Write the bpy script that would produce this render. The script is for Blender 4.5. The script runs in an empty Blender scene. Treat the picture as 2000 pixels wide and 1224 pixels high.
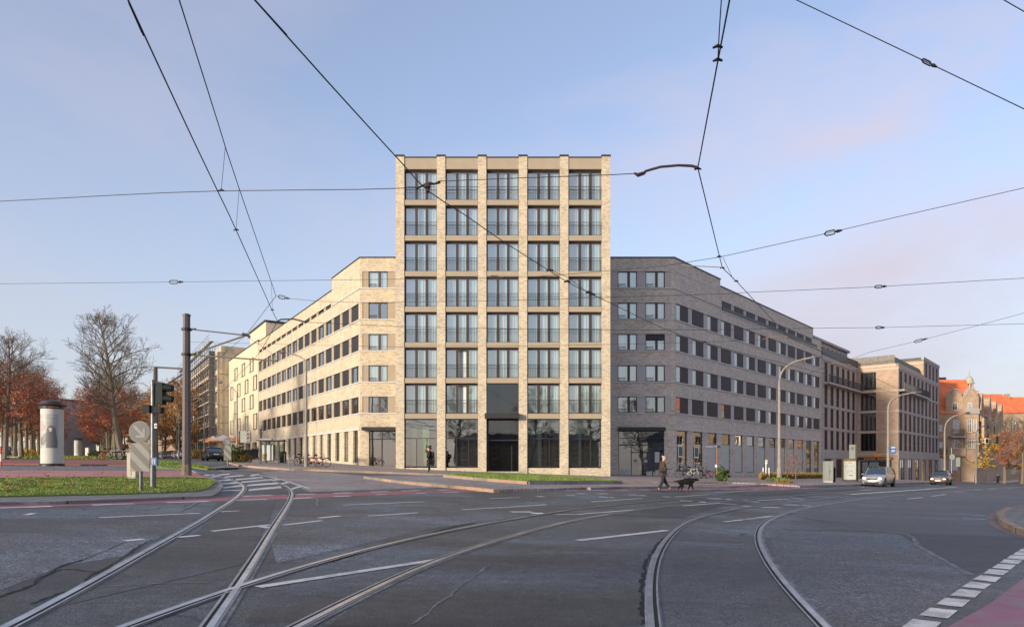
import bpy, bmesh, math, random
from mathutils import Vector, Matrix
R = math.radians
random.seed(7)
scene = bpy.context.scene
col = scene.collection

# ---------------- camera ----------------
EYE = 1.46; F = 1333.0; HZ = 906.0
cd = bpy.data.cameras.new("camera"); cam = bpy.data.objects.new("camera", cd); col.objects.link(cam)
cam.location = (0, 0, EYE); cam.rotation_euler = (R(90), 0, 0)
cd.sensor_width = 36; cd.lens = 36 * F / 2000; cd.shift_y = (HZ - 612) / 2000
cd.clip_start = .1; cd.clip_end = 3000
scene.camera = cam

# ---------------- light ----------------
SUN_EL, SUN_AZ = R(11), R(46)          # azimuth: from behind the camera (-Y) towards the left (-X)
S = Vector((-math.sin(SUN_AZ) * math.cos(SUN_EL), -math.cos(SUN_AZ) * math.cos(SUN_EL), math.sin(SUN_EL)))
sl = bpy.data.lights.new("sun", 'SUN'); sun = bpy.data.objects.new("sun", sl); col.objects.link(sun)
sun.rotation_euler = S.to_track_quat('Z', 'Y').to_euler()
sl.energy = 2.3; sl.angle = R(3.0); sl.color = (1, .87, .68)
w = bpy.data.worlds.new("World"); scene.world = w; w.use_nodes = True
nt = w.node_tree; bg = nt.nodes['Background']
sky = nt.nodes.new('ShaderNodeTexSky'); sky.sky_type = 'NISHITA'; sky.sun_disc = False
sky.sun_elevation = SUN_EL; sky.sun_rotation = math.pi + SUN_AZ
sky.air_density = 1.0; sky.dust_density = .9; sky.ozone_density = 2.2; sky.altitude = 100
tc = nt.nodes.new('ShaderNodeTexCoord')
mp = nt.nodes.new('ShaderNodeMapping'); mp.inputs['Scale'].default_value = (1.0, 1.0, 2.3); mp.inputs['Rotation'].default_value = (0, R(-28), R(20))
nz = nt.nodes.new('ShaderNodeTexNoise'); nz.inputs['Scale'].default_value = 1.9; nz.inputs['Detail'].default_value = 7; nz.inputs['Roughness'].default_value = .55; nz.inputs['Distortion'].default_value = .35
cr = nt.nodes.new('ShaderNodeValToRGB'); cr.color_ramp.elements[0].position = .44; cr.color_ramp.elements[1].position = .70
cr.color_ramp.elements[0].color = (0, 0, 0, 1); cr.color_ramp.elements[1].color = (1, 1, 1, 1)
sx = nt.nodes.new('ShaderNodeSeparateXYZ')
mr = nt.nodes.new('ShaderNodeMapRange'); mr.inputs[1].default_value = -.35; mr.inputs[2].default_value = .6; mr.inputs[3].default_value = .25; mr.inputs[4].default_value = .9
mu = nt.nodes.new('ShaderNodeMath'); mu.operation = 'MULTIPLY'
mx = nt.nodes.new('ShaderNodeMix'); mx.data_type = 'RGBA'
L = nt.links.new
L(tc.outputs['Generated'], mp.inputs[0]); L(mp.outputs[0], nz.inputs['Vector']); L(nz.outputs['Fac'], cr.inputs[0])
L(tc.outputs['Generated'], sx.inputs[0]); L(sx.outputs['X'], mr.inputs[0]); L(cr.outputs[0], mu.inputs[0]); L(mr.outputs[0], mu.inputs[1])
L(mu.outputs[0], mx.inputs[0]); L(sky.outputs[0], mx.inputs[6]); mx.inputs[7].default_value = (2.2, 2.1, 2.35, 1)
SKYTINT = nt.nodes.new('ShaderNodeMix'); SKYTINT.data_type = 'RGBA'; SKYTINT.blend_type = 'MULTIPLY'; SKYTINT.inputs[0].default_value = 1
SKYTINT.inputs[7].default_value = (1.13, .95, .95, 1)
L(mx.outputs[2], SKYTINT.inputs[6])
hz = nt.nodes.new('ShaderNodeMapRange'); hz.interpolation_type = 'SMOOTHSTEP'; hz.inputs[1].default_value = -.05; hz.inputs[2].default_value = .50; hz.inputs[3].default_value = .80; hz.inputs[4].default_value = .24
L(sx.outputs['Z'], hz.inputs[0])
hm = nt.nodes.new('ShaderNodeMix'); hm.data_type = 'RGBA'; L(hz.outputs[0], hm.inputs[0]); L(SKYTINT.outputs[2], hm.inputs[6]); hm.inputs[7].default_value = (1.62, 1.66, 1.88, 1)
L(hm.outputs[2], bg.inputs[0])
bg.inputs[1].default_value = .15
scene.view_settings.view_transform = 'Standard'; scene.view_settings.look = 'None'
scene.view_settings.gamma = 1; scene.view_settings.exposure = 1.2
scene.render.engine = 'CYCLES'

# ---------------- ground model ----------------
def gz(x, y):
    g = -.036 * min(x, 90) if x > -22 else .792 + .012 * (-22 - max(x, -70))
    return .72 + g + .0125 * (max(min(y, 90), -60) - 57.5)
def zpx(py, Y): return EYE + (HZ - py) * Y / F
def at(px, Y, h=0):
    x = (px - 1000) / F * Y
    return Vector((x, Y, gz(x, Y) + h))
def G(px, py, h=0):
    """the point of the ground (raised by h) that shows at a place of the photograph"""
    a = (px - 1000) / F; b = (HZ - py) / F
    lo, Y = 2.5, 2.5
    while Y < 260:
        if EYE + b * Y < gz(a * Y, Y) + h: break
        lo = Y; Y *= 1.02
    hi = Y
    for _ in range(30):
        m = (lo + hi) / 2
        if EYE + b * m < gz(a * m, m) + h: hi = m
        else: lo = m
    return Vector((a * hi, hi, gz(a * hi, hi) + h))

# ---------------- object helpers ----------------
def tag(o, label=None, cat=None, group=None, kind=None):
    if label: o['label'] = label
    if cat: o['category'] = cat
    if group: o['group'] = group
    if kind: o['kind'] = kind
    return o
def empty(name, loc=(0, 0, 0), rz=0, label=None, cat=None, group=None):
    o = bpy.data.objects.new(name, None); col.objects.link(o); o.location = loc; o.rotation_euler = (0, 0, rz)
    o.empty_display_size = .2
    return tag(o, label, cat, group)
def kids(o): return [c for c in bpy.data.objects if c.parent is o]
def copy_tree(o, loc=None, rz=None, label=None, group=None, scale=None):
    def rec(s, par):
        c = s.copy(); col.objects.link(c); c.parent = par
        for k in kids(s): rec(k, c)
        return c
    c = rec(o, None)
    if loc is not None: c.location = loc
    if rz is not None: c.rotation_euler = (0, 0, rz)
    if scale is not None: c.scale = scale if hasattr(scale, '__len__') else (scale,) * 3
    if label: c['label'] = label
    if group: c['group'] = group
    return c
class MB:
    def __init__(s): s.v = []; s.f = []; s.m = []
    def quad(s, *p, m=0):
        b = len(s.v); s.v += [tuple(q) for q in p]; s.f.append(tuple(range(b, b + len(p)))); s.m.append(m); return s
    def box(s, x0, x1, y0, y1, z0, z1, m=0):
        b = len(s.v)
        s.v += [(x, y, z) for z in (z0, z1) for y in (y0, y1) for x in (x0, x1)]
        for f in ((0, 2, 3, 1), (4, 5, 7, 6), (0, 1, 5, 4), (2, 6, 7, 3), (0, 4, 6, 2), (1, 3, 7, 5)):
            s.f.append(tuple(b + i for i in f)); s.m.append(m)
        return s
    def tube(s, pts, r, n=6, m=0, cap=True):
        pts = [Vector(p) for p in pts]; k = len(pts)
        if not hasattr(r, '__len__'): r = [r] * k
        b = len(s.v); up = None
        for i, p in enumerate(pts):
            d = (pts[min(i + 1, k - 1)] - pts[max(i - 1, 0)])
            d = d.normalized() if d.length > 1e-9 else Vector((0, 0, 1))
            if up is None:
                up = Vector((0, 0, 1)) if abs(d.z) < .9 else Vector((1, 0, 0))
            a = d.cross(up)
            if a.length < 1e-4: a = d.cross(Vector((0, 1, 0)))
            a.normalize(); c = a.cross(d).normalized(); up = c
            for j in range(n):
                t = 2 * math.pi * (j + .5) / n
                s.v.append(tuple(p + (a * math.cos(t) + c * math.sin(t)) * r[i]))
        for i in range(k - 1):
            for j in range(n):
                j2 = (j + 1) % n
                s.f.append((b + i * n + j, b + i * n + j2, b + (i + 1) * n + j2, b + (i + 1) * n + j)); s.m.append(m)
        if cap:
            s.f.append(tuple(b + j for j in range(n))[::-1]); s.m.append(m)
            s.f.append(tuple(b + (k - 1) * n + j for j in range(n))); s.m.append(m)
        return s
    def lathe(s, prof, c=(0, 0, 0), n=24, m=0):
        b = len(s.v); k = len(prof)
        for r, z in prof:
            for j in range(n):
                t = 2 * math.pi * j / n
                s.v.append((c[0] + r * math.cos(t), c[1] + r * math.sin(t), c[2] + z))
        for i in range(k - 1):
            for j in range(n):
                j2 = (j + 1) % n
                s.f.append((b + i * n + j, b + i * n + j2, b + (i + 1) * n + j2, b + (i + 1) * n + j)); s.m.append(m)
        s.f.append(tuple(b + j for j in range(n))[::-1]); s.m.append(m)
        s.f.append(tuple(b + (k - 1) * n + j for j in range(n))); s.m.append(m)
        return s
    def prism(s, poly, y0, y1, m=0):
        """outline in x,z extruded along y"""
        b = len(s.v); n = len(poly)
        s.v += [(x, y0, z) for x, z in poly] + [(x, y1, z) for x, z in poly]
        s.f.append(tuple(b + i for i in range(n))); s.m.append(m)
        s.f.append(tuple(b + n + i for i in range(n))[::-1]); s.m.append(m)
        for i in range(n):
            j = (i + 1) % n
            s.f.append((b + i, b + n + i, b + n + j, b + j)); s.m.append(m)
        return s
    def xf(s, M, start=0):
        for i in range(start, len(s.v)): s.v[i] = tuple(M @ Vector(s.v[i]))
        return s
    def build(s, name, mat, parent=None, smooth=False, loc=None):
        me = bpy.data.meshes.new(name); me.from_pydata(s.v, [], s.f)
        for mm in (mat if isinstance(mat, (list, tuple)) else [mat]): me.materials.append(mm)
        if any(s.m): me.polygons.foreach_set('material_index', s.m)
        if smooth: me.polygons.foreach_set('use_smooth', [True] * len(s.f))
        me.update()
        bm = bmesh.new(); bm.from_mesh(me); bmesh.ops.recalc_face_normals(bm, faces=bm.faces); bm.to_mesh(me); bm.free()
        o = bpy.data.objects.new(name, me); col.objects.link(o); o.parent = parent
        if loc is not None: o.location = loc
        return o

# ---------------- materials ----------------
def newmat(name):
    m = bpy.data.materials.new(name); m.use_nodes = True
    return m, m.node_tree, m.node_tree.nodes['Principled BSDF']
def N(t, kind, **kw):
    n = t.nodes.new(kind)
    for k, v in kw.items():
        if k in n.inputs: n.inputs[k].default_value = v
        else: setattr(n, k, v)
    return n
def ramp(t, src, stops):
    c = t.nodes.new('ShaderNodeValToRGB'); e = c.color_ramp.elements
    while len(e) < len(stops): e.new(.5)
    for i, (p, q) in enumerate(stops):
        e[i].position = p; e[i].color = (*(q if hasattr(q, '__len__') else (q,) * 3), 1)
    t.links.new(src, c.inputs[0]); return c
def mixc(t, fac, a, b, mode='MIX'):
    n = t.nodes.new('ShaderNodeMix'); n.data_type = 'RGBA'; n.blend_type = mode
    for i, v in ((0, fac), (6, a), (7, b)):
        if hasattr(v, 'is_linked') or hasattr(v, 'links'): t.links.new(v, n.inputs[i])
        elif i == 0: n.inputs[0].default_value = v
        else: n.inputs[i].default_value = (*v, 1)
    return n.outputs[2]
def coord(t, kind='Object', scale=None):
    c = t.nodes.new('ShaderNodeTexCoord'); o = c.outputs[kind]
    if scale:
        m = t.nodes.new('ShaderNodeMapping'); m.inputs['Scale'].default_value = scale
        t.links.new(o, m.inputs[0]); o = m.outputs[0]
    return o
def noise(t, vec, scale, detail=4, rough=.55, dist=0):
    n = N(t, 'ShaderNodeTexNoise', Scale=scale, Detail=detail, Roughness=rough, Distortion=dist)
    t.links.new(vec, n.inputs['Vector']); return n.outputs['Fac']
def bump(t, b, h, strength=.3, dist=.02):
    n = N(t, 'ShaderNodeBump', Strength=strength, Distance=dist)
    t.links.new(h, n.inputs['Height']); t.links.new(n.outputs[0], b.inputs['Normal'])
def plain(name, c, rough=.6, metal=0, var=.12, scale=3, emit=0, spec=.5):
    m, t, b = newmat(name)
    v = coord(t); n = noise(t, v, scale, 5)
    rr = ramp(t, n, [(.3, tuple(max(0, q * (1 - var)) for q in c)), (.7, tuple(min(1, q * (1 + var)) for q in c))])
    t.links.new(rr.outputs[0], b.inputs['Base Color'])
    b.inputs['Roughness'].default_value = rough; b.inputs['Metallic'].default_value = metal
    b.inputs['Specular IOR Level'].default_value = spec
    if emit:
        b.inputs['Emission Color'].default_value = (*c, 1); b.inputs['Emission Strength'].default_value = emit
    return m
def brick(name, c1, c2, c3, mortar, bw=.24, rh=.075, blot=.25):
    m, t, b = newmat(name)
    s = N(t, 'ShaderNodeSeparateXYZ'); t.links.new(coord(t), s.inputs[0])
    a = N(t, 'ShaderNodeMath', operation='ADD'); t.links.new(s.outputs[0], a.inputs[0]); t.links.new(s.outputs[1], a.inputs[1])
    c = N(t, 'ShaderNodeCombineXYZ'); t.links.new(a.outputs[0], c.inputs[0]); t.links.new(s.outputs[2], c.inputs[1])
    def bt(off):
        k = N(t, 'ShaderNodeTexBrick', Scale=1.0); k.inputs['Brick Width'].default_value = bw; k.inputs['Row Height'].default_value = rh
        k.inputs['Mortar Size'].default_value = .009; k.inputs['Mortar Smooth'].default_value = .3; k.inputs['Bias'].default_value = off
        t.links.new(c.outputs[0], k.inputs['Vector']); return k
    k = bt(0); k.inputs['Color1'].default_value = (0, 0, 0, 1); k.inputs['Color2'].default_value = (1, 1, 1, 1); k.inputs['Mortar'].default_value = (.5, .5, .5, 1)
    rr = ramp(t, k.outputs['Color'], [(.0, c3), (.14, c1), (.5, c2), (.8, c1), (1, c3)])
    n = noise(t, c.outputs[0], .9, 6, .65)
    bl = ramp(t, n, [(.3, 1 - blot), (.7, 1 + blot * .3)])
    q = mixc(t, 1.0, rr.outputs[0], bl.outputs[0], 'MULTIPLY')
    n2 = noise(t, c.outputs[0], 5.5, 3, .6)
    q = mixc(t, ramp(t, n2, [(.64, 0), (.74, .3)]).outputs[0], q, c3)
    q = mixc(t, k.outputs['Fac'], q, mortar)
    t.links.new(q, b.inputs['Base Color']); b.inputs['Roughness'].default_value = .9
    inv = N(t, 'ShaderNodeMath', operation='SUBTRACT'); inv.inputs[0].default_value = 1; t.links.new(k.outputs['Fac'], inv.inputs[1])
    bump(t, b, inv.outputs[0], .5, .012)
    return m
M = {}
M['brick'] = brick('buff brick', (.52, .435, .305), (.62, .535, .39), (.35, .275, .20), (.53, .475, .375))
M['brick_shade'] = brick('shade greyed buff brick', (.54, .48, .415), (.65, .59, .515), (.36, .305, .26), (.55, .52, .47))  # the buff brick again, its look in shade put into a greyer colour
M['brick_brown'] = brick('brown brick', (.42, .30, .21), (.48, .35, .25), (.34, .235, .165), (.42, .32, .24), .4, .1, .18)
M['render'] = plain('taupe render', (.33, .275, .205), .9, var=.05, scale=1.5)
M['render_grey'] = plain('grey render', (.44, .42, .415), .9, var=.06, scale=1.5)
M['ledge'] = plain('grey sill', (.50, .49, .475), .7, var=.06)
M['concrete_grey'] = plain('smooth grey concrete', (.38, .36, .35), .8, var=.1, scale=.8)
M['concrete'] = plain('bare concrete', (.50, .42, .30), .9, var=.18, scale=.5)
M['cream'] = plain('cream render', (.58, .50, .36), .9, var=.06, scale=.8)
M['dark'] = plain('dark metal', (.028, .027, .028), .45, .2, .2)
M['frame'] = plain('dark bronze frame', (.055, .043, .036), .45, .2, .1)
M['roofcap'] = plain('roof capping', (.035, .034, .04), .5, .3, .1)
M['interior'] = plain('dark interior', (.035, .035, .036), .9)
M['curtain'] = None
M['galv'] = plain('galvanised steel', (.14, .145, .15), .45, .6, .22, 6)
M['mast'] = plain('grey painted mast', (.085, .075, .077), .5, .2, .1, 2)
M['pole'] = plain('concrete lamp pole', (.26, .235, .205), .8, 0, .2, 2)
M['wire'] = plain('wire', (.012, .012, .012), .6)
M['insul'] = plain('brown insulator', (.07, .03, .02), .35)
M['fibre'] = plain('ochre fibre rod', (.22, .14, .045), .5)
M['white'] = plain('white', (.75, .74, .70), .6, var=.05)
M['black'] = plain('black', (.013, .013, .014), .6, spec=.2)
M['rubber'] = plain('tyre rubber', (.02, .02, .02), .85)
M['bark'] = plain('bark', (.16, .135, .10), .95, var=.35, scale=9)
M['twig'] = plain('twigs', (.065, .045, .035), .95, var=.2, scale=3)
M['red_roof'] = None; M['turret'] = plain('weathered stone turret', (.38, .37, .29), .8)
def glass(name, refl, tint, rough=.02):
    m, t, b = newmat(name)
    t.nodes.remove(b); out = t.nodes['Material Output']
    g = N(t, 'ShaderNodeBsdfGlossy', Roughness=rough); g.inputs['Color'].default_value = (.95, 1.0, 1.0, 1)
    tr = N(t, 'ShaderNodeBsdfTransparent'); tr.inputs['Color'].default_value = (*tint, 1)
    bn = N(t, 'ShaderNodeBump', Strength=.06, Distance=.05); t.links.new(noise(t, coord(t), .8, 2), bn.inputs['Height']); t.links.new(bn.outputs[0], g.inputs['Normal'])
    fr = N(t, 'ShaderNodeLayerWeight', Blend=.25); ad = N(t, 'ShaderNodeMath', operation='ADD', use_clamp=True); ad.inputs[1].default_value = refl
    t.links.new(fr.outputs['Fresnel'], ad.inputs[0])
    mxs = N(t, 'ShaderNodeMixShader'); t.links.new(ad.outputs[0], mxs.inputs[0]); t.links.new(tr.outputs[0], mxs.inputs[1]); t.links.new(g.outputs[0], mxs.inputs[2])
    t.links.new(mxs.outputs[0], out.inputs[0]); return m
M['glass'] = glass('coated window glass', .34, (.86, .95, .93))
M['glass_dark'] = glass('dark window glass', .27, (.66, .74, .76))
M['glass_clear'] = glass('clear shelter glass', .06, (.8, .85, .82))
M['carglass'] = glass('car glass', .22, (.12, .14, .15))
def curtain():
    m, t, b = newmat('white curtain')
    v = coord(t, 'Object', (1, .02, .02)); n = noise(t, v, 9, 3)
    t.links.new(ramp(t, n, [(.3, (.66, .69, .66)), (.7, (.84, .87, .82))]).outputs[0], b.inputs['Base Color']); b.inputs['Roughness'].default_value = .9
    return m
M['curtain'] = curtain()
def louvre():
    m, t, b = newmat('dark louvre blind')
    wv = N(t, 'ShaderNodeTexWave', Scale=5.0, bands_direction='Z', wave_type='BANDS'); t.links.new(coord(t), wv.inputs['Vector'])
    t.links.new(ramp(t, wv.outputs['Fac'], [(.3, (.010, .010, .011)), (.8, (.030, .028, .028))]).outputs[0], b.inputs['Base Color']); b.inputs['Roughness'].default_value = .6
    return m
M['louvre'] = louvre()
def tiles():
    m, t, b = newmat('orange red roof tiles')
    v = coord(t); n = noise(t, v, .8, 5)
    wv = N(t, 'ShaderNodeTexWave', Scale=1.6, bands_direction='Z'); t.links.new(v, wv.inputs['Vector'])
    q = ramp(t, n, [(.3, (.60, .13, .045)), (.7, (.80, .22, .08))]).outputs[0]
    q = mixc(t, ramp(t, wv.outputs['Fac'], [(.0, .35), (.3, 0)]).outputs[0], q, (.25, .06, .03))
    t.links.new(q, b.inputs['Base Color']); b.inputs['Roughness'].default_value = .8; return m
M['red_roof'] = tiles()
def asphalt(name, base, seed=0, crack=True, speck=1.0, grain=60):
    m, t, b = newmat(name)
    v0 = coord(t); mpn = N(t, 'ShaderNodeMapping'); mpn.inputs['Location'].default_value = (seed * 13.7, seed * 7.1, 0); t.links.new(v0, mpn.inputs[0]); v = mpn.outputs[0]
    big = noise(t, v, .22, 7, .66, .9)
    c = base
    q = ramp(t, big, [(.36, (c[0] * .62, c[1] * .55, c[2] * .48)), (.45, (c[0] * .86, c[1] * .80, c[2] * .74)), (.51, c), (.56, (c[0] * 1.12, c[1] * 1.2, c[2] * 1.3)), (.67, (c[0] * 1.6, c[1] * 1.75, c[2] * 1.95))]).outputs[0]
    # tyre-polished streaks along the way the traffic turns
    ms = N(t, 'ShaderNodeMapping'); ms.inputs['Scale'].default_value = (.10, 1.5, 1); ms.inputs['Rotation'].default_value = (0, 0, R(8)); t.links.new(v0, ms.inputs[0])
    st = noise(t, ms.outputs[0], .55, 4, .6, .5)
    q = mixc(t, 1.0, q, ramp(t, st, [(.3, .80), (.62, 1.14)]).outputs[0], 'MULTIPLY')
    fine = noise(t, v, grain, 2, .8)
    q = mixc(t, 1.0 * speck, q, ramp(t, fine, [(.32, .30), (.5, .95), (.66, 2.5)]).outputs[0], 'MULTIPLY')
    mid = noise(t, v, 6, 5, .7)
    q = mixc(t, 1.0, q, ramp(t, mid, [(.3, .7), (.7, 1.28)]).outputs[0], 'MULTIPLY')
    if crack:
        dn = N(t, 'ShaderNodeTexNoise', Scale=.9, Detail=5.0); t.links.new(v, dn.inputs['Vector'])
        dv = N(t, 'ShaderNodeVectorMath', operation='MULTIPLY_ADD'); t.links.new(dn.outputs['Color'], dv.inputs[0]); dv.inputs[1].default_value = (1.6, 1.6, 0); t.links.new(v, dv.inputs[2])
        vo = N(t, 'ShaderNodeTexVoronoi', Scale=.22, feature='DISTANCE_TO_EDGE'); t.links.new(dv.outputs[0], vo.inputs['Vector'])
        line = ramp(t, vo.outputs['Distance'], [(.0, 1), (.004, .8), (.009, 0)])
        msk = ramp(t, noise(t, v, .22, 3), [(.48, 0), (.58, 1)])
        k = N(t, 'ShaderNodeMath', operation='MULTIPLY'); t.links.new(line.outputs[0], k.inputs[0]); t.links.new(msk.outputs[0], k.inputs[1])
        q = mixc(t, k.outputs[0], q, (.012, .012, .013))
    t.links.new(q, b.inputs['Base Color'])
    t.links.new(ramp(t, big, [(.3, .55), (.7, .8)]).outputs[0], b.inputs['Roughness'])
    b.inputs['Specular IOR Level'].default_value = .45
    bump(t, b, fine, .5, .006); return m
M['asphalt'] = asphalt('asphalt', (.080, .083, .083))
M['asphalt_dark'] = asphalt('darker asphalt', (.048, .048, .049), 3, False)
M['asphalt_coarse'] = asphalt('coarse asphalt', (.088, .089, .092), 9, False, 1.0, 34)
M['asphalt_patch'] = asphalt('smooth asphalt patch', (.070, .068, .067), 5, False, .7)
def paint(name, c, wear=.5, under=(.07, .07, .075)):
    m, t, b = newmat(name); v = coord(t)
    n = noise(t, v, 2.5, 8, .75); f = noise(t, v, 50, 2, .7)
    ad = N(t, 'ShaderNodeMath', operation='ADD'); t.links.new(n, ad.inputs[0])
    mm = N(t, 'ShaderNodeMath', operation='MULTIPLY'); t.links.new(f, mm.inputs[0]); mm.inputs[1].default_value = .45; t.links.new(mm.outputs[0], ad.inputs[1])
    msk = ramp(t, ad.outputs[0], [(.72 - wear * .12 + .02, 0), (.80 - wear * .12 + .10, wear)])
    q = ramp(t, noise(t, v, .8, 5), [(.3, tuple(x * .8 for x in c)), (.7, tuple(min(1, x * 1.12) for x in c))]).outputs[0]
    t.links.new(mixc(t, msk.outputs[0], q, under), b.inputs['Base Color']); b.inputs['Roughness'].default_value = .65; return m
M['paint'] = paint('white road paint', (.66, .64, .61), .45)
M['paint_old'] = paint('worn road paint', (.33, .32, .31), .9)
M['paint_crack'] = paint('pale crack filler', (.21, .21, .21), .8)
M['edging'] = paint('rail edging', (.22, .22, .22), .95)
M['red_lane'] = paint('red cycle lane', (.33, .11, .125), .5, (.14, .085, .09))
M['red_lane_near'] = paint('magenta cycle lane', (.26, .075, .13), .85, (.20, .15, .16))
def paving(name, c1, c2, mort, bw, rh, blot=.2, ms=None):
    m, t, b = newmat(name); v = coord(t)
    k = N(t, 'ShaderNodeTexBrick', Scale=1.0); k.inputs['Brick Width'].default_value = bw; k.inputs['Row Height'].default_value = rh
    k.inputs['Mortar Size'].default_value = ms or min(bw, rh) * .07; k.inputs['Color1'].default_value = (*c1, 1); k.inputs['Color2'].default_value = (*c2, 1); k.inputs['Mortar'].default_value = (*mort, 1)
    rt = N(t, 'ShaderNodeMapping'); rt.inputs['Rotation'].default_value = (0, 0, R(12)); t.links.new(v, rt.inputs[0]); t.links.new(rt.outputs[0], k.inputs['Vector'])
    q = mixc(t, 1.0, k.outputs['Color'], ramp(t, noise(t, v, .5, 6, .65), [(.3, 1 - blot), (.7, 1 + blot)]).outputs[0], 'MULTIPLY')
    q = mixc(t, 1.0, q, ramp(t, noise(t, v, 25, 3, .65), [(.3, .75), (.7, 1.25)]).outputs[0], 'MULTIPLY')
    t.links.new(q, b.inputs['Base Color']); b.inputs['Roughness'].default_value = .8
    bump(t, b, k.outputs['Fac'], -.4, .01); return m
M['slabs'] = paving('grey paving slabs', (.17, .165, .16), (.20, .195, .19), (.10, .10, .10), .35, .35)
M['pink_slabs'] = paving('pinkish paving', (.31, .25, .23), (.35, .285, .265), (.13, .11, .10), .3, .3)
M['cobble'] = paving('cobbles', (.24, .20, .19), (.37, .32, .305), (.10, .09, .085), .17, .13, .3)
M['cobble_red'] = paving('reddish setts', (.20, .14, .12), (.26, .19, .165), (.07, .06, .06), .16, .12, .3)
M['kerb'] = paving('sandstone kerb', (.36, .23, .145), (.22, .19, .16), (.08, .075, .07), .9, 500.0, .35, .012)
M['kerb_grey'] = paving('granite kerb', (.17, .165, .165), (.23, .225, .22), (.08, .08, .08), .9, 500.0, .3, .012)
def gravel(name, c, d):
    m, t, b = newmat(name); v = coord(t)
    q = ramp(t, noise(t, v, .35, 6, .6), [(.3, c), (.7, d)]).outputs[0]
    f = noise(t, v, 30, 3, .8)
    q = mixc(t, 1.0, q, ramp(t, f, [(.3, .6), (.7, 1.4)]).outputs[0], 'MULTIPLY')
    t.links.new(q, b.inputs['Base Color']); b.inputs['Roughness'].default_value = .95; return m
M['red_gravel'] = gravel('dark red gravel', (.19, .06, .055), (.29, .11, .095))
M['pink_gravel'] = gravel('pink red gravel', (.38, .15, .14), (.47, .22, .20))
M['lawn'] = gravel('lawn earth', (.10, .15, .02), (.15, .21, .04))
M['grass'] = plain('grass blades', (.16, .215, .04), .8, var=.6, scale=1.2)
M['drygrass'] = plain('dry grass', (.28, .19, .05), .9, var=.45, scale=3)
M['redleaf'] = plain('red brown leaves', (.42, .135, .075), .8, var=.45, scale=1.5)
M['orangeleaf'] = plain('orange brown leaves', (.48, .23, .07), .8, var=.45, scale=1.5)
M['yellowleaf'] = plain('yellow leaves', (.50, .30, .03), .8, var=.4, scale=1.5)
M['greenleaf'] = plain('green leaves', (.05, .085, .02), .8, var=.5, scale=2)
def steel():
    m, t, b = newmat('polished rail steel'); v = coord(t)
    t.links.new(ramp(t, noise(t, v, 3, 6), [(.35, (.38, .38, .38)), (.65, (.62, .61, .60))]).outputs[0], b.inputs['Base Color'])
    b.inputs['Metallic'].default_value = .9; b.inputs['Roughness'].default_value = .28; return m
M['rail'] = steel()
M['raillip'] = plain('worn rail lip', (.36, .35, .34), .45, .6, .3, 5)
M['groove'] = plain('rail groove', (.008, .008, .008), .9)
# ================= ground, road, pavements =================
def struct(o): o['kind'] = 'structure'; return o
def base_ground():
    mb = MB()
    xs = [-600, -300, -150, -70, -45, -22, 0, 30, 60, 90, 200, 600]; ys = [-60, -20, 0, 20, 40, 60, 90, 150, 300, 900]
    for i in range(len(xs) - 1):
        for j in range(len(ys) - 1):
            mb.quad(*[(x, y, gz(x, y)) for x, y in ((xs[i], ys[j]), (xs[i + 1], ys[j]), (xs[i + 1], ys[j + 1]), (xs[i], ys[j + 1]))])
    return struct(mb.build('road_asphalt', M['asphalt']))
base_ground()
def sheet(name, pts, mat, h=.004, skirt=False, world=False, parent=None):
    """a flat area on the ground; pts are corners (found from the photograph unless world)"""
    P = [Vector((p[0], p[1], 0)) if world else G(p[0], p[1], h) for p in pts]
    bm = bmesh.new(); f = bm.faces.new([bm.verts.new((p.x, p.y, 0)) for p in P])
    if f.normal.z < 0: pass
    bmesh.ops.triangulate(bm, faces=bm.faces[:])
    for co, no in (((-22, 0, 0), (1, 0, 0)), ((-70, 0, 0), (1, 0, 0)), ((90, 0, 0), (1, 0, 0)), ((0, 90, 0), (0, 1, 0))):
        bmesh.ops.bisect_plane(bm, geom=bm.verts[:] + bm.edges[:] + bm.faces[:], plane_co=co, plane_no=no)
    if skirt:
        be = [e for e in bm.edges if e.is_boundary]
        r = bmesh.ops.extrude_edge_only(bm, edges=be)
        low = set(v for v in r['geom'] if isinstance(v, bmesh.types.BMVert))
    else: low = set()
    for v in bm.verts: v.co.z = gz(v.co.x, v.co.y) + (-.05 if v in low else h)
    bm.normal_update(); bmesh.ops.recalc_face_normals(bm, faces=bm.faces)
    me = bpy.data.meshes.new(name); bm.to_mesh(me); bm.free()
    if not skirt:
        for p in me.polygons:
            if p.normal.z < 0: p.flip()
    me.materials.append(mat); o = bpy.data.objects.new(name, me); col.objects.link(o); o.parent = parent
    return o
def smooth_line(P, n=6):
    out = []
    for i in range(len(P) - 1):
        p0, p1, p2, p3 = P[max(i - 1, 0)], P[i], P[i + 1], P[min(i + 2, len(P) - 1)]
        for k in range(n):
            t = k / n
            out.append(.5 * ((2 * p1) + (p2 - p0) * t + (2 * p0 - 5 * p1 + 4 * p2 - p3) * t * t + (3 * p1 - p0 - 3 * p2 + p3) * t ** 3))
    return out + [P[-1]]
def strip_mb(mb, P, o0, o1, h, m=0, jag=0):
    """flat ribbon beside a line on the ground between two sideways offsets"""
    prev = None
    for i, p in enumerate(P):
        d = P[min(i + 1, len(P) - 1)] - P[max(i - 1, 0)]; d.z = 0; d.normalize(); s = Vector((d.y, -d.x, 0))
        a = p + s * (o0 + (random.uniform(-jag, jag) if o0 < 0 else 0)); b = p + s * (o1 + (random.uniform(-jag, jag) if o0 >= 0 else 0))
        a.z = gz(a.x, a.y) + h; b.z = gz(b.x, b.y) + h
        if prev: mb.quad(prev[0], prev[1], b, a, m=m)
        prev = (a, b)
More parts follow.
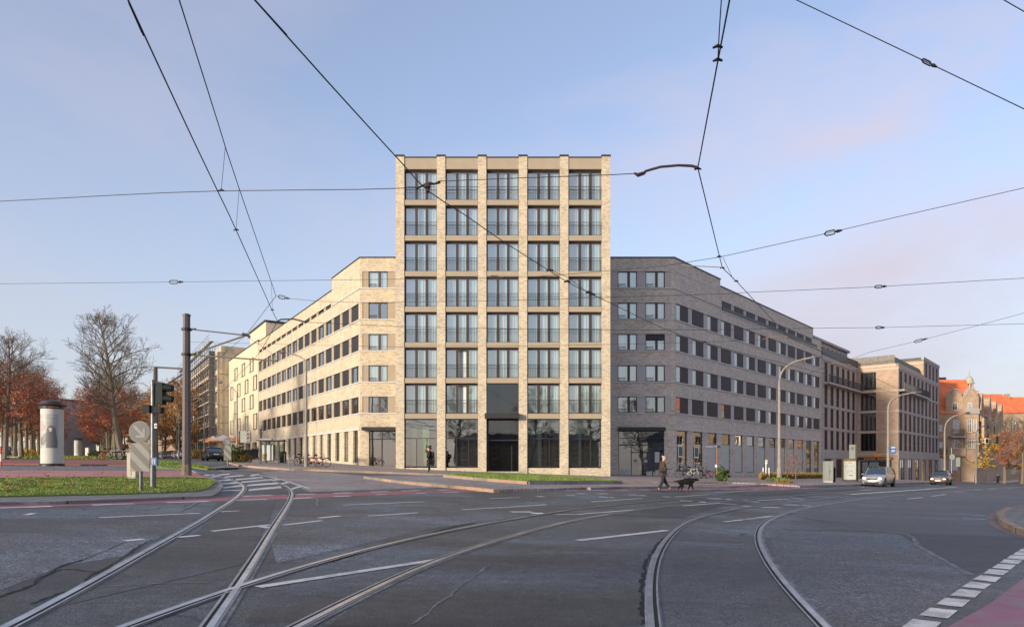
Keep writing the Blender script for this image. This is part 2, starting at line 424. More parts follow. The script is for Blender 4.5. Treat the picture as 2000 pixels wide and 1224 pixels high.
def kerb(name, pix, w=.16, h=.12, mat='kerb', sm=True, world=False):
    P = [Vector((p[0], p[1], 0)) if world else G(p[0], p[1], h) for p in pix]
    if sm: P = smooth_line(P, 5)
    mb = MB(); prev = None
    for i, p in enumerate(P):
        d = P[min(i + 1, len(P) - 1)] - P[max(i - 1, 0)]; d.z = 0; d.normalize(); s = Vector((d.y, -d.x, 0)) * w / 2
        r = []
        for q, z in ((p - s, -.03), (p - s, h), (p + s, h), (p + s, -.03)): r.append((q.x, q.y, gz(q.x, q.y) + z))
        if prev:
            for k in range(3): mb.quad(prev[k], prev[k + 1], r[k + 1], r[k])
        if prev is None or i == len(P) - 1: mb.quad(*r)
        prev = r
    return struct(mb.build(name, M[mat]))

# --- left corner: pavement, lawn, gravel square, cobbled strip, park path
struct(sheet('corner_pavement', [(-220, 986), (0, 979), (120, 977), (274, 971.5), (340, 969), (405, 967), (418, 962), (427, 954), (431, 945), (423, 941), (405, 953), (385, 958), (300, 962), (178, 965), (0, 968.6), (-220, 974)], M['slabs'], .07, True))
kerb('corner_kerb', [(-220, 986.5), (0, 979.4), (120, 977.4), (274, 972), (340, 969.4), (400, 967.4), (418, 963), (427, 955), (431, 946), (424, 938), (405, 930), (388, 926)], .14, .075, 'kerb_grey')
LAWN = [(-220, 973), (0, 968), (178, 964.6), (300, 961.5), (385, 957.5), (405, 952.5), (423, 940.5), (415, 935.5), (395, 933), (358, 931), (300, 931), (178, 930.5), (0, 933), (-220, 937)]
struct(sheet('lawn_earth', LAWN, M['lawn'], .10, True))
struct(sheet('pink_gravel_square', [(-260, 939), (0, 933.5), (178, 931), (358, 931.5), (395, 933.5), (412, 934.5), (400, 929), (385, 925), (372, 921), (354, 918.5), (256, 918), (0, 917.5), (-260, 918)], M['pink_gravel'], .08, True))
struct(sheet('cobbled_strip', [(-260, 918.4), (0, 918), (256, 918.5), (354, 919), (338, 915.5), (256, 911.5), (0, 910), (-260, 910)], M['slabs'], .084, True))
def ln(px, Y): p = at(px, Y); return (p.x, p.y)
def park(k, Y): return ((166 - 1000) / F * Y + k / F, Y)      # lines running with the avenue; k = px offset times Y
struct(sheet('red_gravel_path', [ln(-330, 42), ln(262, 42), park(8300, 70), park(4700, 200), park(-4500, 200), park(-9000, 70), park(-40000, 60)], M['red_gravel'], .078, True, world=True))
struct(sheet('park_lawn', [park(-6500, 62), park(-3200, 88), park(-3200, 220), park(-60000, 220), park(-60000, 56), park(-14000, 56)], M['lawn'], .10, True, world=True))
struct(sheet('park_lawn', [park(3300, 62), park(5200, 58), park(6800, 66), park(6800, 220), park(2700, 220), park(2700, 84)], M['lawn'], .10, True, world=True))
struct(sheet('track_lawn', [(300, 898), (345, 900.5), (359, 905), (359, 914), (330, 913), (306, 911)], M['lawn'], .10, True))
struct(sheet('track_lawn', [(372, 905), (392, 907.5), (418, 914), (405, 914.5), (375, 911)], M['lawn'], .08, True))

# --- pavement along the left wing and round to the tower, side lane, cobbled parking bay
struct(sheet('wing_pavement', [(440, 898), (458, 904), (497, 909.3), (555, 913.5), (600, 915), (640, 916.6), (775, 921.3), (868, 925), (1000, 935), (1206, 938.5), (1260, 939.5), (1300, 940.5), (1420, 941), (1500, 944), (1560, 947.5), (1690, 944.5), (1830, 940.5), (1990, 940), (1990, 930), (1700, 926), (1330, 925), (1190, 923), (780, 908), (706, 905), (505, 894), (440, 893)], M['pink_slabs'], .12, True))
kerb('wing_kerb', [(440, 899), (458, 904.5), (497, 909.8), (555, 913.8), (600, 915.3), (640, 916.9), (775, 921.6), (868, 925.2)], .2, .125)
kerb('crossing_kerb', [(1206, 938.7), (1260, 939.7), (1300, 940.7), (1360, 941), (1420, 941.5)], .2, .125)
kerb('street_kerb', [(1560, 948), (1620, 947.2), (1690, 945), (1760, 942.6), (1830, 941)], .2, .125, 'kerb_grey')
struct(sheet('cobbled_bay', [(505, 922.5), (560, 917), (640, 922.5), (715, 929), (775, 937), (910, 949.5), (700, 957), (604, 960), (560, 940)], M['cobble'], .005))
struct(sheet('island_pavement', [(715, 929), (780, 928), (868, 927), (1000, 940), (1030, 941.5), (1214, 941.5), (1300, 943), (1420, 944), (1500, 946), (1420, 949.5), (1250, 949.5), (1150, 951), (1060, 954), (970, 954.5), (910, 948.5), (775, 936.5)], M['cobble'], .10, True))
kerb('island_kerb', [(715, 929.3), (740, 932.5), (775, 937), (830, 942.5), (910, 949), (970, 955)], .3, .13)
kerb('island_kerb', [(1150, 951.3), (1200, 950), (1250, 949.8), (1330, 948.5), (1420, 945.5)], .2, .12, 'kerb_grey')
TRI = [(868, 925.5), (950, 922.5), (1060, 926.5), (1130, 931), (1206, 937), (1214, 938.2), (1120, 938.5), (1032, 938.5), (1000, 936.5), (950, 932.8)]
struct(sheet('grass_triangle_earth', TRI, M['lawn'], .26, True))
kerb('triangle_kerb', [(868, 926.5), (910, 930), (950, 933.6), (1000, 937.3), (1031, 939.4)], .16, .25)
kerb('triangle_kerb', [(1032, 939.4), (1120, 939.6), (1214, 939.4)], .16, .25, 'kerb_grey', False)
struct(sheet('traffic_island', [(420, 914), (445, 912), (466, 913), (468, 910.5), (455, 908.5), (432, 909), (415, 911.5)], M['slabs'], .10, True))
struct(sheet('cobbled_road', [(445, 916), (470, 914), (500, 914), (560, 917), (500, 921), (460, 918)], M['cobble_red'], .005))

# --- red cycle lane across the mouth of the street
up = [(-220, 990), (0, 983.9), (119, 981.8), (238, 978), (345, 973.5), (413, 970.5), (475, 968.4), (580, 965.2), (700, 961), (820, 957.2), (940, 954.9), (1050, 954.8), (1200, 954), (1350, 949.5), (1480, 946.5), (1600, 948)]
lo = [(-220, 999), (0, 992), (200, 985.5), (395, 979.2), (490, 975.7), (562, 973.9), (700, 967.5), (880, 961.3), (1000, 958.8), (1150, 957.4), (1300, 956.3), (1450, 955.5), (1600, 953)]
struct(sheet('red_cycle_lane', up + lo[::-1], M['red_lane'], .0045))
struct(sheet('red_cycle_lane', [(1930, 1180), (2090, 1060), (2330, 1100), (2200, 1300), (1700, 1330), (1834, 1232)], M['red_lane_near'], .0045))
# --- near right corner
struct(sheet('gutter_setts', [(2200, 975), (2000, 984.6), (1958.8, 992), (1934, 1001), (1925.8, 1011), (1934, 1024.5), (1958.8, 1038), (2000, 1050.6), (2200, 1090), (2400, 1000)], M['cobble_red'], .006))
struct(sheet('near_pavement', [(2200, 976), (2000, 987), (1975, 990.5), (1960, 996), (1955, 1003), (1961, 1012), (1975, 1020), (2000, 1031), (2200, 1070), (2500, 1000)], M['slabs'], .14, True))
kerb('near_kerb', [(2200, 976.5), (2000, 987.5), (1972, 992), (1957, 999), (1955, 1006), (1963, 1015.5), (1982, 1025), (2000, 1032.5), (2100, 1056), (2200, 1073)], .2, .145)

# --- asphalt patches of other ages
for k, (pp, mm) in enumerate([
    ([(0, 1060), (262, 1075), (60, 1190), (-160, 1290), (-260, 1200)], 'asphalt_patch'),
    ([(520, 1155), (870, 1095), (700, 1155), (585, 1215), (480, 1216)], 'asphalt_patch'),
    ([(660, 915.5), (780, 922), (868, 927), (780, 927.5), (712, 928.3), (655, 922)], 'asphalt'),
    ([(1506, 1036), (1750, 1040), (1835, 1089), (1900, 1122), (1790, 1215), (1690, 1262), (1640, 1235), (1560, 1160), (1512, 1100)], 'asphalt_coarse'),
    ([(1750, 1039), (1990, 1048), (2120, 1060), (1905, 1120), (1835, 1088)], 'asphalt_dark'),
    ([(-300, 1010), (0, 1000), (360, 1000), (400, 1005), (240, 1085), (120, 1105), (-20, 1160), (-300, 1280)], 'asphalt_coarse'),
    ([(560, 1000), (900, 985), (1180, 985), (850, 1030), (540, 1100), (530, 1060)], 'asphalt_coarse'),
    ([(700, 1175), (900, 1082), (1250, 1080), (1262, 1220), (1000, 1226), (640, 1222)], 'asphalt_patch'),
    ([(426, 975), (540, 971), (527, 1010), (480, 1100), (130, 1180), (390, 1035)], 'asphalt_patch'),
    ([(1440, 960), (1700, 953), (1600, 966), (1400, 990), (1330, 1010), (1180, 1006)], 'asphalt_dark')]):
    struct(sheet('road_patch', pp, M[mm], .0012 + k * .00025))
# pale frost-free crack fillings, ragged
def crackline(pix, w, mat='paint_crack', h=.0065):
    A = smooth_line([G(*p) for p in pix], 4); P = []; side = 0; rc = random.Random(len(pix) * 7 + int(pix[0][0]))
    for i in range(len(A) - 1):
        L_ = (A[i + 1] - A[i]).length; n = max(2, int(L_ / max(.05, min(.5, A[i].y * .012)))); d = (A[i + 1] - A[i]).normalized(); q = Vector((d.y, -d.x, 0))
        for k in range(n):
            side = side * .82 + rc.uniform(-1, 1) * (.006 + A[i].y * .0010); P.append(A[i].lerp(A[i + 1], k / n) + q * side)
    mb = MB(); strip_mb(mb, P, -w / 2, w / 2, h, 0, w * .42); return mb
mb = MB()
for pix, w_ in [([(1500, 1032), (1750, 1039.6), (1791, 1063), (1835, 1089), (1868, 1108), (1906, 1125)], .08), ([(1750, 1039.6), (1868, 1045), (1981, 1047.5)], .02),
               ([(345, 1002), (365, 992), (385, 981), (397, 979)], .05), ([(616, 970), (619, 980), (622, 989)], .05), ([(545, 1044), (620, 1042), (707, 1040)], .02),
               ([(515, 1098), (560, 1097), (610, 1099)], .02), ([(190, 1146), (300, 1140), (420, 1136)], .02), ([(960, 1100), (880, 1160), (800, 1224)], .028), ([(958, 1121), (1100, 1126), (1240, 1137)], .012)]:
    c = crackline(pix, w_); b = len(mb.v); mb.v += c.v; mb.f += [tuple(i + b for i in f) for f in c.f]; mb.m += c.m
struct(mb.build('road_crack_filling', M['paint_crack']))
mb = MB()
for pix, w_ in [([(-5, 1167), (45, 1150), (85, 1125), (120, 1105), (165, 1092)], .035), ([(85, 1127), (120, 1112), (170, 1115), (200, 1119)], .02), ([(165, 1092), (215, 1072), (262, 1052)], .015), ([(60, 1180), (110, 1160), (160, 1150), (200, 1122)], .03), ([(150, 1150), (185, 1120), (225, 1100), (262, 1075), (300, 1052)], .03), ([(835, 1042), (890, 1028), (930, 1020)], .05), ([(648, 1097), (700, 1080), (780, 1055)], .03), ([(1262, 1220), (1252, 1180), (1257, 1120), (1278, 1072), (1300, 1047), (1340, 1022)], .05)]:
    c = crackline(pix, w_); b = len(mb.v); mb.v += c.v; mb.f += [tuple(i + b for i in f) for f in c.f]; mb.m += c.m
struct(mb.build('road_crack', M['groove']))

# --- painted markings
def marks(name, segs, w, mat='paint', h=.0075):
    mb = MB()
    for s in segs:
        P = [G(*p) for p in s]
        if len(P) == 2: P = [P[0].lerp(P[1], t / 6) for t in range(7)]
        strip_mb(mb, P, -w / 2, w / 2, h)
    return struct(mb.build(name, M[mat]))
def c5(*a): return [(x / 3.362, 860 + y / 3.362) for x, y in a]
def c6(*a): return [(400 + x / 3.333, 900 + y / 3.333) for x, y in a]
def c7(*a): return [(950 + x / 3.636, 900 + y / 3.636) for x, y in a]
def c8(*a): return [(1450 + x / 3.636, 920 + y / 3.636) for x, y in a]
marks('lane_marking', [c5((650, 507), (1310, 478)), c5((1165, 637), (1310, 623)), c5((820, 660), (945, 648)), c5((165, 490), (225, 478)), c5((1450, 468), (1570, 462)),
    c6((45, 458), (430, 415)), c6((510, 418), (760, 388)), c6((740, 372), (880, 358)), c6((900, 287), (1430, 265)), c6((1065, 358), (1385, 337)), c6((1675, 317), (2000, 299)), c6((1855, 245), (2000, 238)),
    c7((25, 268), (238, 258)), c7((100, 330), (425, 310)), c7((490, 381), (650, 379), (1060, 346)), c7((1690, 432), (2000, 397)), c7((745, 290), (1110, 265)), c7((1395, 318), (1665, 298)), c7((1660, 298), (1780, 311)),
    c7((1830, 280), (1930, 294)), c7((1335, 255), (1580, 238)), c8((0, 345), (215, 317)), c8((10, 208), (115, 220)), c8((100, 208), (335, 195)), c8((340, 185), (440, 200)), c8((440, 147), (660, 152), (760, 164)),
    c8((1175, 197), (1280, 185)), c8((1345, 177), (1445, 163)), c8((1510, 150), (1585, 145)), c8((1645, 135), (1705, 131)), c8((1750, 130), (1800, 125)), c8((1880, 121), (1930, 117)), c8((1565, 336), (1720, 342)), c8((1655, 311), (1725, 313)),
    c8((0, 140), (350, 130)), c8((-200, 150), (0, 143)), c8((1305, 125), (1500, 113), (2000, 87))], .12)
marks('lane_marking', [c7((650, 565), (1283, 493))], .16)
marks('lane_marking', [c6((345, 822), (1520, 642))], .13)
marks('lane_marking', [c8((760, 164), (1300, 128), (1520, 110))], .28)
marks('worn_marking', [c7((175, 362), (325, 361)), c7((320, 372), (410, 371)), c7((1375, 281), (1460, 285)), c7((1575, 267), (1665, 268)), c7((800, 253), (865, 257)), c7((1010, 240), (1075, 241)), c7((565, 241), (630, 243)), c7((355, 252), (410, 252)),
    c7((1250, 253), (1310, 255)), c8((140, 255), (260, 258)), c8((290, 237), (395, 240)), c8((425, 243), (490, 246)), c8((820, 133), (905, 133)), c8((0, 245), (60, 250)), c6((365, 433), (420, 430)), c7((1090, 245), (1130, 245)), c7((880, 258), (905, 259)), c7((1510, 290), (1560, 292)), c7((1700, 272), (1740, 273)), c7((640, 232), (700, 231)), c7((790, 232), (860, 232))], .3, 'paint')
# dashes beside the red lane
mb = MB()
def dashes(P, on, off, w, h):
    P = smooth_line([G(*p) for p in P], 10); acc = 0; seg = []; prev = P[0]
    per = on + off
    for p in P[1:]:
        L_ = (p - prev).length; n = max(1, int(L_ / .25))
        for i in range(n):
            q = prev.lerp(p, i / n); s = acc + L_ * i / n
            if s % per < on: seg.append(q)
            elif seg:
                if len(seg) > 1: strip_mb(mb, seg, -w / 2, w / 2, h)
                seg = []
        acc += L_; prev = p
dashes(lo, 1.15, .55, .2, .0075); dashes([(a, b + .3) for a, b in up[6:]], 1.15, .5, .2, .0075)
struct(mb.build('lane_marking', M['paint']))
# hatched area in front of the left street
mb = MB()
for q in [((0, 105), (95, 99), 7), ((80, 128), (180, 121), 8), ((0, 92), (60, 89), 6), ((95, 149), (212, 140), 9), ((105, 176), (238, 159), 10), ((80, 193), (230, 189), 6), ((80, 92), (160, 83), 7), ((130, 104), (250, 92), 8),
          ((205, 121), (370, 105), 9), ((240, 137), (440, 120), 9), ((280, 158), (478, 143), 10), ((290, 188), (495, 169), 13), ((560, 183), (628, 161), 12), ((500, 146), (560, 135), 9), ((410, 127), (490, 118), 8), ((300, 94), (350, 85), 9), ((470, 112), (420, 104), 8)]:
    (x0, y0), (x1, y1), t = q
    A = c6((x0, y0 - t / 2), (x1, y1 - t / 2), (x1 + 8, y1 + t / 2), (x0 - 8, y0 + t / 2))
    mb.quad(*[tuple(G(*p, .0075)) for p in A])
struct(mb.build('hatched_marking', M['paint']))
marks('hatch_border_marking', [c6((-20, 45), (60, 52), (170, 70), (330, 86), (500, 122), (680, 178)), c5((1270, 212), (1360, 240)), c6((-30, 95), (-90, 60), (-180, 40))], .12)
# row of white blocks at the near crossing
bl = [((1210, 1045), (1415, 1068), (1370, 1110), (1130, 1105)), ((1335, 965), (1530, 985), (1460, 1042), (1255, 1018)), ((1440, 895), (1618, 912), (1560, 962), (1375, 940)), ((1545, 832), (1700, 850), (1650, 895), (1472, 878)),
      ((1620, 780), (1770, 797), (1718, 832), (1558, 818)), ((1690, 735), (1838, 750), (1795, 785), (1638, 765)), ((1755, 690), (1897, 705), (1850, 735), (1712, 722)), ((1815, 655), (1945, 662), (1905, 695), (1772, 683)),
      ((1860, 622), (1990, 630), (1960, 656), (1828, 648)), ((1905, 594), (2032, 601), (2002, 627), (1875, 617)), ((1945, 570), (2065, 577), (2040, 597), (1918, 592)), ((1985, 547), (2100, 553), (2075, 572), (1955, 567)), ((2020, 527), (2130, 532), (2110, 550), (1998, 545))]
mb = MB()
for q in bl:
    P = [G(*p, .0075) for p in c8(*q)]; n = 10     # slightly chipped edges
    for i in range(n):
        a, b = P[0].lerp(P[1], i / n), P[0].lerp(P[1], (i + 1) / n); c, d = P[3].lerp(P[2], (i + 1) / n), P[3].lerp(P[2], i / n)
        j = lambda: random.uniform(-.02, .02)
        mb.quad(a + (a - d) * j(), b + (b - c) * j(), c + (c - b) * j(), d + (d - a) * j())
struct(mb.build('crossing_marking', M['paint']))

# ================= tram tracks =================
RA = [(-60, 1262), (39, 1221), (119, 1169), (190, 1132), (262, 1089), (327, 1053), (387, 1021), (425, 995), (455, 977.5), (473, 961), (478, 952), (473, 945), (458, 939), (431, 931), (400, 925.5), (370, 917), (340, 908.5)]
RB = [(385, 1262), (415, 1221), (445, 1176), (467.5, 1143), (490, 1107), (520, 1056), (541, 1020), (559, 993), (569.5, 972), (571, 961), (563.5, 951.5), (547, 943.5), (520, 935.5), (490, 930), (460, 925.5), (430, 920.5), (395, 913), (365, 906)]
RC = [(140, 1262), (226, 1224), (297, 1196), (369, 1175), (440, 1151.5), (502, 1131), (556, 1116), (610, 1099.5), (670, 1083.6), (730, 1068), (790, 1054.5), (850, 1041), (925, 1026), (1000, 1014.6), (1060, 1003), (1129, 993.5), (1225, 983.5), (1307, 976.5), (1362, 972), (1430, 968), (1500, 963), (1600, 957), (1700, 951), (1800, 947)]
RD = [(510, 1262), (580, 1224), (610, 1209), (655, 1185), (700, 1162.5), (745, 1140), (790, 1119), (835, 1099.5), (880, 1082), (940, 1063.5), (1000, 1048.5), (1046, 1033), (1101, 1019.6), (1156, 1010), (1225, 998.5), (1321, 986), (1417, 978.5), (1500, 972), (1600, 964.5), (1700, 957.5), (1800, 951.5)]
RE = [(1276, 1262), (1269, 1224), (1266, 1175), (1266, 1142), (1270, 1112), (1280, 1084), (1296.5, 1057), (1318.5, 1035), (1343, 1018), (1379, 1006), (1417.5, 997.6), (1459, 991), (1500, 986.6), (1532, 983.5), (1587, 977), (1642, 971), (1697, 965.5), (1752, 961), (1807, 957), (1862, 953), (1945, 948.5), (2020, 945)]
RF = [(1650, 1262), (1612, 1224), (1579, 1191), (1546, 1159), (1519, 1127.6), (1499.5, 1096), (1484, 1068.5), (1479, 1049), (1481.6, 1035.5), (1491, 1022), (1510.5, 1011), (1538, 1000.5), (1574, 992.5), (1615, 984.6), (1670, 976.5), (1725, 970), (1780, 965), (1835, 961), (1890, 957), (1945, 953), (2020, 949.5)]
def even(P, step=.4, it=30):
    out = [P[0]]; acc = 0
    for a, b in zip(P, P[1:]):
        L_ = (b - a).length; t = step - acc
        while t <= L_: out.append(a.lerp(b, t / L_)); t += step
        acc = (acc + L_) % step
    out.append(P[-1])
    for _ in range(it): out = [out[0]] + [out[i] * .5 + (out[i - 1] + out[i + 1]) * .25 for i in range(1, len(out) - 1)] + [out[-1]]
    return out
def rail(pts, parent, side, h0, gw=.022):
    """side: which way the flange groove lies from the running head"""
    P = even(smooth_line([G(*p) for p in pts], 9)); s = side
    mb = MB(); strip_mb(mb, P, -.075, .105, .0045 + h0, 0, .03); e = mb.build('concrete_edging', M['edging'], parent)
    mb = MB(); strip_mb(mb, P, *sorted((-.032 * s, .028 * s)), .013 + h0)
    hd = mb.build('rail_head', M['rail'], parent)
    mb = MB(); strip_mb(mb, P, *sorted((.028 * s, (.028 + gw) * s)), .010 + h0); mb.build('groove', M['groove'], parent)
    mb = MB(); strip_mb(mb, P, *sorted(((.028 + gw) * s, .085 * s)), .0125 + h0); mb.build('rail_lip', M['raillip'], parent)
    mb = MB(); strip_mb(mb, P, *sorted((-.055 * s, -.032 * s)), .008 + h0, 0); mb.build('rail_foot', M['raillip'], parent)
def track(ra, rb, label, h0, gw=.032):
    p = G(*ra[1]); t = empty('tram_track', (0, 0, 0), 0, label, 'tram track', 'tram tracks in the junction')
    rail(ra, t, 1, h0, gw); rail(rb, t, -1, h0, gw)
track(RA, RB, 'tram track curving left into the side street past the tall grey mast', .0)
track(RC, RD, 'tram track sweeping from the bottom left across the middle of the junction', .0016)
track(RE, RF, 'tram track curving from the bottom right towards the oncoming silver car', .0008, .038)

# ================= grass blades =================
def blades(name, polys, n, mat, h=(.05, .14), label='x', lift=.13, seed=3):
    rnd = random.Random(seed); mb = MB()
    for poly, cnt in zip(polys, n):
        P = [G(p[0], p[1], lift) if isinstance(p, tuple) and len(p) == 2 else p for p in poly]
        x0, x1 = min(p.x for p in P), max(p.x for p in P); y0, y1 = min(p.y for p in P), max(p.y for p in P)
        k = 0; tries = 0
        while k < cnt and tries < cnt * 30:
            tries += 1
            x, y = rnd.uniform(x0, x1), rnd.uniform(y0, y1); ins = False; j = len(P) - 1
            for i in range(len(P)):
                if (P[i].y > y) != (P[j].y > y) and x < (P[j].x - P[i].x) * (y - P[i].y) / (P[j].y - P[i].y) + P[i].x: ins = not ins
                j = i
            if not ins: continue
            k += 1; z = gz(x, y) + lift - .01; a = rnd.uniform(0, 6.28); hh = rnd.uniform(*h); w = hh * .28
            lx, ly = rnd.uniform(-.4, .4) * hh, rnd.uniform(-.4, .4) * hh
            mb.quad((x - w * math.cos(a), y - w * math.sin(a), z), (x + w * math.cos(a), y + w * math.sin(a), z), (x + lx, y + ly, z + hh))
    o = mb.build(name, mat); tag(o, label, 'grass'); o['kind'] = 'stuff'; return o
blades('grass', [LAWN], [60000], M['grass'], (.02, .055), 'short green grass of the lawn behind the corner pavement', .10)
blades('grass', [TRI], [16000], M['grass'], (.03, .08), 'green grass of the wedge shaped bed before the tall building', .26, 5)
blades('grass', [[(300, 898), (345, 900.5), (359, 905), (359, 914), (330, 913), (306, 911)], [(372, 905), (392, 907.5), (418, 914), (405, 914.5), (375, 911)]], [2500, 1500], M['grass'], (.03, .09), 'grass growing along the tram track by the tall mast', .10, 6)
# ================= buildings =================
GLASS3 = None
def wall_grid(mb, x0, x1, z0, z1, holes, depth=.3, y=0, m=0, mr=None):
    """a wall in the x,z plane facing -y with rectangular holes (hx0,hx1,hz0,hz1) and their reveals"""
    mr = m if mr is None else mr
    xs = sorted(set([x0, x1] + [v for h in holes for v in h[:2]])); zs = sorted(set([z0, z1] + [v for h in holes for v in h[2:4]]))
    xs = [v for v in xs if x0 <= v <= x1]; zs = [v for v in zs if z0 <= v <= z1]
    for i in range(len(xs) - 1):
        cx = (xs[i] + xs[i + 1]) / 2; run = None
        for j in range(len(zs) - 1):
            cz = (zs[j] + zs[j + 1]) / 2
            if any(h[0] < cx < h[1] and h[2] < cz < h[3] for h in holes): continue
            mb.quad((xs[i], y, zs[j]), (xs[i + 1], y, zs[j]), (xs[i + 1], y, zs[j + 1]), (xs[i], y, zs[j + 1]), m=m)
    for a, b, c, d in holes:
        for p, q in (((a, c), (a, d)), ((a, d), (b, d)), ((b, d), (b, c)), ((b, c), (a, c))):
            mb.quad((p[0], y, p[1]), (q[0], y, q[1]), (q[0], y + depth, q[1]), (p[0], y + depth, p[1]), m=mr)
def make_window(w, h, root, kind='curtain', name='window', split=.5, mull=.16, rail=False, reflect='glass', fr=.07, blindfrac=1.0):
    """window lying in x 0..w, z 0..h, facing -y at y=0"""
    mb = MB(); d = .06
    mb.box(0, w, 0, d, 0, fr).box(0, w, 0, d, h - fr, h).box(0, fr, 0, d, fr, h - fr).box(w - fr, w, 0, d, fr, h - fr)
    if split: mb.box(w * split - mull / 2, w * split + mull / 2, -.01, d, fr, h - fr)
    f = mb.build(name, M['frame'], root)
    mb = MB().quad((fr, .03, fr), (w - fr, .03, fr), (w - fr, .03, h - fr), (fr, .03, h - fr)); p = mb.build('pane', M[reflect], f)
    if kind == 'curtain':
        mb = MB(); n = int(w / .09)
        a = fr
        for i in range(n):
            x = fr + (w - 2 * fr) * i / n; x2 = fr + (w - 2 * fr) * (i + 1) / n
            mb.quad((x, .16 + .03 * math.sin(i * 2.1), fr), (x2, .16 + .03 * math.sin((i + 1) * 2.1), fr), (x2, .16 + .03 * math.sin((i + 1) * 2.1), h - fr), (x, .16 + .03 * math.sin(i * 2.1), h - fr))
        mb.build('curtain', M['curtain'], f)
    elif kind == 'blind':
        mb = MB(); mb.box(fr, w - fr, -.05, -.02, h - (h - fr) * blindfrac, h - fr * .5); mb.build('blind', M['louvre'], f)
    mb = MB().quad((0, .35, 0), (w, .35, 0), (w, .35, h), (0, .35, h)); mb.build('room', M['interior'], f)
    if rail:
        mb = MB(); n = 7
        for i in range(n): mb.box(w * .06 + (w * .34) * i / (n - 1) - .008, w * .06 + (w * .34) * i / (n - 1) + .008, -.06, -.045, .06, .34)
        mb.box(w * .04, w * .42, -.065, -.04, .32, .35); mb.build('guard_rail', M['dark'], f)
    return f
def place(f, x, y, z): f.location = (x, y, z); return f

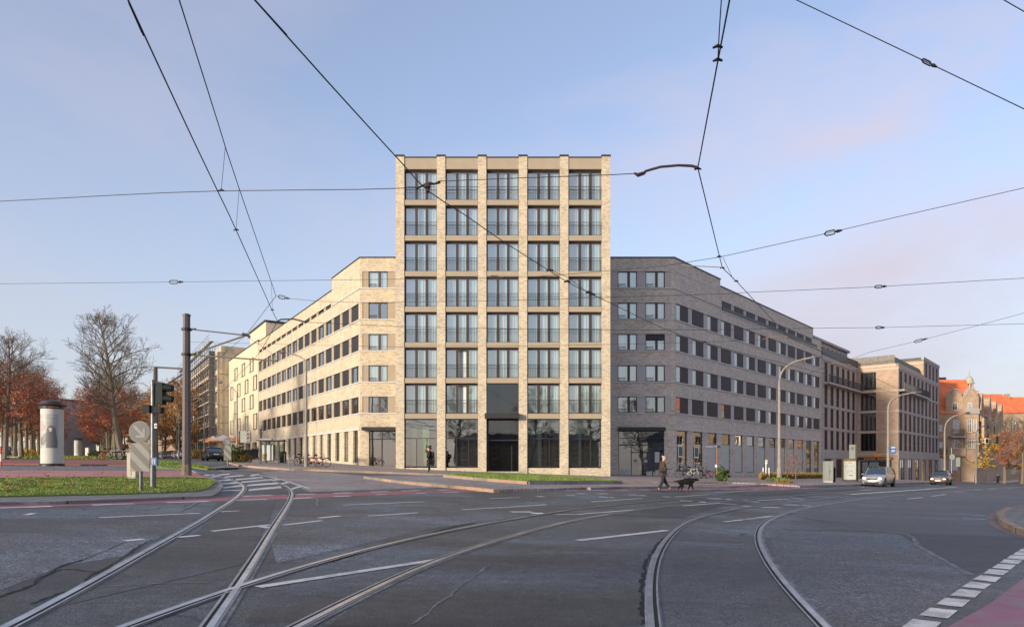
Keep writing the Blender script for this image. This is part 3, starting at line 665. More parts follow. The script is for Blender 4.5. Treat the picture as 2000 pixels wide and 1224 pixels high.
# ---------- the tower ----------
TY = 53.4; TS = .929      # the storeys are as high as those of the wings
def build_tower():
    t = empty('tall_building', (-9.79 * TS, TY, .104), 0, 'tall buff brick building of nine storeys with five window bays and six brick piers', 'building')
    t.scale = (TS, TS, TS)
    PX = [0, 3.46, 6.92, 10.36, 13.83, 17.36]; PW = .71; TOP = 27.35
    for i, x in enumerate(PX):
        mb = MB().box(x, x + PW, 0, .7, gz(-9.79 + x, TY) - .4, TOP); mb.build('brick_pier', M['brick'], t)
        MB().box(x - .04, x + PW + .04, -.05, .75, TOP, TOP + .14).build('pier_cap', M['roofcap'], t)
    for i in range(5):
        a, b = PX[i] + PW, PX[i + 1]
        MB().box(a, b, .08, .6, 26.32, 27.26).build('parapet_panel', M['render'], t)
        MB().box(a, b, .04, .62, 27.26, 27.36).build('parapet_cap', M['roofcap'], t)
        for k in range(7):
            z = 23.72 - 3.0 * k
            if i == 2 and k == 6: continue
            MB().box(a + .02, b - .02, .06, .62, z - .43, z).build('lintel', M['render'], t)
    # body behind, sides
    mb = MB(); zb = -.5; X1 = 18.07
    mb.quad((0.02, .7, zb), (0.02, 14, zb), (0.02, 14, 27.2), (0.02, .7, 27.2)); mb.quad((X1 - .02, .7, zb), (X1 - .02, 14, zb), (X1 - .02, 14, 27.2), (X1 - .02, .7, 27.2))
    mb.quad((0, 14, zb), (X1, 14, zb), (X1, 14, 27.2), (0, 14, 27.2)); mb.quad((0.02, .7, 27.2), (X1, .7, 27.2), (X1, 14, 27.2), (0.02, 14, 27.2))
    mb.build('side_wall', M['brick'], t)
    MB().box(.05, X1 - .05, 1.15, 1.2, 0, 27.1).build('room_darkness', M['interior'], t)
    W = PX[1] - PW; rnd = random.Random(4)
    def french(w, h, root, mode):
        mb = MB(); d = .08; fr = .10
        mb.box(0, w, 0, d, 0, .06).box(0, w, 0, d, h - .16, h).box(0, fr, 0, d, .06, h - .16).box(w - .05, w, 0, d, .06, h - .16)
        for c in (.355, .675): mb.box(w * c - .115, w * c + .115, -.02, d, .06, h - .16)
        for c in (.355, .675): mb.box(w * c - .01, w * c + .01, -.028, -.02, .06, h - .16)
        f = mb.build('french_window', M['frame'], root)
        segs = [(fr, w * .355 - .115), (w * .355 + .115, w * .675 - .115), (w * .675 + .115, w - .05)]
        mb = MB()
        for k, (a, b) in enumerate(segs):
            if mode == 'open' and k == 1: continue
            mb.quad((a, .04, .06), (b, .04, .06), (b, .04, h - .16), (a, .04, h - .16))
        mb.build('pane', M['glass'], f)
        cov = {'full': [(.03, .99)], 'right': [(.55, .99)], 'mid': [(.37, .62), (.82, .99)], 'open': [(.72, .99)], 'wide': [(.37, .99)]}[mode]
        mb = MB()
        for a, b in cov:
            n = int((b - a) * w / .045)
            for i in range(n):
                xx = [a * w + (b - a) * w * (i + q) / n for q in (0, 1)]; yy = [.22 + .035 * math.sin((i + q) * 1.35 + a * 9) + .012 * math.sin((i + q) * .5) for q in (0, 1)]
                mb.quad((xx[0], yy[0], .02), (xx[1], yy[1], .02), (xx[1], yy[1], h - .05), (xx[0], yy[0], h - .05))
        mb.build('curtain', M['curtain'], f)
        # thin net curtain cloth closes the rest at a distance
        mb = MB(); mb.quad((0, .34, 0), (w, .34, 0), (w, .34, h), (0, .34, h)); mb.build('net_curtain', M['net'], f)
        mb = MB(); n = 21
        for i in range(n): mb.box(.03 + (w - .06) * i / (n - 1) - .008, .03 + (w - .06) * i / (n - 1) + .008, -.27, -.255, .07, 1.12)
        mb.box(.0, w, -.28, -.245, 1.12, 1.155).box(0, w, -.275, -.25, .84, .86).box(0, w, -.275, -.25, .05, .075); mb.build('railing', M['dark'], f)
        return f
    protos = {}
    pat = {}
    for k in range(7):
        for i in range(5):
            if i == 2 and k == 6: continue
            mode = rnd.choice(['right', 'full', 'wide', 'mid', 'full', 'right'])
            if k == 0: mode = rnd.choice(['right', 'mid'])
            if (i, k) in ((1, 5), (1, 6)): mode = 'open'
            if k in (1, 2) and i in (0, 2): mode = 'right'
            z = 23.72 - 3.0 * k; x = PX[i] + PW
            if mode not in protos: f = protos[mode] = french(W, 2.56, t, mode)
            else: f = copy_tree(protos[mode]); f.parent = t
            f.location = (x, .42, z + .005)
            f.scale = ((PX[i + 1] - PX[i] - PW) / W, 1, 1)
    # ground floor
    for i in range(5):
        a, b = PX[i] + PW, PX[i + 1]; g = gz(-9.79 + a, TY)
        w_ = b - a
        if i != 2:
            zs = 1.22 if i < 2 else 1.28
            if i > 2: zs = 1.2
            MB().box(a, b, .12, .6, g - .8, zs - .06).build('plinth', M['brick'], t)
            mb = MB(); z1 = 5.28; fr = .07
            mb.box(0, w_, 0, .07, 0, fr).box(0, w_, 0, .07, z1 - zs - fr, z1 - zs).box(0, fr, 0, .07, fr, z1 - zs - fr).box(w_ - fr, w_, 0, .07, fr, z1 - zs - fr)
            mb.box(fr, w_ - fr, -.005, .07, 2.4, 2.46)
            for c in ((.36, .68) if i != 1 else (.33, .70)): mb.box(w_ * c - .025, w_ * c + .025, -.005, .07, fr, 2.4)
            f = mb.build('shop_window', M['dark'], t); f.location = (a, .40, zs)
            MB().quad((fr, .03, fr), (w_ - fr, .03, fr), (w_ - fr, .03, z1 - zs - fr), (fr, .03, z1 - zs - fr)).build('pane', M['glass_dark'], f)
            if i == 0:
                mb = MB()
                for c0, c1, zt in ((.2, .34, 3.4), (.52, .62, 3.3), (.62, .72, 3.3)): mb.quad((w_ * c0, .5, .0), (w_ * c1, .52, .0), (w_ * c1, .52, zt), (w_ * c0, .5, zt))
                mb.build('hanging_banner', M['green_cloth'], f)
            if i == 1:
                mb = MB()
                for z in (.2, .55, .9, 1.25, 1.6, 1.95): mb.box(.15, .62, .45, .6, z, z + .04)
                mb.box(.62, .66, .45, .6, 0, 2.1); mb.build('shelf', M['white'], f)
            if i == 3:
                MB().box(w_ * .52, w_ * .62, .3, .6, 0, z1 - zs).build('column', M['louvre'], f)
                MB().quad((.1, .5, 0), (w_ * .45, .5, 0), (w_ * .45, .5, z1 - zs - .3), (.1, .5, z1 - zs - .3)).build('curtain', M['dim'], f)
            if i == 4: MB().quad((.1, .5, 0), (w_ * .42, .5, 0), (w_ * .42, .5, 3.2), (.1, .5, 3.2)).build('curtain', M['dim'], f)
        else:
            f = MB().box(a + .03, b - .03, .40, .47, 8.40, 8.5).box(a, a + .05, .4, .47, 5.7, 8.4).box(b - .05, b, .4, .47, 5.7, 8.4).build('entrance_glazing', M['dark'], t)
            MB().quad((a + .05, .43, 5.6), (b - .05, .43, 5.6), (b - .05, .43, 8.4), (a + .05, .43, 8.4)).build('pane', M['glass_blue'], f)
            MB().box(a - .12, b + .02, -.62, .4, 5.28, 5.72).build('canopy', M['dark'], t)
            f = MB().box(a, a + .18, .4, .5, g, 5.25).box(b - .06, b, .4, .5, g, 5.25).box(a + .18, b - .06, .4, .5, 3.45, 3.53).box(a + .18, b - .06, .4, .5, 5.15, 5.25).box(a + 2.1, a + 2.17, .38, .5, g, 3.0).build('entrance_door', M['dark'], t)
            MB().quad((a + .18, .44, g), (b - .06, .44, g), (b - .06, .44, 5.2), (a + .18, .44, 5.2)).build('pane', M['glass_blue'], f)
            MB().box(a + .03, b - .03, .12, .6, g - .5, g + .1).build('threshold', M['concrete_grey'], t)
    MB().box(PX[3] + .25, PX[3] + .36, -.04, 0, 2.75, 2.87).build('entry_speaker', M['white'], t)
    mb = MB()      # two outlet pipes on the right flank
    for z in (23.9, 22.6, 19.2): mb.box(18.05, 18.14, .9, 1.0, z - .9, z)
    mb.build('flank_pipe', M['dark'], t)
    return t
m, tt, bb = newmat('net curtain'); bb.inputs['Base Color'].default_value = (.62, .68, .66, 1); bb.inputs['Roughness'].default_value = .9
M['net'] = m
M['green_cloth'] = plain('green cloth', (.30, .50, .16), .9, var=.2)
M['dim'] = plain('dim grey blind', (.12, .14, .13), .9)
M['glass_blue'] = glass('bluish door glass', .09, (.30, .34, .38))
M['frost'] = plain('frosted foil', (.45, .47, .45), .6, var=.04, scale=.6)
build_tower()

# ---------- the two wings ----------
CY = 60.5
def wing(side):
    """side -1 left, +1 right; root at the outer corner of the front part"""
    lf = side < 0
    cx = -13.48 if lf else 14.39
    vp = 166 if lf else 2168
    d = Vector(((vp - 1000), F, 0)).normalized()                # the way the long face runs
    if lf: rz = math.atan2(-d.y, -d.x)                          # local +x must run so that -y faces the street
    else: rz = math.atan2(d.y, d.x)
    br = M['brick'] if lf else M['brick_shade']; rd = M['render'] if lf else M['render_grey']; ld = M['ledge']
    t = empty('office_wing', (cx, CY, 0), 0, 'long sunlit buff brick wing with rows of dark windows running away to the left' if lf else 'long shade greyed buff brick wing in shade running away to the right', 'building')
    t.rotation_euler = (0, 0, 0)
    LEN = 41.9 if lf else 41.0; n = 16 if lf else 13; pitch = 2.61 if lf else 3.13; ww = 1.93 if lf else 2.35; first = .52 if lf else .40
    SILL = [17.09 - 2.77 * k for k in range(5)]; WH = 1.45; ROOF = 19.72; LOW = 18.55 if lf else 19.05; STEP = first + 3 * pitch - .3
    # long face: build in a frame u along the wall away from the corner, y depth
    face = empty('long_face', (0, 0, 0), 0)
    face.parent = t
    # local matrix: u axis -> direction d ; outward normal = -y
    nrm = Vector((-d.y, d.x, 0)) if lf else Vector((d.y, -d.x, 0))      # outward
    def Mx(): return Matrix(((d.x, -nrm.x, 0, 0), (d.y, -nrm.y, 0, 0), (0, 0, 1, 0), (0, 0, 0, 1)))
    MX = Mx(); bpy.data.objects.remove(face)
    if lf:
        # mirror-free frame: x' = -u so that the frame stays right handed
        MX = Matrix(((-d.x, -nrm.x, 0, 0), (-d.y, -nrm.y, 0, 0), (0, 0, 1, 0), (0, 0, 0, 1)))
    rot = MX.to_euler().z
    sg = -1 if lf else 1
    def ux(a, b): return (min(sg * a, sg * b), max(sg * a, sg * b))
    def fin(mb, name, mat, par=t):
        o = mb.build(name, mat, par)
        if par is t: o.rotation_euler = (0, 0, rot)
        return o
    # brick wall with the window strips left out
    holes = []
    for k in range(5):
        z0 = SILL[k]
        if k == 0: holes.append((*ux(.28, STEP), z0, z0 + WH))
        else:
            endu = LEN - .25
            if lf and k == 4: endu = LEN - 2.4
            holes.append((*ux(.28, endu), z0, z0 + WH))
    if not lf: hl0, hl1 = 16.75, 17.72
    else: hl0, hl1 = 16.95, 17.42
    endtop = LEN - .6 if lf else LEN - 4.0
    holes.append((*ux(STEP + .35, endtop), hl0, hl1))
    gfw = 1.25 if lf else 2.05; goff = .05
    gf = [(first + i * pitch + goff, first + i * pitch + goff + gfw) for i in range(n - (2 if lf else 0))]
    gl = lambda u: gz(cx + d.x * u, CY + d.y * u)
    for a, b in gf: holes.append((*ux(a, b), (gl(a) + .35) if lf else gl(a) + .55, 4.48))
    if lf: holes.append((*ux(LEN - 3.6, LEN - 1.2), gl(LEN) - .3, 3.6)); holes.append((*ux(LEN - 2.3, LEN - .9), 4.2, 6.3))
    mb = MB(); x0, x1 = ux(0, LEN)
    wall_grid(mb, x0, x1, -2.5, LOW - 1.2, [h for h in holes if h[3] < LOW - 1.0], .22)
    # upper courses: tall near the corner, lower beyond the step
    xa, xb = ux(0, STEP); wall_grid(mb, xa, xb, LOW - 1.2, ROOF, [h for h in holes if False])
    if lf: xa, xb = ux(STEP, LEN)
    else: xa, xb = ux(STEP, LEN - 3.4)
    wall_grid(mb, xa, xb, LOW - 1.2, LOW, [])
    fin(mb, 'brick_wall', br)
    # flat roofs, back
    mb = MB()
    a0, a1 = ux(0, STEP); mb.box(a0, a1, .02, 9, LOW - .5, ROOF - .1); a0, a1 = ux(STEP, LEN if lf else LEN - 3.4); mb.box(a0, a1, .02, 9, LOW - 1.0, LOW - .1)
    fin(mb, 'roof', M['roofcap'])
    mb = MB(); a0, a1 = ux(-.0, STEP + .05); mb.box(a0, a1, -.06, .25, ROOF, ROOF + .1); a0, a1 = ux(STEP + .05, (LEN if lf else LEN - 3.35)); mb.box(a0, a1, -.06, .25, LOW, LOW + .1)
    fin(mb, 'roof_edge', M['roofcap'])
    mb = MB(); a0, a1 = ux(LEN - .35, LEN); mb.box(a0, a1, .23, 12, -2, 16.6); a0, a1 = ux(.4, LEN - .4); mb.box(a0, a1, .75, .8, -2, LOW - .6); fin(mb, 'inner_wall', M['interior'])
    if not lf:
        mb = MB(); a0, a1 = ux(LEN - 3.4, LEN); mb.box(a0, a1, .3, .34, 17.0, 17.9); fin(mb, 'terrace_railing', M['dark'])
    mb = MB(); a0, a1 = ux(STEP - .2, STEP); mb.box(a0, a1, 0.02, 9, LOW, ROOF - .02); fin(mb, 'step_wall', br)
    # render panels between the windows, sills, string course
    for k in range(5):
        z0 = SILL[k]; nn = 3 if k == 0 else (n if not (lf and k == 4) else n - 1)
        ends = STEP if k == 0 else LEN - (2.4 if lf and k == 4 else .25)
        prev = .28
        for i in range(nn + 1):
            a = first + i * pitch if i < nn else ends
            if a - prev > .02: q = ux(prev, a); fin(MB().box(q[0], q[1], .05, .30, z0, z0 + WH), 'render_panel', rd)
            prev = a + ww
        mb = MB(); q = ux(.0, ends + .1); mb.box(q[0], q[1], -.07, .26, z0 - .10, z0 - .001); fin(mb, 'sill', ld)
        if not lf or True:
            mb = MB(); q = ux(.0, ends + .1); mb.box(q[0], q[1], -.02, .1, z0 + WH + .001, z0 + WH + .05); fin(mb, 'lintel', ld)
    mb = MB(); q = ux(0, LEN); mb.box(q[0], q[1], -.07, .2, 4.49, 4.66); fin(mb, 'string_course', ld)
    if not lf: mb = MB(); q = ux(STEP, LEN); mb.box(q[0], q[1], -.07, .2, 16.62, 16.74); fin(mb, 'upper_ledge', ld)
    # windows on the long face
    rnd = random.Random(11 if lf else 12); protos = {}
    def put(kind, u, z, w_, h_):
        key = (kind, round(w_, 2), round(h_, 2))
        if key not in protos:
            if kind == 'dark': f = make_window(w_, h_, t, 'none', split=.5 if not lf else .68, mull=.09, reflect='glass')
            elif kind == 'curt': f = make_window(w_, h_, t, 'curtain', split=.42, mull=.09)
            elif kind == 'half':
                f = make_window(w_, h_, t, 'none', split=.40, mull=.07, reflect='glass_dark')
                MB().box(.07, w_ * .36, .1, .12, .07, h_ - .07).build('curtain', M['curtain'], f)
                MB().box(w_ * .43, w_ - .07, .0, .025, .07, h_ - .07).build('louvre_panel', M['louvre'], f)
            else: f = make_window(w_, h_, t, 'blind', split=.5, mull=.08, blindfrac=.97)
            protos[key] = f
        else: f = copy_tree(protos[key]); f.parent = t
        u0 = u if not lf else u + w_
        p = MX @ Vector((sg * u0, .14 if lf else .065, 0)); f.location = (p.x, p.y, z); f.rotation_euler = (0, 0, rot); return f
    for k in range(5):
        nn = 3 if k == 0 else (n if not (lf and k == 4) else n - 1)
        for i in range(nn):
            kind = rnd.choice(['half', 'half', 'half', 'blind', 'half', 'blind'] if not lf else ['dark', 'dark', 'dark', 'blind', 'blind'])
            put(kind, first + i * pitch, SILL[k], ww, WH)
    nn = n if lf else n - 1
    for i in range(3, nn):
        if first + i * pitch + ww < endtop + .5: put('dark' if lf and i % 3 == 1 else 'blind', first + i * pitch, hl0, ww, hl1 - hl0)
    # filler between slit windows
    prev = STEP + .35
    for i in range(3, nn):
        a = first + i * pitch
        if a + ww < endtop + .5:
            if a > prev: q = ux(prev, a); fin(MB().box(q[0], q[1], .05, .25, hl0, hl1), 'small_panel', rd)
            prev = a + ww
    if prev < endtop: q = ux(prev, endtop); fin(MB().box(q[0], q[1], .05, .25, hl0, hl1), 'small_panel', rd)
    if not lf:
        mb = MB(); q = ux(STEP + .35, endtop + 2); mb.box(q[0], q[1], -.10, -.08, 16.76, 17.1); fin(mb, 'balcony_strip', M['dark'])
    # ground floor glazing
    for j, (a, b) in enumerate(gf):
        z0 = gl(a) + (.35 if lf else .55); h_ = 4.48 - z0; w_ = b - a
        mb = MB(); fr = .06; mb.box(0, w_, 0, .06, 0, fr).box(0, w_, 0, .06, h_ - fr, h_).box(0, fr, 0, .06, fr, h_ - fr).box(w_ - fr, w_, 0, .06, fr, h_ - fr)
        if not lf: mb.box(fr, w_ - fr, 0, .06, h_ * .72, h_ * .72 + .05)
        else: mb.box(w_ * .55, w_ * .55 + .05, 0, .06, fr, h_ - fr)
        f = mb.build('tall_window', M['dark'], t)
        MB().quad((fr, .03, fr), (w_ - fr, .03, fr), (w_ - fr, .03, h_ - fr), (fr, .03, h_ - fr)).build('pane', M['glass_dark'], f)
        if not lf and 2 <= j <= 10: MB().box(fr, w_ - fr, .012, .028, fr, h_ * .72).build('frosted_foil', M['frost'], f)
        if not lf and j in (9, 10, 8): MB().box(.2, w_ - .5, .3, .32, h_ * .76, h_ - .2).build('lit_room', M['warm'], f)
        if not lf and j < 2:
            MB().box(w_ * .2, w_ * .65, -.03, -.01, 1.3, 2.35).box(w_ * .25, w_ * .6, -.035, -.03, 1.42, 2.25, m=1).build('notice_board', [M['white'], M['dim']], f)
            flower(f, w_, 1.25)
        u0 = a if not lf else b
        p = MX @ Vector((sg * u0, .15 if lf else .10, 0)); f.location = (p.x, p.y, z0); f.rotation_euler = (0, 0, rot)
    if lf:
        mb = MB(); q = ux(LEN - 3.6, LEN - 1.2); mb.box(q[0], q[1], .5, .55, gl(LEN) - .3, 3.6); q = ux(LEN - 2.3, LEN - .9); mb.box(q[0], q[1], .2, .25, 4.2, 6.3); fin(mb, 'gateway', M['dark'])
    # ---- front part (faces the camera)
    if lf: fx0, fx1 = 0.0, 4.5; wins = [(.75, 2.46)]
    else: fx0, fx1 = -7.5, 0.0; wins = [(9.38 - cx, 11.1 - cx), (11.85 - cx, 13.57 - cx)]
    holes = []
    fxa, fxb = (.0, 3.2) if lf else (-5.8, -.0)
    st0, st1 = (.22, 3.15) if lf else (-5.8, -.28)
    for k in range(5): holes.append((st0, st1, SILL[k], SILL[k] + WH))
    door = (.80, 3.2) if lf else (9.44 - cx, 13.5 - cx)
    gd = gz(cx + (door[0] + door[1]) / 2, CY) + .02
    holes.append((door[0], door[1], gd - 1, 4.42))
    mb = MB(); wall_grid(mb, fx0, fx1, -2, ROOF, holes, .22); mb.build('front_brick_wall', br, t)
    MB().box(fx0 - (.06 if lf else 0), fx1 + (0 if lf else .06), -.06, .25, ROOF, ROOF + .1).build('roof_edge', M['roofcap'], t)
    MB().box(fx0 + .1, fx1 - .1, .7, .75, -1, ROOF - .2).build('inner_wall', M['interior'], t)
    mb = MB(); mb.box(fx0 + .05, fx1 - .05, .02, 8, ROOF - .4, ROOF - .1); mb.build('roof', M['roofcap'], t)
    for k in range(5):
        z0 = SILL[k]; prev = st0
        for a, b in wins + [(st1, None)]:
            if a - prev > .01: MB().box(prev, a, .05, .3, z0, z0 + WH).build('render_panel', rd, t)
            prev = b
        MB().box(fx0, fx1, -.07, .26, z0 - .10, z0 - .001).build('sill', ld, t)
        MB().box(fx0, fx1, -.02, .1, z0 + WH + .001, z0 + WH + .05).build('lintel', ld, t)
        for j, (a, b) in enumerate(wins):
            if not lf and k == 2 and j == 1:
                f = make_window(b - a, WH, t, 'curtain', split=.57, mull=.22, rail=True); MB().box(.05, b - a - .05, -.05, -.02, WH * .6, WH - .02).build('blind', M['louvre'], f)
            elif k == 4: f = make_window(b - a, WH, t, 'none', split=.57, mull=.22, rail=not lf)
            elif k == 1 and lf: f = make_window(b - a, WH, t, 'none', split=.57, mull=.22, rail=True)
            else: f = make_window(b - a, WH, t, 'curtain', split=.57, mull=.22, rail=True)
            f.location = (a, .12, z0)
    # entrance
    a, b = door; w_ = b - a; h_ = 4.42 - gd
    mb = MB(); fr = .08; mb.box(0, w_, 0, .08, h_ - fr, h_).box(0, fr, 0, .08, 0, h_ - fr).box(w_ - fr, w_, 0, .08, 0, h_ - fr).box(0, w_, 0, .08, 2.45 if lf else 2.75, 2.53 if lf else 2.83)
    if lf: mb.box(w_ * .45, w_ * .45 + .1, -.01, .08, 0, 2.45).box(w_ * .48, w_ * .48 + .05, 0, .08, 2.53, h_)
    else:
        for q in (.28, .52, .75): mb.box(w_ * q, w_ * q + .06, -.01, .08, 0, 2.75)
        mb.box(w_ * .28, w_ * .75, -.01, .08, 2.1, 2.18); mb.box(fr, w_ - fr, -.01, .08, 3.4, 3.44)
    f = mb.build('entrance', M['dark'], t); f.location = (a, .16, gd)
    MB().quad((fr, .04, 0), (w_ - fr, .04, 0), (w_ - fr, .04, h_ - fr), (fr, .04, h_ - fr)).build('pane', M['glass_dark' if lf else 'glass_door'], f)
    if not lf:
        MB().box(w_ * .2, w_ * .78, .3, .32, 2.35, 2.6).build('light_strip', M['frost'], f)
        MB().box(w_ * .80, w_ * .90, -.03, -.02, 1.25, 2.2).build('poster', M['frost'], f)
        for q, s_ in ((.12, .75), (.90, .75)): flower(f, w_ * 2 * q if q < .5 else w_ * 2 * q, s_, at_x=w_ * q)
        mb = MB()
        for (fxx, fz, rr) in ((.40, 1.35, .2), (.60, 1.37, .15), (.44, 1.12, .12), (.37, 1.42, .13)):
            petal(mb, w_ * fxx, fz, rr, -.015)
        mb.build('flower_decal', M['frost'], f)
    MB().box(a - (.5 if lf else .05), b + .03, -.75 if lf else -.45, .0, 4.42, 4.72).build('canopy', M['dark'], t)
    if not lf: MB().box(13.95 - cx, 14.03 - cx, -.05, 0, 3.1, 3.4).build('wall_lamp', M['white'], t)
    return t
M['warm'] = plain('lit warm room', (.75, .42, .16), .8, emit=.35, var=.5, scale=4)
M['glass_door'] = glass('entrance glass', .20, (.45, .5, .52))
def petal(mb, cx_, cz, r, y):
    n = 14; pts = []
    for i in range(n):
        a = 2 * math.pi * i / n; q = r * (1 + .25 * math.sin(3 * a + cx_) + .12 * math.sin(7 * a)); pts.append((cx_ + q * math.cos(a), y, cz + q * .8 * math.sin(a)))
    mb.quad(*pts)
def flower(f, w_, s_, at_x=None):
    """pale tulip like window foil shapes at the foot of the glass"""
    mb = MB(); rnd = random.Random(int(w_ * 100)); xc = w_ / 2 if at_x is None else at_x
    for i in range(6):
        x = xc + rnd.uniform(-.36, .36) * (w_ if at_x is None else 1.4); h = s_ * rnd.uniform(.5, 1); bw = .13 * (1 if at_x is None else 1.5)
        mb.quad((x - .03, -.012 - i * .002, .06), (x + .03, -.012 - i * .002, .06), (x + bw, -.012 - i * .002, h * .6), (x + bw * .6, -.012 - i * .002, h), (x, -.012 - i * .002, h * .85), (x - bw * .6, -.012 - i * .002, h), (x - bw, -.012 - i * .002, h * .6))
    mb.build('flower_decal', M['frost'], f)
wing(-1); wing(1)
# ================= other buildings =================
DL = Vector((166 - 1000, F, 0)).normalized(); DR = Vector((2168 - 1000, F, 0)).normalized()
def frame_rot(d, lf):
    n = Vector((-d.y, d.x, 0)) if lf else Vector((d.y, -d.x, 0))
    s = -1 if lf else 1
    MX = Matrix(((s * d.x, -n.x, 0, 0), (s * d.y, -n.y, 0, 0), (0, 0, 1, 0), (0, 0, 0, 1)))
    return MX.to_euler().z
def simple_win(root, w, h, frame='dark', pane='glass_dark', bars=(.5,), hb=(), name='window', fr=.08):
    mb = MB().box(0, w, 0, .06, 0, fr).box(0, w, 0, .06, h - fr, h).box(0, fr, 0, .06, fr, h - fr).box(w - fr, w, 0, .06, fr, h - fr)
    for b in bars: mb.box(w * b - fr * .4, w * b + fr * .4, 0, .06, fr, h - fr)
    for b in hb: mb.box(fr, w - fr, 0, .06, h * b - fr * .4, h * b + fr * .4)
    f = mb.build(name, M[frame], root)
    MB().quad((fr, .03, fr), (w - fr, .03, fr), (w - fr, .03, h - fr), (fr, .03, h - fr)).build('pane', M[pane], f); return f
def cp(f, root, x, y, z, rz=0):
    c = copy_tree(f); c.parent = root; c.location = (x, y, z); c.rotation_euler = (0, 0, rz); return c

# ---- cream building after the left wing
def cream():
    p = Vector((-13.48, CY, 0)) + DL * 42.0
    t = empty('apartment_building', (p.x, p.y, 0), frame_rot(DL, True), 'cream rendered apartment building with staggered windows between scaffold and brick wing', 'building')
    Ln = 23.0; rows = [(15.0, 1.95), (12.15, 2.05), (9.6, 2.0), (6.5, 2.2)]; holes = []; ws = []
    for r, (z, h) in enumerate(rows):
        for c in range(4):
            u = (3.0 if r % 2 == 0 else .6) + c * 6.1
            if u + 2.9 > Ln: continue
            holes.append((-u - 2.9, -u, z, z + h)); ws.append((-u - 2.9, z, h))
    holes += [(-8.5, -.8, -.4, 4.6), (-16.5, -10, -.2, 4.3)]
    mb = MB(); wall_grid(mb, -Ln, 0, -1.5, 18.8, holes, .5); mb.build('wall', M['cream'], t)
    MB().box(-Ln, 0, .02, 12, 17.9, 18.7).box(-Ln - .05, .05, -.06, .3, 18.8, 18.95).build('roof', M['roofcap'], t)
    MB().box(-Ln + .2, -.2, 1.2, 1.25, -1, 18.6).build('inner_wall', M['interior'], t)
    MB().box(-Ln, -Ln + .3, .5, 12, -1, 18.6).build('end_wall', M['cream'], t)
    MB().box(-9.5, 1.2, .8, 10, 18.8, 21.4).build('penthouse', M['cream'], t); MB().box(-9.7, 1.4, .6, 10.2, 21.4, 21.6).build('penthouse_roof', M['roofcap'], t)
    MB().box(-5.2, -3.9, -.02, .45, .2, 4.6).build('entrance_pier', M['cream'], t)
    for x, z, h in ws:
        f = simple_win(t, 2.9, h, 'frame', 'glass_dark', (.33, .66)); f.location = (x, .32, z)
        MB().box(.25, 1.25, -.16, -.08, .05, h - .05).build('shutter', M['cream'], f)
        MB().box(-.05, 2.95, -.38, -.3, -.08, 0).build('sill', M['dark'], f)
    f = simple_win(t, 6.3, 4.3, 'dark', 'glass_dark', (.25, .5, .75), (.65,), 'shop_window'); f.location = (-16.4, .4, -.1)
    o = MB().box(-13.6, -10.2, -.22, -.12, 4.55, 5.25).build('shop_sign', M['sign_dark'], t)
    MB().box(-13.5, -12.9, -.24, -.22, 4.65, 5.15).build('emblem', M['red'], o); MB().box(-12.7, -10.5, -.24, -.22, 4.8, 5.0).build('lettering', M['white'], o)
    b = MB().quad((-8.2, -.12, 4.9), (-5.0, -.12, 4.8), (-5.0, -.12, 6.35), (-8.2, -.12, 6.2)).build('hanging_banner', M['white'], t)
    for zz, x0, x1 in ((5.75, -7.8, -5.5), (5.2, -7.2, -5.8)):
        mb = MB(); n = 7
        for i in range(n): mb.box(x0 + (x1 - x0) * i / n, x0 + (x1 - x0) * (i + .65) / n, -.135, -.125, zz, zz + .32)
        mb.build('lettering', M['red'], b)
M['red'] = plain('red', (.55, .05, .04), .5); M['sign_dark'] = plain('dark sign', (.05, .03, .04), .5)
M['sign_grey'] = plain('sign back grey', (.20, .205, .20), .5, .2, .05); M['sign_dk'] = plain('sign face grey', (.07, .075, .075), .5, 0, .05)
M['blue'] = plain('blue', (.04, .14, .40), .45, var=.05); M['signblue'] = plain('street sign blue', (.03, .03, .12), .45, var=.05); M['orange'] = plain('orange', (.85, .30, .03), .6)
cream()

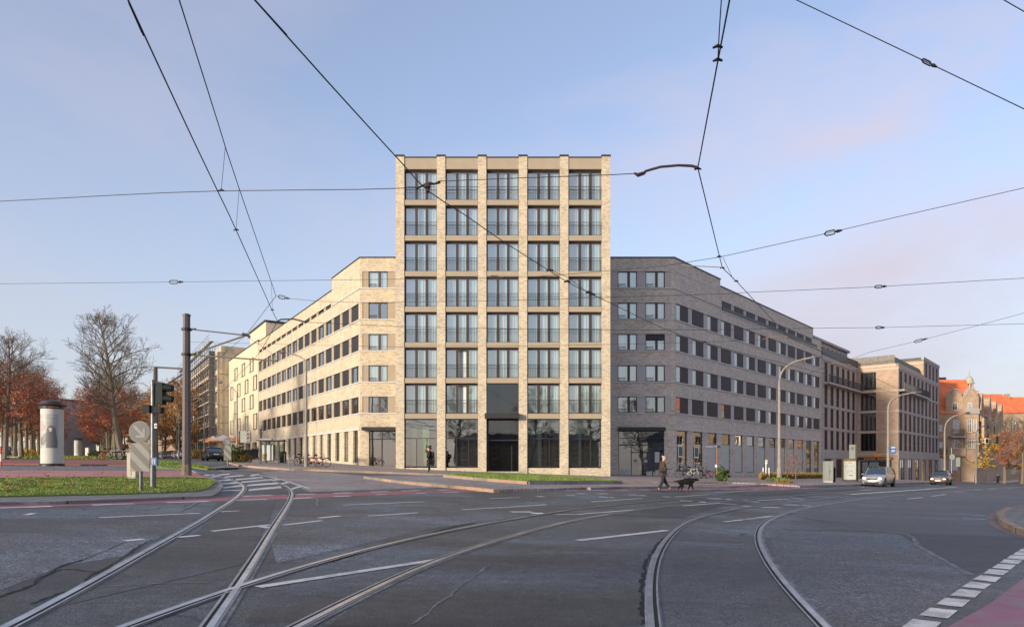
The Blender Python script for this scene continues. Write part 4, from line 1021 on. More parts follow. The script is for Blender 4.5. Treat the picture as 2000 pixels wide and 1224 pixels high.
# ---- bare concrete building and its scaffold
def concrete():
    p = Vector((-49.6, 115.0, 0))
    t = empty('concrete_building', (p.x, p.y, 0), frame_rot(DL, True), 'unfinished concrete building with a blank end wall behind a scaffold', 'building')
    Ln = 46; H = 20.4; fl = 2.75; holes = []
    for k in range(7):
        for c in range(15): u = .8 + c * 3.0; holes.append((-u - 2.1, -u, .9 + k * fl, .9 + k * fl + 1.9))
    mb = MB(); wall_grid(mb, -Ln, 0, -1, H, holes, .35); mb.build('long_wall', M['concrete'], t)
    MB().box(-Ln, -.4, .8, .85, -1, H - .1).build('inner_wall', M['interior'], t)
    mb = MB(); mb.quad((0, 0, -1), (0, 11, -1), (0, 11, H), (0, 0, H)); mb.build('end_wall', M['concrete'], t)
    MB().box(-Ln, .0, .02, 11, H - .3, H - .02).build('roof', M['concrete'], t)
    mb = MB()
    for k in range(6): mb.box(.0, .06, .1, 10, 2.9 + k * fl, 3.0 + k * fl)
    mb.build('floor_edge', M['render'], t)
    MB().box(-10, -.3, .6, 8, H, H + 1.1).build('roof_upstand', M['concrete'], t)
    s = empty('scaffold', (p.x, p.y, 0), frame_rot(DL, True), 'metal scaffold in front of the unfinished concrete building', 'scaffold')
    g = gz(p.x, p.y) - .3
    for c in range(19):
        x = .3 - c * 2.55
        MB().box(x - .04, x + .04, -1.4, -1.32, g, H + 1.6).box(x - .04, x + .04, -.5, -.42, g, H + 1.2).build('standard', M['galv'], s)
    for k in range(10):
        z = g + 1.6 + k * 2.05
        MB().box(-Ln + .5, .4, -1.15, -.62, z, z + .05).build('deck', M['plank'], s)
        if k < 10: MB().box(-Ln + .5, .4, -1.42, -1.38, z + .5, z + .55).box(-Ln + .5, .4, -1.42, -1.38, z + 1.0, z + 1.05).build('guard_rail', M['galv'], s)
        MB().box(-Ln + .5, .4, -1.43, -1.40, z + .07, z + .24).build('toe_board', M['toe'], s)
    for k in range(9):
        z = g + 1.6 + k * 2.05
        for c in range(0, 18, 3): x = .3 - c * 2.55; MB().tube([(x, -1.45, z), (x - 2.55, -1.45, z + 2.05)], .03, 4).build('diagonal_brace', M['galv'], s)
    MB().box(.1, .16, -1.3, -.5, g, H).build('end_frame', M['galv'], s)
M['plank'] = plain('scaffold plank', (.42, .37, .30), .8, var=.3); M['toe'] = plain('toe board', (.40, .32, .26), .8, var=.5, scale=.6)
concrete()

# ---- grey brick building on the right, two bodies
def bars(x0, x1, y, z0, z1, t):
    mb = MB(); n = int((x1 - x0) / .22)
    for i in range(n + 1): x = x0 + (x1 - x0) * i / n; mb.box(x - .015, x + .015, y, y + .03, z0, z1)
    mb.box(x0, x1, y, y + .035, z1, z1 + .05).box(x0, x1, y, y + .035, z0 + .04, z0 + .08); return mb.build('balcony_railing', M['railing'], t)
def right_block():
    e = Vector((14.39, CY, 0)) + DR * 41.0
    rz = frame_rot(DR, False)
    t = empty('residential_building', (e.x, e.y, 0), rz, 'grey and brown brick building with tall narrow windows and a projecting corner block', 'building')
    # local: x along the street, y into the block. recessed body x 0..18, projecting body x 17.2..49, y -5.5..8
    zs = [(12.65, 2.65), (9.55, 2.65), (6.5, 2.65), (3.45, 2.65)]
    def tall_rows(x0, n, pitch, y, top=None, rows=zs, w=1.35):
        hs = []; ws = []
        for z, h in rows:
            for i in range(n): x = x0 + i * pitch; hs.append((x, x + w, z, z + h)); ws.append((x, z))
        return hs, ws
    A0, A1 = 0.0, 17.2
    hs, ws = tall_rows(1.3, 6, 2.65, 0)
    gh = [(1.3, 4.5, -3, 2.2), (6.6, 9.6, -3, 2.2), (11.5, 14.5, -3, 2.2)]
    mb = MB(); wall_grid(mb, A0, A1, -3, 16.1, hs + gh, .12); mb.build('brick_wall', M['brick_pier'], t)
    for z in (3.1, 6.15, 9.2): MB().box(A0, A1, -.05, .1, z, z + .3).build('band', M['concrete_grey'], t)
    MB().box(A0, A1, -.04, .1, 2.3, 3.09).build('fascia', M['concrete_grey'], t)
    MB().box(A0, A1, -.12, .5, 16.1, 17.1).build('parapet', M['dark'], t); MB().box(A0, A1, -.1, .1, 15.5, 16.09).build('cornice', M['concrete_grey'], t)
    MB().box(A0 + .7, A1 - .2, -.8, 0, 12.25, 12.5).build('balcony', M['concrete_grey'], t)
    bars(A0 + .7, A1 - .2, -.8, 12.5, 13.5, t)
    mb = MB(); wall_grid(mb, A0 - 2, A1 + 6, 16.5, 19.4, [(a, a + 1.0, 17.2, 18.9) for a in [x * 2.1 for x in range(0, 11)]], .2, y=3); mb.build('setback_wall', M['render_grey'], t)
    MB().box(A0 - 2.2, A1 + 6, 2.6, 12, 19.4, 19.75).build('setback_roof', M['concrete_grey'], t); MB().box(A0 - 2, A1 + 6, 3.3, 3.4, 16.5, 19.3).build('setback_windows', M['interior'], t)
    MB().box(A0, A1, .8, .85, -2, 16).build('inner_wall', M['interior'], t); MB().box(A0, A1, .1, 12, 15.9, 16.3).build('roof', M['roofcap'], t)
    proto = simple_win(t, 1.35, 2.65, 'dark', 'glass_low', (), (.38,)); first = True
    for x, z in ws:
        f = proto if first else cp(proto, t, x, .06, z); first = False; f.location = (x, .06, z)
    for a, b, c, d in gh: MB().box(a, b, .1, .16, -2.5, 2.2).build('shop_front', M['dark'], t)
    # projecting body
    B0, B1, BY = 17.2, 49.0, -5.6
    n = 10; pitch = 3.1; x0 = B0 + .7
    hs, ws = tall_rows(x0, n, pitch, BY, w=1.75)
    hs += [(x0 + i * pitch, x0 + i * pitch + 1.75, 16.1, 18.6) for i in range(6, 10)]
    ws += [(x0 + i * pitch, 16.1) for i in range(6, 10)]
    gh = [(B0 + .9 + i * 5.3, B0 + .9 + i * 5.3 + 3.2, -3.5, 2.2) for i in range(6)]
    mb = MB(); wall_grid(mb, B0, B1, -4, 16.0, [h for h in hs if h[3] < 16] + gh, .12, y=BY); wall_grid(mb, B0 + 18, B1, 16.0, 19.3, [h for h in hs if h[3] > 16], .12, y=BY); mb.build('brick_wall', M['brick_pier'], t)
    for z in (3.1, 6.15, 9.2, 12.25, 15.55): MB().box(B0 + .01, B1 + .05, BY - .06, BY + .1, z, z + .32).build('band', M['concrete_grey'], t)
    MB().box(B0 + .01, B1 + .05, BY - .05, BY + .1, 2.3, 3.09).build('fascia', M['concrete_grey'], t)
    MB().box(B0 + 17.8, B1 + .1, BY - .08, BY + .3, 18.9, 19.4).build('cornice', M['concrete_grey'], t)
    MB().box(B0 + .2, B0 + 19.2, BY - .75, BY, 12.25 - .02, 12.5).build('balcony', M['concrete_grey'], t); bars(B0 + .2, B0 + 19.2, BY - .75, 12.5, 13.5, t)
    # face towards the camera side (brown brick), local plane x = B0
    mb = MB(); wl = MB()
    wins = [(BY + 3.2, BY + 5.0)]
    holes = []
    for z, h in zs:
        holes.append((-(BY + 5.15), -(BY + 3.0), z, z + h))
    wall_grid(wl, -1.0, -BY, -4, 16.0, holes + [(-(BY + 5.2) , -(BY + .9), -4, 2.1)], .4)
    o = wl.build('camera_side_wall', M['brick_brown'], t); o.rotation_euler = (0, 0, R(-90)); o.location = (B0, 0, 0)
    for z in (2.85, 6.15, 9.2, 12.25, 15.5): MB().box(B0 - .05, B0 + .0, BY, 0, z, z + .26).build('band', M['kerbstone'], t)
    for i, (z, h) in enumerate(zs):
        f = simple_win(t, 2.15, h, 'dark', 'glass_dark' if i < 3 else 'glass_dim', (.5, .8)); f.rotation_euler = (0, 0, R(-90)); f.location = (B0 + .3, BY + 5.15, z)
    MB().box(B0 + .3, B0 + .36, BY + .9, BY + 5.2, -4, 2.1).build('shop_front', M['dark'], t)
    MB().box(B0 - .12, B0 - .02, BY + .7, 0.2, 2.1, 2.5).build('shop_awning_box', M['dark'], t)
    mb = MB(); n2 = 24
    for i in range(n2):
        if i in (10, 11): continue
        y = BY + 4.6 - i * .155; mb.box(B0 - .15, B0 - .12, y - .11, y, 2.2, 2.34 + (.08 if i in (0, 12) else 0))
    mb.build('shop_lettering', M['orange'], t)
    MB().box(B0 - .14, B0 - .02, BY + 2.2, BY + 3.2, 2.55, 2.95).build('shop_sign', M['orange'], t)
    MB().box(B0 + .02, B1 - .1, BY + .5, 6, 15.4, 15.99).build('roof', M['roofcap'], t)
    mb = MB(); wall_grid(mb, -8, -BY, 15.98, 19.3, [], .2); o = mb.build('upper_side_wall', M['brick_brown'], t); o.rotation_euler = (0, 0, R(-90)); o.location = (B0 + 18, 0, 0)
    MB().box(B0 + 18, B1, BY + .1, 8, 18.8, 19.35).build('upper_roof', M['roofcap'], t)
    MB().box(B0 + 17.9, B0 + 18.0, BY, 8, 18.2, 18.5).build('band', M['kerbstone'], t)
    MB().box(B0, B0 + 18, BY + .02, BY + .3, 16.0, 16.35).box(B0, B0 + .25, BY, 1.0, 16.0, 16.35).build('parapet', M['kerbstone'], t)
    MB().box(B0 + .6, B0 + 18, BY + .6, BY + .66, 16.35, 17.4).build('terrace_railing', M['railing'], t)
    mb = MB()
    for i in range(40): y = BY + .7 + i * .16; mb.box(B0 + .75, B0 + .80, y, y + .12, 16.3, 17.75 + .05 * math.sin(i * 3))
    mb.box(B0 + .80, B0 + .84, BY + .7, BY + 7.1, 16.9, 17.0); mb.build('wooden_screen', M['screen'], t)
    MB().box(B0 + .8, B1 - .1, BY + .8, BY + .85, -3, 15.9).box(B0 + 18.4, B1 - .1, BY + .8, BY + .85, 15.9, 18.7).build('inner_wall', M['interior'], t)
    MB().box(B0 + .8, B0 + .85, BY + .9, .3, -3, 15.9).build('inner_wall', M['interior'], t)
    MB().box(B1 - .1, B1, BY, 8, -4, 19.2).build('end_wall', M['brick_pier'], t)
    for x, z in ws:
        c = cp(proto, t, x, BY + .06, z); c.scale = (1.75 / 1.35, 1, 1 if z < 16 else .95)
    for i, (a, b, c, d) in enumerate(gh):
        f = simple_win(t, b - a, 5.7, 'dark', 'glass_dark', (.5,), (.7,), 'shop_window'); f.location = (a, BY + .08, -3.5)
        if i in (0, 1, 3): MB().box(.3, 1.3, .12, .14, 1.8 if i else 1.2, 4.6).build('lit_display', M['warm'], f)
        if i == 2: MB().box(.5, 1.6, -.05, -.02, 4.1, 5.3).box(.5, 1.6, -.05, -.02, 2.9, 3.8).box(.5, 1.6, -.05, -.02, .9, 1.3).build('window_poster', M['yellow'], f)
M['glass_low'] = plain('dark shaded glass', (.022, .022, .024), .5, 0, .1, spec=.12)
M['railing'] = plain('dark railing', (.045, .045, .05), .5); M['screen'] = plain('weathered wood', (.20, .17, .13), .9, var=.4, scale=4); M['kerbstone'] = plain('pale stone band', (.46, .39, .30), .85, var=.08)
M['brick_pier'] = brick('pinkish grey brick', (.43, .35, .31), (.50, .415, .37), (.33, .26, .225), (.42, .37, .345), .4, .1, .15)
M['glass_dim'] = glass('dim window glass', .05, (.3, .33, .35)); M['yellow'] = plain('yellow', (.80, .50, .04), .6)
right_block()

# ---- old sandstone house with curved gables and red tiles
def curved_gable(x0, x1, z0, zt):
    c = (x0 + x1) / 2; w = (x1 - x0) / 2
    L_ = [(x0, z0 - 6), (x0, z0), (x0 + .10 * w, z0 + .06 * (zt - z0)), (x0 + .28 * w, z0 + .28 * (zt - z0)), (x0 + .34 * w, z0 + .55 * (zt - z0)), (x0 + .52 * w, z0 + .62 * (zt - z0)), (x0 + .62 * w, z0 + .86 * (zt - z0)), (x0 + .82 * w, zt)]
    return L_ + [(2 * c - x, z) for x, z in L_[::-1]]
def sandstone():
    Y0 = 128.0; X0 = (1909 - 1000) / F * Y0
    t = empty('sandstone_house', (X0, Y0, 0), 0, 'old sandstone corner house with curved gables balconies and orange red tiled roof', 'building')
    rz = frame_rot(DR, False)
    hs = [(-4.76, -3.76, 11.6, 12.9), (-2.03, -1.24, 11.4, 12.9), (-2.05, -1.3, 7.4, 9.9), (-.95, -.4, 7.6, 9.9), (-2.05, -1.3, 4.4, 6.1), (-.95, -.4, 4.4, 6.1), (-4.6, -3.3, 7.3, 9.9), (-4.6, -3.3, 4.45, 6.1),
          (-7.3, -6.4, 7.6, 8.9), (-7.3, -6.4, 4.4, 5.7), (-7.3, -6.3, .4, 2.6), (-5.3, -3.5, .3, 2.6)]
    mb = MB(); wall_grid(mb, -14, 0, -3, 11.0, [h for h in hs if h[3] < 11], .25); mb.build('front_wall', M['sandstone'], t)
    g1 = MB().prism(curved_gable(-5.9, -2.62, 13.85, 15.35), .0, .35); 
    # gable walls stand 2 cm proud, their windows set into them
    g1 = MB().prism([(x, max(z, 11.0)) for x, z in curved_gable(-5.9, -2.62, 13.85, 15.35)], -.03, .35).build('curved_gable', M['sandstone'], t)
    g2 = MB().prism([(x, max(z, 11.0)) for x, z in curved_gable(-2.58, 0.0, 13.9, 15.45)], -.35, .35).build('curved_gable', M['sandstone'], t)
    MB().prism([(-5.95, 13.85), (-5.6, 14.0), (-5.2, 14.9), (-4.7, 15.4), (-3.8, 15.4), (-3.3, 14.9), (-2.9, 14.0), (-2.6, 13.85), (-2.9, 14.15), (-3.3, 15.05), (-3.8, 15.6), (-4.7, 15.6), (-5.2, 15.05), (-5.6, 14.15)], -.10, .4).build('gable_coping', M['concrete_grey'], t)
    MB().prism([(-2.6, 13.9), (-2.2, 14.6), (-1.7, 15.45), (-.9, 15.45), (-.4, 14.6), (.05, 13.9), (-.35, 14.8), (-.8, 15.7), (-1.8, 15.7), (-2.25, 14.8)], -.42, .4).build('gable_coping', M['concrete_grey'], t)
    # bay at the corner
    MB().box(-2.58, 0, -.36, 0, 2.9, 4.3).box(-2.58, 0, -.36, 0, 6.2, 7.3).box(-2.58, -2.1, -.36, 0, 4.3, 6.2).box(-1.25, -1.0, -.36, 0, 4.3, 6.2).box(-.35, 0, -.36, 0, 4.3, 6.2).box(-2.58, -2.1, -.36, 0, 7.3, 10.99).box(-1.25, -1.0, -.36, 0, 7.3, 10.0).box(-.35, 0, -.36, 0, 7.3, 10.0).box(-2.1, 0, -.36, 0, 10.0, 10.99).build('bay', M['sandstone'], t)
    MB().prism([(-2.5, 2.9), (-2.0, 2.2), (-1.6, 1.9), (-1.0, 1.9), (-.5, 2.2), (-.1, 2.9)], -.34, 0).build('bay_corbel', M['sandstone'], t)
    MB().box(-2.8, .1, -.6, -.36, 10.9, 11.1).box(-2.7, 0.05, -.55, -.5, 11.1, 11.9).build('upper_balcony', M['concrete_grey'], t)
    MB().box(-5.5, -2.8, -1.0, 0, 6.4, 6.75).build('balcony', M['concrete_grey'], t); bars(-5.5, -2.8, -1.0, 6.75, 7.9, t)
    MB().box(-8, -2.6, -.7, 0, 2.95, 3.2).box(-6.0, -2.6, -.7, -.6, 3.2, 4.4).build('loggia_balcony', M['sandstone'], t); bars(-8, -6.05, -.7, 3.2, 4.4, t)
    for a, b, c, d in hs:
        f = simple_win(t, b - a, d - c, 'white', 'glass_dark', (.5,) if b - a < 1.1 else (.33, .66), (.66,), fr=.09); f.location = (a, (-.06 if c > 11 else (-.38 if a > -2.2 and c > 3 else .12)) + (-.33 if c > 11 and a > -2.5 else 0), c)
        if c > 11 or a > -2.2: MB().quad((0, .2, 0), (b - a, .2, 0), (b - a, .2, d - c), (0, .2, d - c)).build('room', M['interior'], f) if False else None
    MB().box(-13.9, -.1, .7, .75, -2, 10.9).build('inner_wall', M['interior'], t)
    # long side
    s = MB(); hs2 = []; rnd = random.Random(3)
    for r, (z, h) in enumerate(((.2, 2.2), (4.4, 1.8), (7.5, 2.2))):
        for c in range(12): hs2.append((1.8 + c * 3.2, 3.0 + c * 3.2, z, z + h))
    wall_grid(s, 0, 40, -4, 11.0, hs2, .25); o = s.build('side_wall', M['sandstone'], t); o.rotation_euler = (0, 0, rz)
    pr = None
    for a, b, c, d in hs2:
        if pr is None: f = pr = simple_win(t, 1.2, 2.2, 'white', 'glass_dark', (.5,), (.66,), fr=.09)
        else: f = copy_tree(pr); f.parent = t
        f.scale = (1, 1, (d - c) / 2.2); f.rotation_euler = (0, 0, rz); f.location = Matrix.Rotation(rz, 3, 'Z') @ Vector((a, .12, c))
    o = MB().box(.3, 39.8, .7, .75, -2, 10.9).build('inner_wall', M['interior'], t); o.rotation_euler = (0, 0, rz)
    for x, w_ in ((1.0, 3.6), (12, 4), (22, 4), (32, 4)):
        o = MB().prism([(q, max(z, 9.5)) for q, z in curved_gable(x, x + w_, 12.6, 14.9)], -.5, .6).build('side_gable', M['sandstone'], t); o.rotation_euler = (0, 0, rz)
        o = MB().box(x + .3, x + w_ - .3, -.9, -.5, 5.5, 10.2).build('oriel', M['sandstone'], t); o.rotation_euler = (0, 0, rz)
    o = MB().box(0, 40, -.3, .1, 10.8, 11.1).build('cornice', M['concrete_grey'], t); o.rotation_euler = (0, 0, rz)
    # hipped roof over the corner
    rm = Matrix.Rotation(rz, 3, 'Z'); e = lambda u, v, z: tuple(rm @ Vector((u, v, z)))
    mb = MB(); A = (-14, -.2, 10.9); B = (0.2, -.2, 10.9); C = (-14, 5, 17.9); D = (1.2, 5, 17.9); E = e(40, -.3, 11.0); Fp = e(38, 9, 17.9)
    mb.quad(A, B, D, C); mb.quad(B, E, Fp, D); mb.quad((-14, 12, 10.9), C, D, (-2, 12, 12)); mb.quad((-14, -.2, 10.9), C, (-14, 12, 10.9)); mb.build('tiled_roof', M['red_roof'], t)
    for x, z in ((-7.6, 18.0), (-3.8, 18.0), (-2.9, 18.0)): MB().box(x, x + .6, 5.6, 6.4, z - .6, z + .45).build('chimney', M['dark'], t)
def stone():
    m, t, b = newmat('sandstone'); v = coord(t)
    n = noise(t, v, .35, 6, .65); q = ramp(t, n, [(.3, (.30, .20, .13)), (.5, (.46, .325, .215)), (.7, (.55, .41, .285))]).outputs[0]
    k = N(t, 'ShaderNodeTexBrick', Scale=1.0); k.inputs['Brick Width'].default_value = .9; k.inputs['Row Height'].default_value = .38; k.inputs['Mortar Size'].default_value = .012
    k.inputs['Color1'].default_value = (.85, .85, .85, 1); k.inputs['Color2'].default_value = (1, 1, 1, 1); k.inputs['Mortar'].default_value = (.6, .6, .6, 1)
    s = N(t, 'ShaderNodeSeparateXYZ'); t.links.new(v, s.inputs[0]); c = N(t, 'ShaderNodeCombineXYZ'); t.links.new(s.outputs[0], c.inputs[0]); t.links.new(s.outputs[2], c.inputs[1]); t.links.new(c.outputs[0], k.inputs['Vector'])
    t.links.new(mixc(t, 1.0, q, k.outputs['Color'], 'MULTIPLY'), b.inputs['Base Color']); b.inputs['Roughness'].default_value = .9; return m
M['sandstone'] = stone()
sandstone()
M['haze_wall'] = plain('haze paled wall', (.62, .62, .62), .9)  # distant haze is put into this wall's pale colour
def far_house(name, px, Y, w, d, eave, ridge, wallm, roofm, label, rows=3, cols=5, rz=0, hip=3.0, cat='house'):
    X = (px - 1000) / F * Y; g = gz(X, Y) - .5
    t = empty(name, (X, Y, 0), rz, label, cat)
    wz = (eave - g - 2) / rows; holes = []; cw = w / cols
    for r in range(rows):
        for c in range(cols): holes.append((c * cw + cw * .3, c * cw + cw * .7, g + 1.2 + r * wz + .6, g + 1.2 + r * wz + wz * .75))
    mb = MB(); wall_grid(mb, 0, w, g, eave, holes, .2); mb.quad((w, 0, g), (w, d, g), (w, d, eave), (w, 0, eave)).quad((0, 0, g), (0, d, g), (0, d, eave), (0, 0, eave)); mb.build('wall', wallm, t)
    MB().quad((.1, .5, g), (w - .1, .5, g), (w - .1, .5, eave), (.1, .5, eave)).build('inner_wall', M['interior'], t)
    pr = None
    for a, b, c, e in holes:
        if pr is None: f = pr = simple_win(t, b - a, e - c, 'white', 'glass_dark', (.5,), (), fr=.1)
        else: f = copy_tree(pr); f.parent = t
        f.location = (a, .12, c)
    o = .4; mb = MB(); A, B, C, D = (-o, -o, eave), (w + o, -o, eave), (w + o, d + o, eave), (-o, d + o, eave); E, Fq = (hip, d / 2, ridge), (w - hip, d / 2, ridge)
    mb.quad(A, B, Fq, E).quad(B, C, Fq).quad(C, D, E, Fq).quad(D, A, E).quad(A, D, C, B); mb.build('roof', roofm, t)
    MB().box(w * .3, w * .3 + .8, d * .4, d * .5, ridge - 1.2, ridge + .8).build('chimney', M['sandstone'], t)
    return t
# house with the lantern turret, and one more red roof beyond
h = far_house('turreted_house', 1896, 168, 15, 12, 14.0, 19.3, M['sandstone'], M['red_roof'], 'old house with a pale domed lantern turret on its red roof', 3, 5)
tx = (1923 - 1896) / F * 168 + .2
b = MB().lathe([(1.5, 17.6), (1.3, 18.9), (.95, 19.6), (.9, 19.9)], (tx, 6, 0), 8).build('turret_base', M['kerbstone'], h)
for i in range(8):
    a = math.pi / 8 + i * math.pi / 4; MB().tube([(tx + .78 * math.cos(a), 6 + .78 * math.sin(a), 19.9), (tx + .78 * math.cos(a), 6 + .78 * math.sin(a), 21.9)], .15, 6).build('turret_column', M['kerbstone'], h)
MB().lathe([(1.15, 21.9), (1.2, 22.1), (1.0, 22.3), (.95, 22.8), (.75, 23.4), (.4, 23.8), (.12, 24.1), (.1, 25.0), (.02, 25.8)], (tx, 6, 0), 12).build('turret_dome', M['turret'] if 'turret' in M else M['concrete_grey'], h)
far_house('yellow_house', 1950, 190, 22, 14, 12.5, 20.8, M['cream'], M['red_roof'], 'yellow walled house with a steep red roof furthest to the right behind the autumn trees', 3, 6, 0, 7)
# houses far down the left street and behind the park
far_house('town_house', 236, 205, 14, 12, 14.5, 21.0, M['cream'], M['red_roof'], 'distant cream town house with a bright red roof right of the bare tree', 4, 4)
far_house('town_house', 262, 178, 16, 12, 16.5, 19.5, M['sandstone'], M['sandstone'], 'distant tall sandstone house behind the traffic light pole', 5, 5)
far_house('town_house', 300, 190, 16, 12, 15.8, 20.5, M['sandstone'], M['red_roof'], 'distant sandstone house with red roof left of the tall mast', 4, 5)
far_house('apartment_block', -260, 128, 34, 14, 14.0, 14.6, M['pale_block'] if 'pale_block' in M else M['render_grey'], M['roofcap'], 'pale grey apartment block behind the left row of park trees', 5, 12, R(6), .5, 'building')
far_house('apartment_block', 60, 250, 26, 14, 10.0, 12.5, M['haze_wall'], M['roofcap'], 'grey block closing the view at the end of the park avenue', 4, 8, 0, 2, 'building')
far_house('opposite_row', 0, 1, 46, 14, 15.0, 19.0, M['sandstone'], M['red_roof'], 'sandstone row across the right street', 4, 12, R(-90), 3).location = (82, 101, -3)
# the other side of the junction behind the camera, seen only in the glass
far_house('opposite_house', 0, 1, 30, 12, 6.0, 8.0, M['sandstone'], M['roofcap'], 'sandstone house across the junction', 4, 9, R(180), 3).location = (18, -34, 0)
far_house('opposite_house', 0, 1, 30, 12, 6.5, 9.0, M['render_grey'], M['roofcap'], 'grey house across the junction', 4, 9, R(180), 3).location = (60, -30, 0)
# ================= trees =================
def perp(d):
    a = d.cross(Vector((0, 0, 1)))
    if a.length < .05: a = Vector((1, 0, 0))
    return a.normalized()
def tree_proto(name, seed, H, trunk, spread, leafmat, nleaf, lean=(0, 0), nb=24, leaf=.13, leaf_top=1.0, r0=.24, dens=1.0):
    rnd = random.Random(seed); wood = MB(); tips = []
    # central leader
    K = 9; pts = []
    for i in range(K + 1):
        t = i / K; w_ = .25 * math.sin(t * 5 + seed)
        pts.append(Vector((lean[0] * t ** .8 + w_ * t, lean[1] * t + .2 * math.cos(t * 4 + seed) * t, H * t)))
    rad = [r0 * (1.25 if i == 0 else 1) * (1 - i / K) ** .75 + .02 for i in range(K + 1)]
    wood.tube(pts, rad, 8)
    def onl(t):
        f = t * K; i = min(int(f), K - 1); return pts[i].lerp(pts[i + 1], f - i)
    def limb(p, d, L_, r, lev):
        n = 4 if lev < 2 else 2; q = [p]; dd = d.copy()
        for i in range(n):
            dd = (dd + Vector((rnd.uniform(-1, 1), rnd.uniform(-1, 1), rnd.uniform(-.6, 1.0))) * (.16 if lev < 2 else .22)).normalized()
            q.append(q[-1] + dd * L_ / n)
        wood.tube(q, [r * (1 - .8 * i / n) + .006 for i in range(n + 1)], 5 if lev == 0 else 3, cap=False)
        if lev == 3: tips.append(q[-1]); tips.append(q[1]); return
        cnt = [7, 5, 4][lev]
        for k in range(max(1, int(cnt * dens))):
            t = .22 + .78 * (k + rnd.random() * .7) / cnt; f = min(t, .98) * n; i = int(f); b = q[i].lerp(q[i + 1], f - i)
            ax = (q[i + 1] - q[i]).normalized(); a = rnd.uniform(0, 6.28); s = perp(ax); c = ax.cross(s)
            side = (s * math.cos(a) + c * math.sin(a)).normalized(); ang = rnd.uniform(.55, .95)
            nd = (ax * math.cos(ang) + side * math.sin(ang) + Vector((0, 0, .12))).normalized()
            limb(b, nd, L_ * rnd.uniform(.42, .62) * (1.15 - .45 * t), r * .5 * (1 - .5 * t), lev + 1)
    for k in range(nb):
        t = trunk + (1 - trunk) * (k / nb) ** .9 * .97; p = onl(t); a = k * 2.4 + rnd.uniform(-.4, .4)
        tt = (t - trunk) / (1 - trunk); L_ = spread * (math.sin(math.pi * min(1, tt * .78 + .24)) ** .7) * rnd.uniform(.8, 1.15)
        el = rnd.uniform(.15, .5) + tt * .55
        limb(p, Vector((math.cos(a) * math.cos(el), math.sin(a) * math.cos(el), math.sin(el))), max(L_, .8), r0 * .42 * (1 - .75 * tt), 0)
    root = empty(name, (0, 0, 0)); wo = wood.build('trunk', M['bark'], root)
    if nleaf:
        lv = MB()
        for i in range(nleaf):
            for _ in range(8):
                b = rnd.choice(tips)
                if rnd.random() < max(0, 1 - ((b.z / H - .25) / (leaf_top - .25)) ** 3) if b.z / H < leaf_top else False: break
            else: continue
            c = b + Vector((rnd.gauss(0, .16), rnd.gauss(0, .16), rnd.gauss(0, .14))); u = Vector((rnd.uniform(-1, 1), rnd.uniform(-1, 1), rnd.uniform(-1, 1))).normalized(); v = perp(u); w_ = u.cross(v); s = leaf * rnd.uniform(.6, 1.3)
            lv.quad(c - v * s * .5, c - w_ * s * .35, c + v * s * .5, c + w_ * s * .35)
        lv.build('crown', leafmat, root)
    return root
def put_tree(proto, first, px, Y, label, sc=1, rz=0, group=None, cat='tree', off=0):
    p = at(px, Y); o = proto if first else copy_tree(proto)
    o.location = (p.x, p.y, p.z + .1 + off); o.rotation_euler = (0, 0, rz); o.scale = (sc, sc, sc); tag(o, label, cat, group); return o
big = tree_proto('bare_tree', 5, 14.2, .30, 4.1, None, 0, (-2.2, 0), 32, r0=.28)
put_tree(big, True, 240, 64, 'tallest bare leaning tree with its trunk beside the parked bicycles at the park corner', .95, .0)
tA = tree_proto('red_leaved_tree', 11, 12.6, .26, 4.6, M['redleaf'], 5200, (.3, .2), 22, .17, .80)
tB = tree_proto('red_leaved_tree', 23, 12.0, .28, 4.8, M['redleaf'], 6500, (-.3, .1), 20, .17, .92)
tC = tree_proto('orange_leaved_tree', 31, 13.0, .2, 4.4, M['orangeleaf'], 8500, (0, 0), 20, .22, 1.0)
rnd = random.Random(9)
words = ['first', 'second', 'third', 'fourth', 'fifth', 'sixth', 'seventh', 'eighth', 'ninth', 'tenth', 'eleventh', 'twelfth', 'thirteenth', 'fourteenth', 'fifteenth']
ua, ub = True, True
for i in range(13):
    Y = 60 + i * 7.2; px = 166 - 9300 / Y + rnd.uniform(-1.5, 1.5)
    if i % 2: put_tree(tB, ub, px, Y, '%s red brown tree from the front in the park row left of the poster column' % words[i], rnd.uniform(.80, .90), rnd.uniform(0, 6), 'trees of the left park row'); ub = False
    else: put_tree(tA, ua, px, Y, '%s red brown tree from the front in the park row left of the poster column' % words[i], rnd.uniform(.80, .92), rnd.uniform(0, 6), 'trees of the left park row'); ua = False
for i in range(8):
    Y = 58 + i * 13; px = 166 - 15500 / Y
    put_tree(tA if i % 2 else tB, False, px, Y, '%s red brown tree from the front in the outermost left row of the park' % words[i], rnd.uniform(.82, .95), rnd.uniform(0, 6), 'trees of the outer left row')
for i in range(12):
    Y = 76 + i * 7.5; px = 166 + 4450 / Y + rnd.uniform(-1, 1)
    put_tree(tB if i % 3 else tA, False, px, Y, 'red brown tree, %s behind the big bare leaning tree in the right park row' % words[i], rnd.uniform(.78, .88), rnd.uniform(0, 6), 'trees of the right park row')
put_tree(tC, True, 300, 140, 'orange brown tree behind the parked cars, leftmost of the street trees left of the mast', 1.0, 1, 'street trees left of the mast')
for i, (px, Y, s, lb) in enumerate([(322, 130, 1.05, 'orange brown tree behind the parked cars, between two far lamp posts'), (346, 124, 1.1, 'orange brown tree just left of the tall grey mast'), (352, 150, 1.0, 'orange brown tree mostly hidden by the tall grey mast'), (266, 160, .9, 'orange brown tree behind the striped bollard sign'), (243, 130, .62, 'small bright orange tree beside the bare tree and the red roofed house')]):
    put_tree(tC, False, px, Y, lb, s, i * 1.3, 'street trees left of the mast')
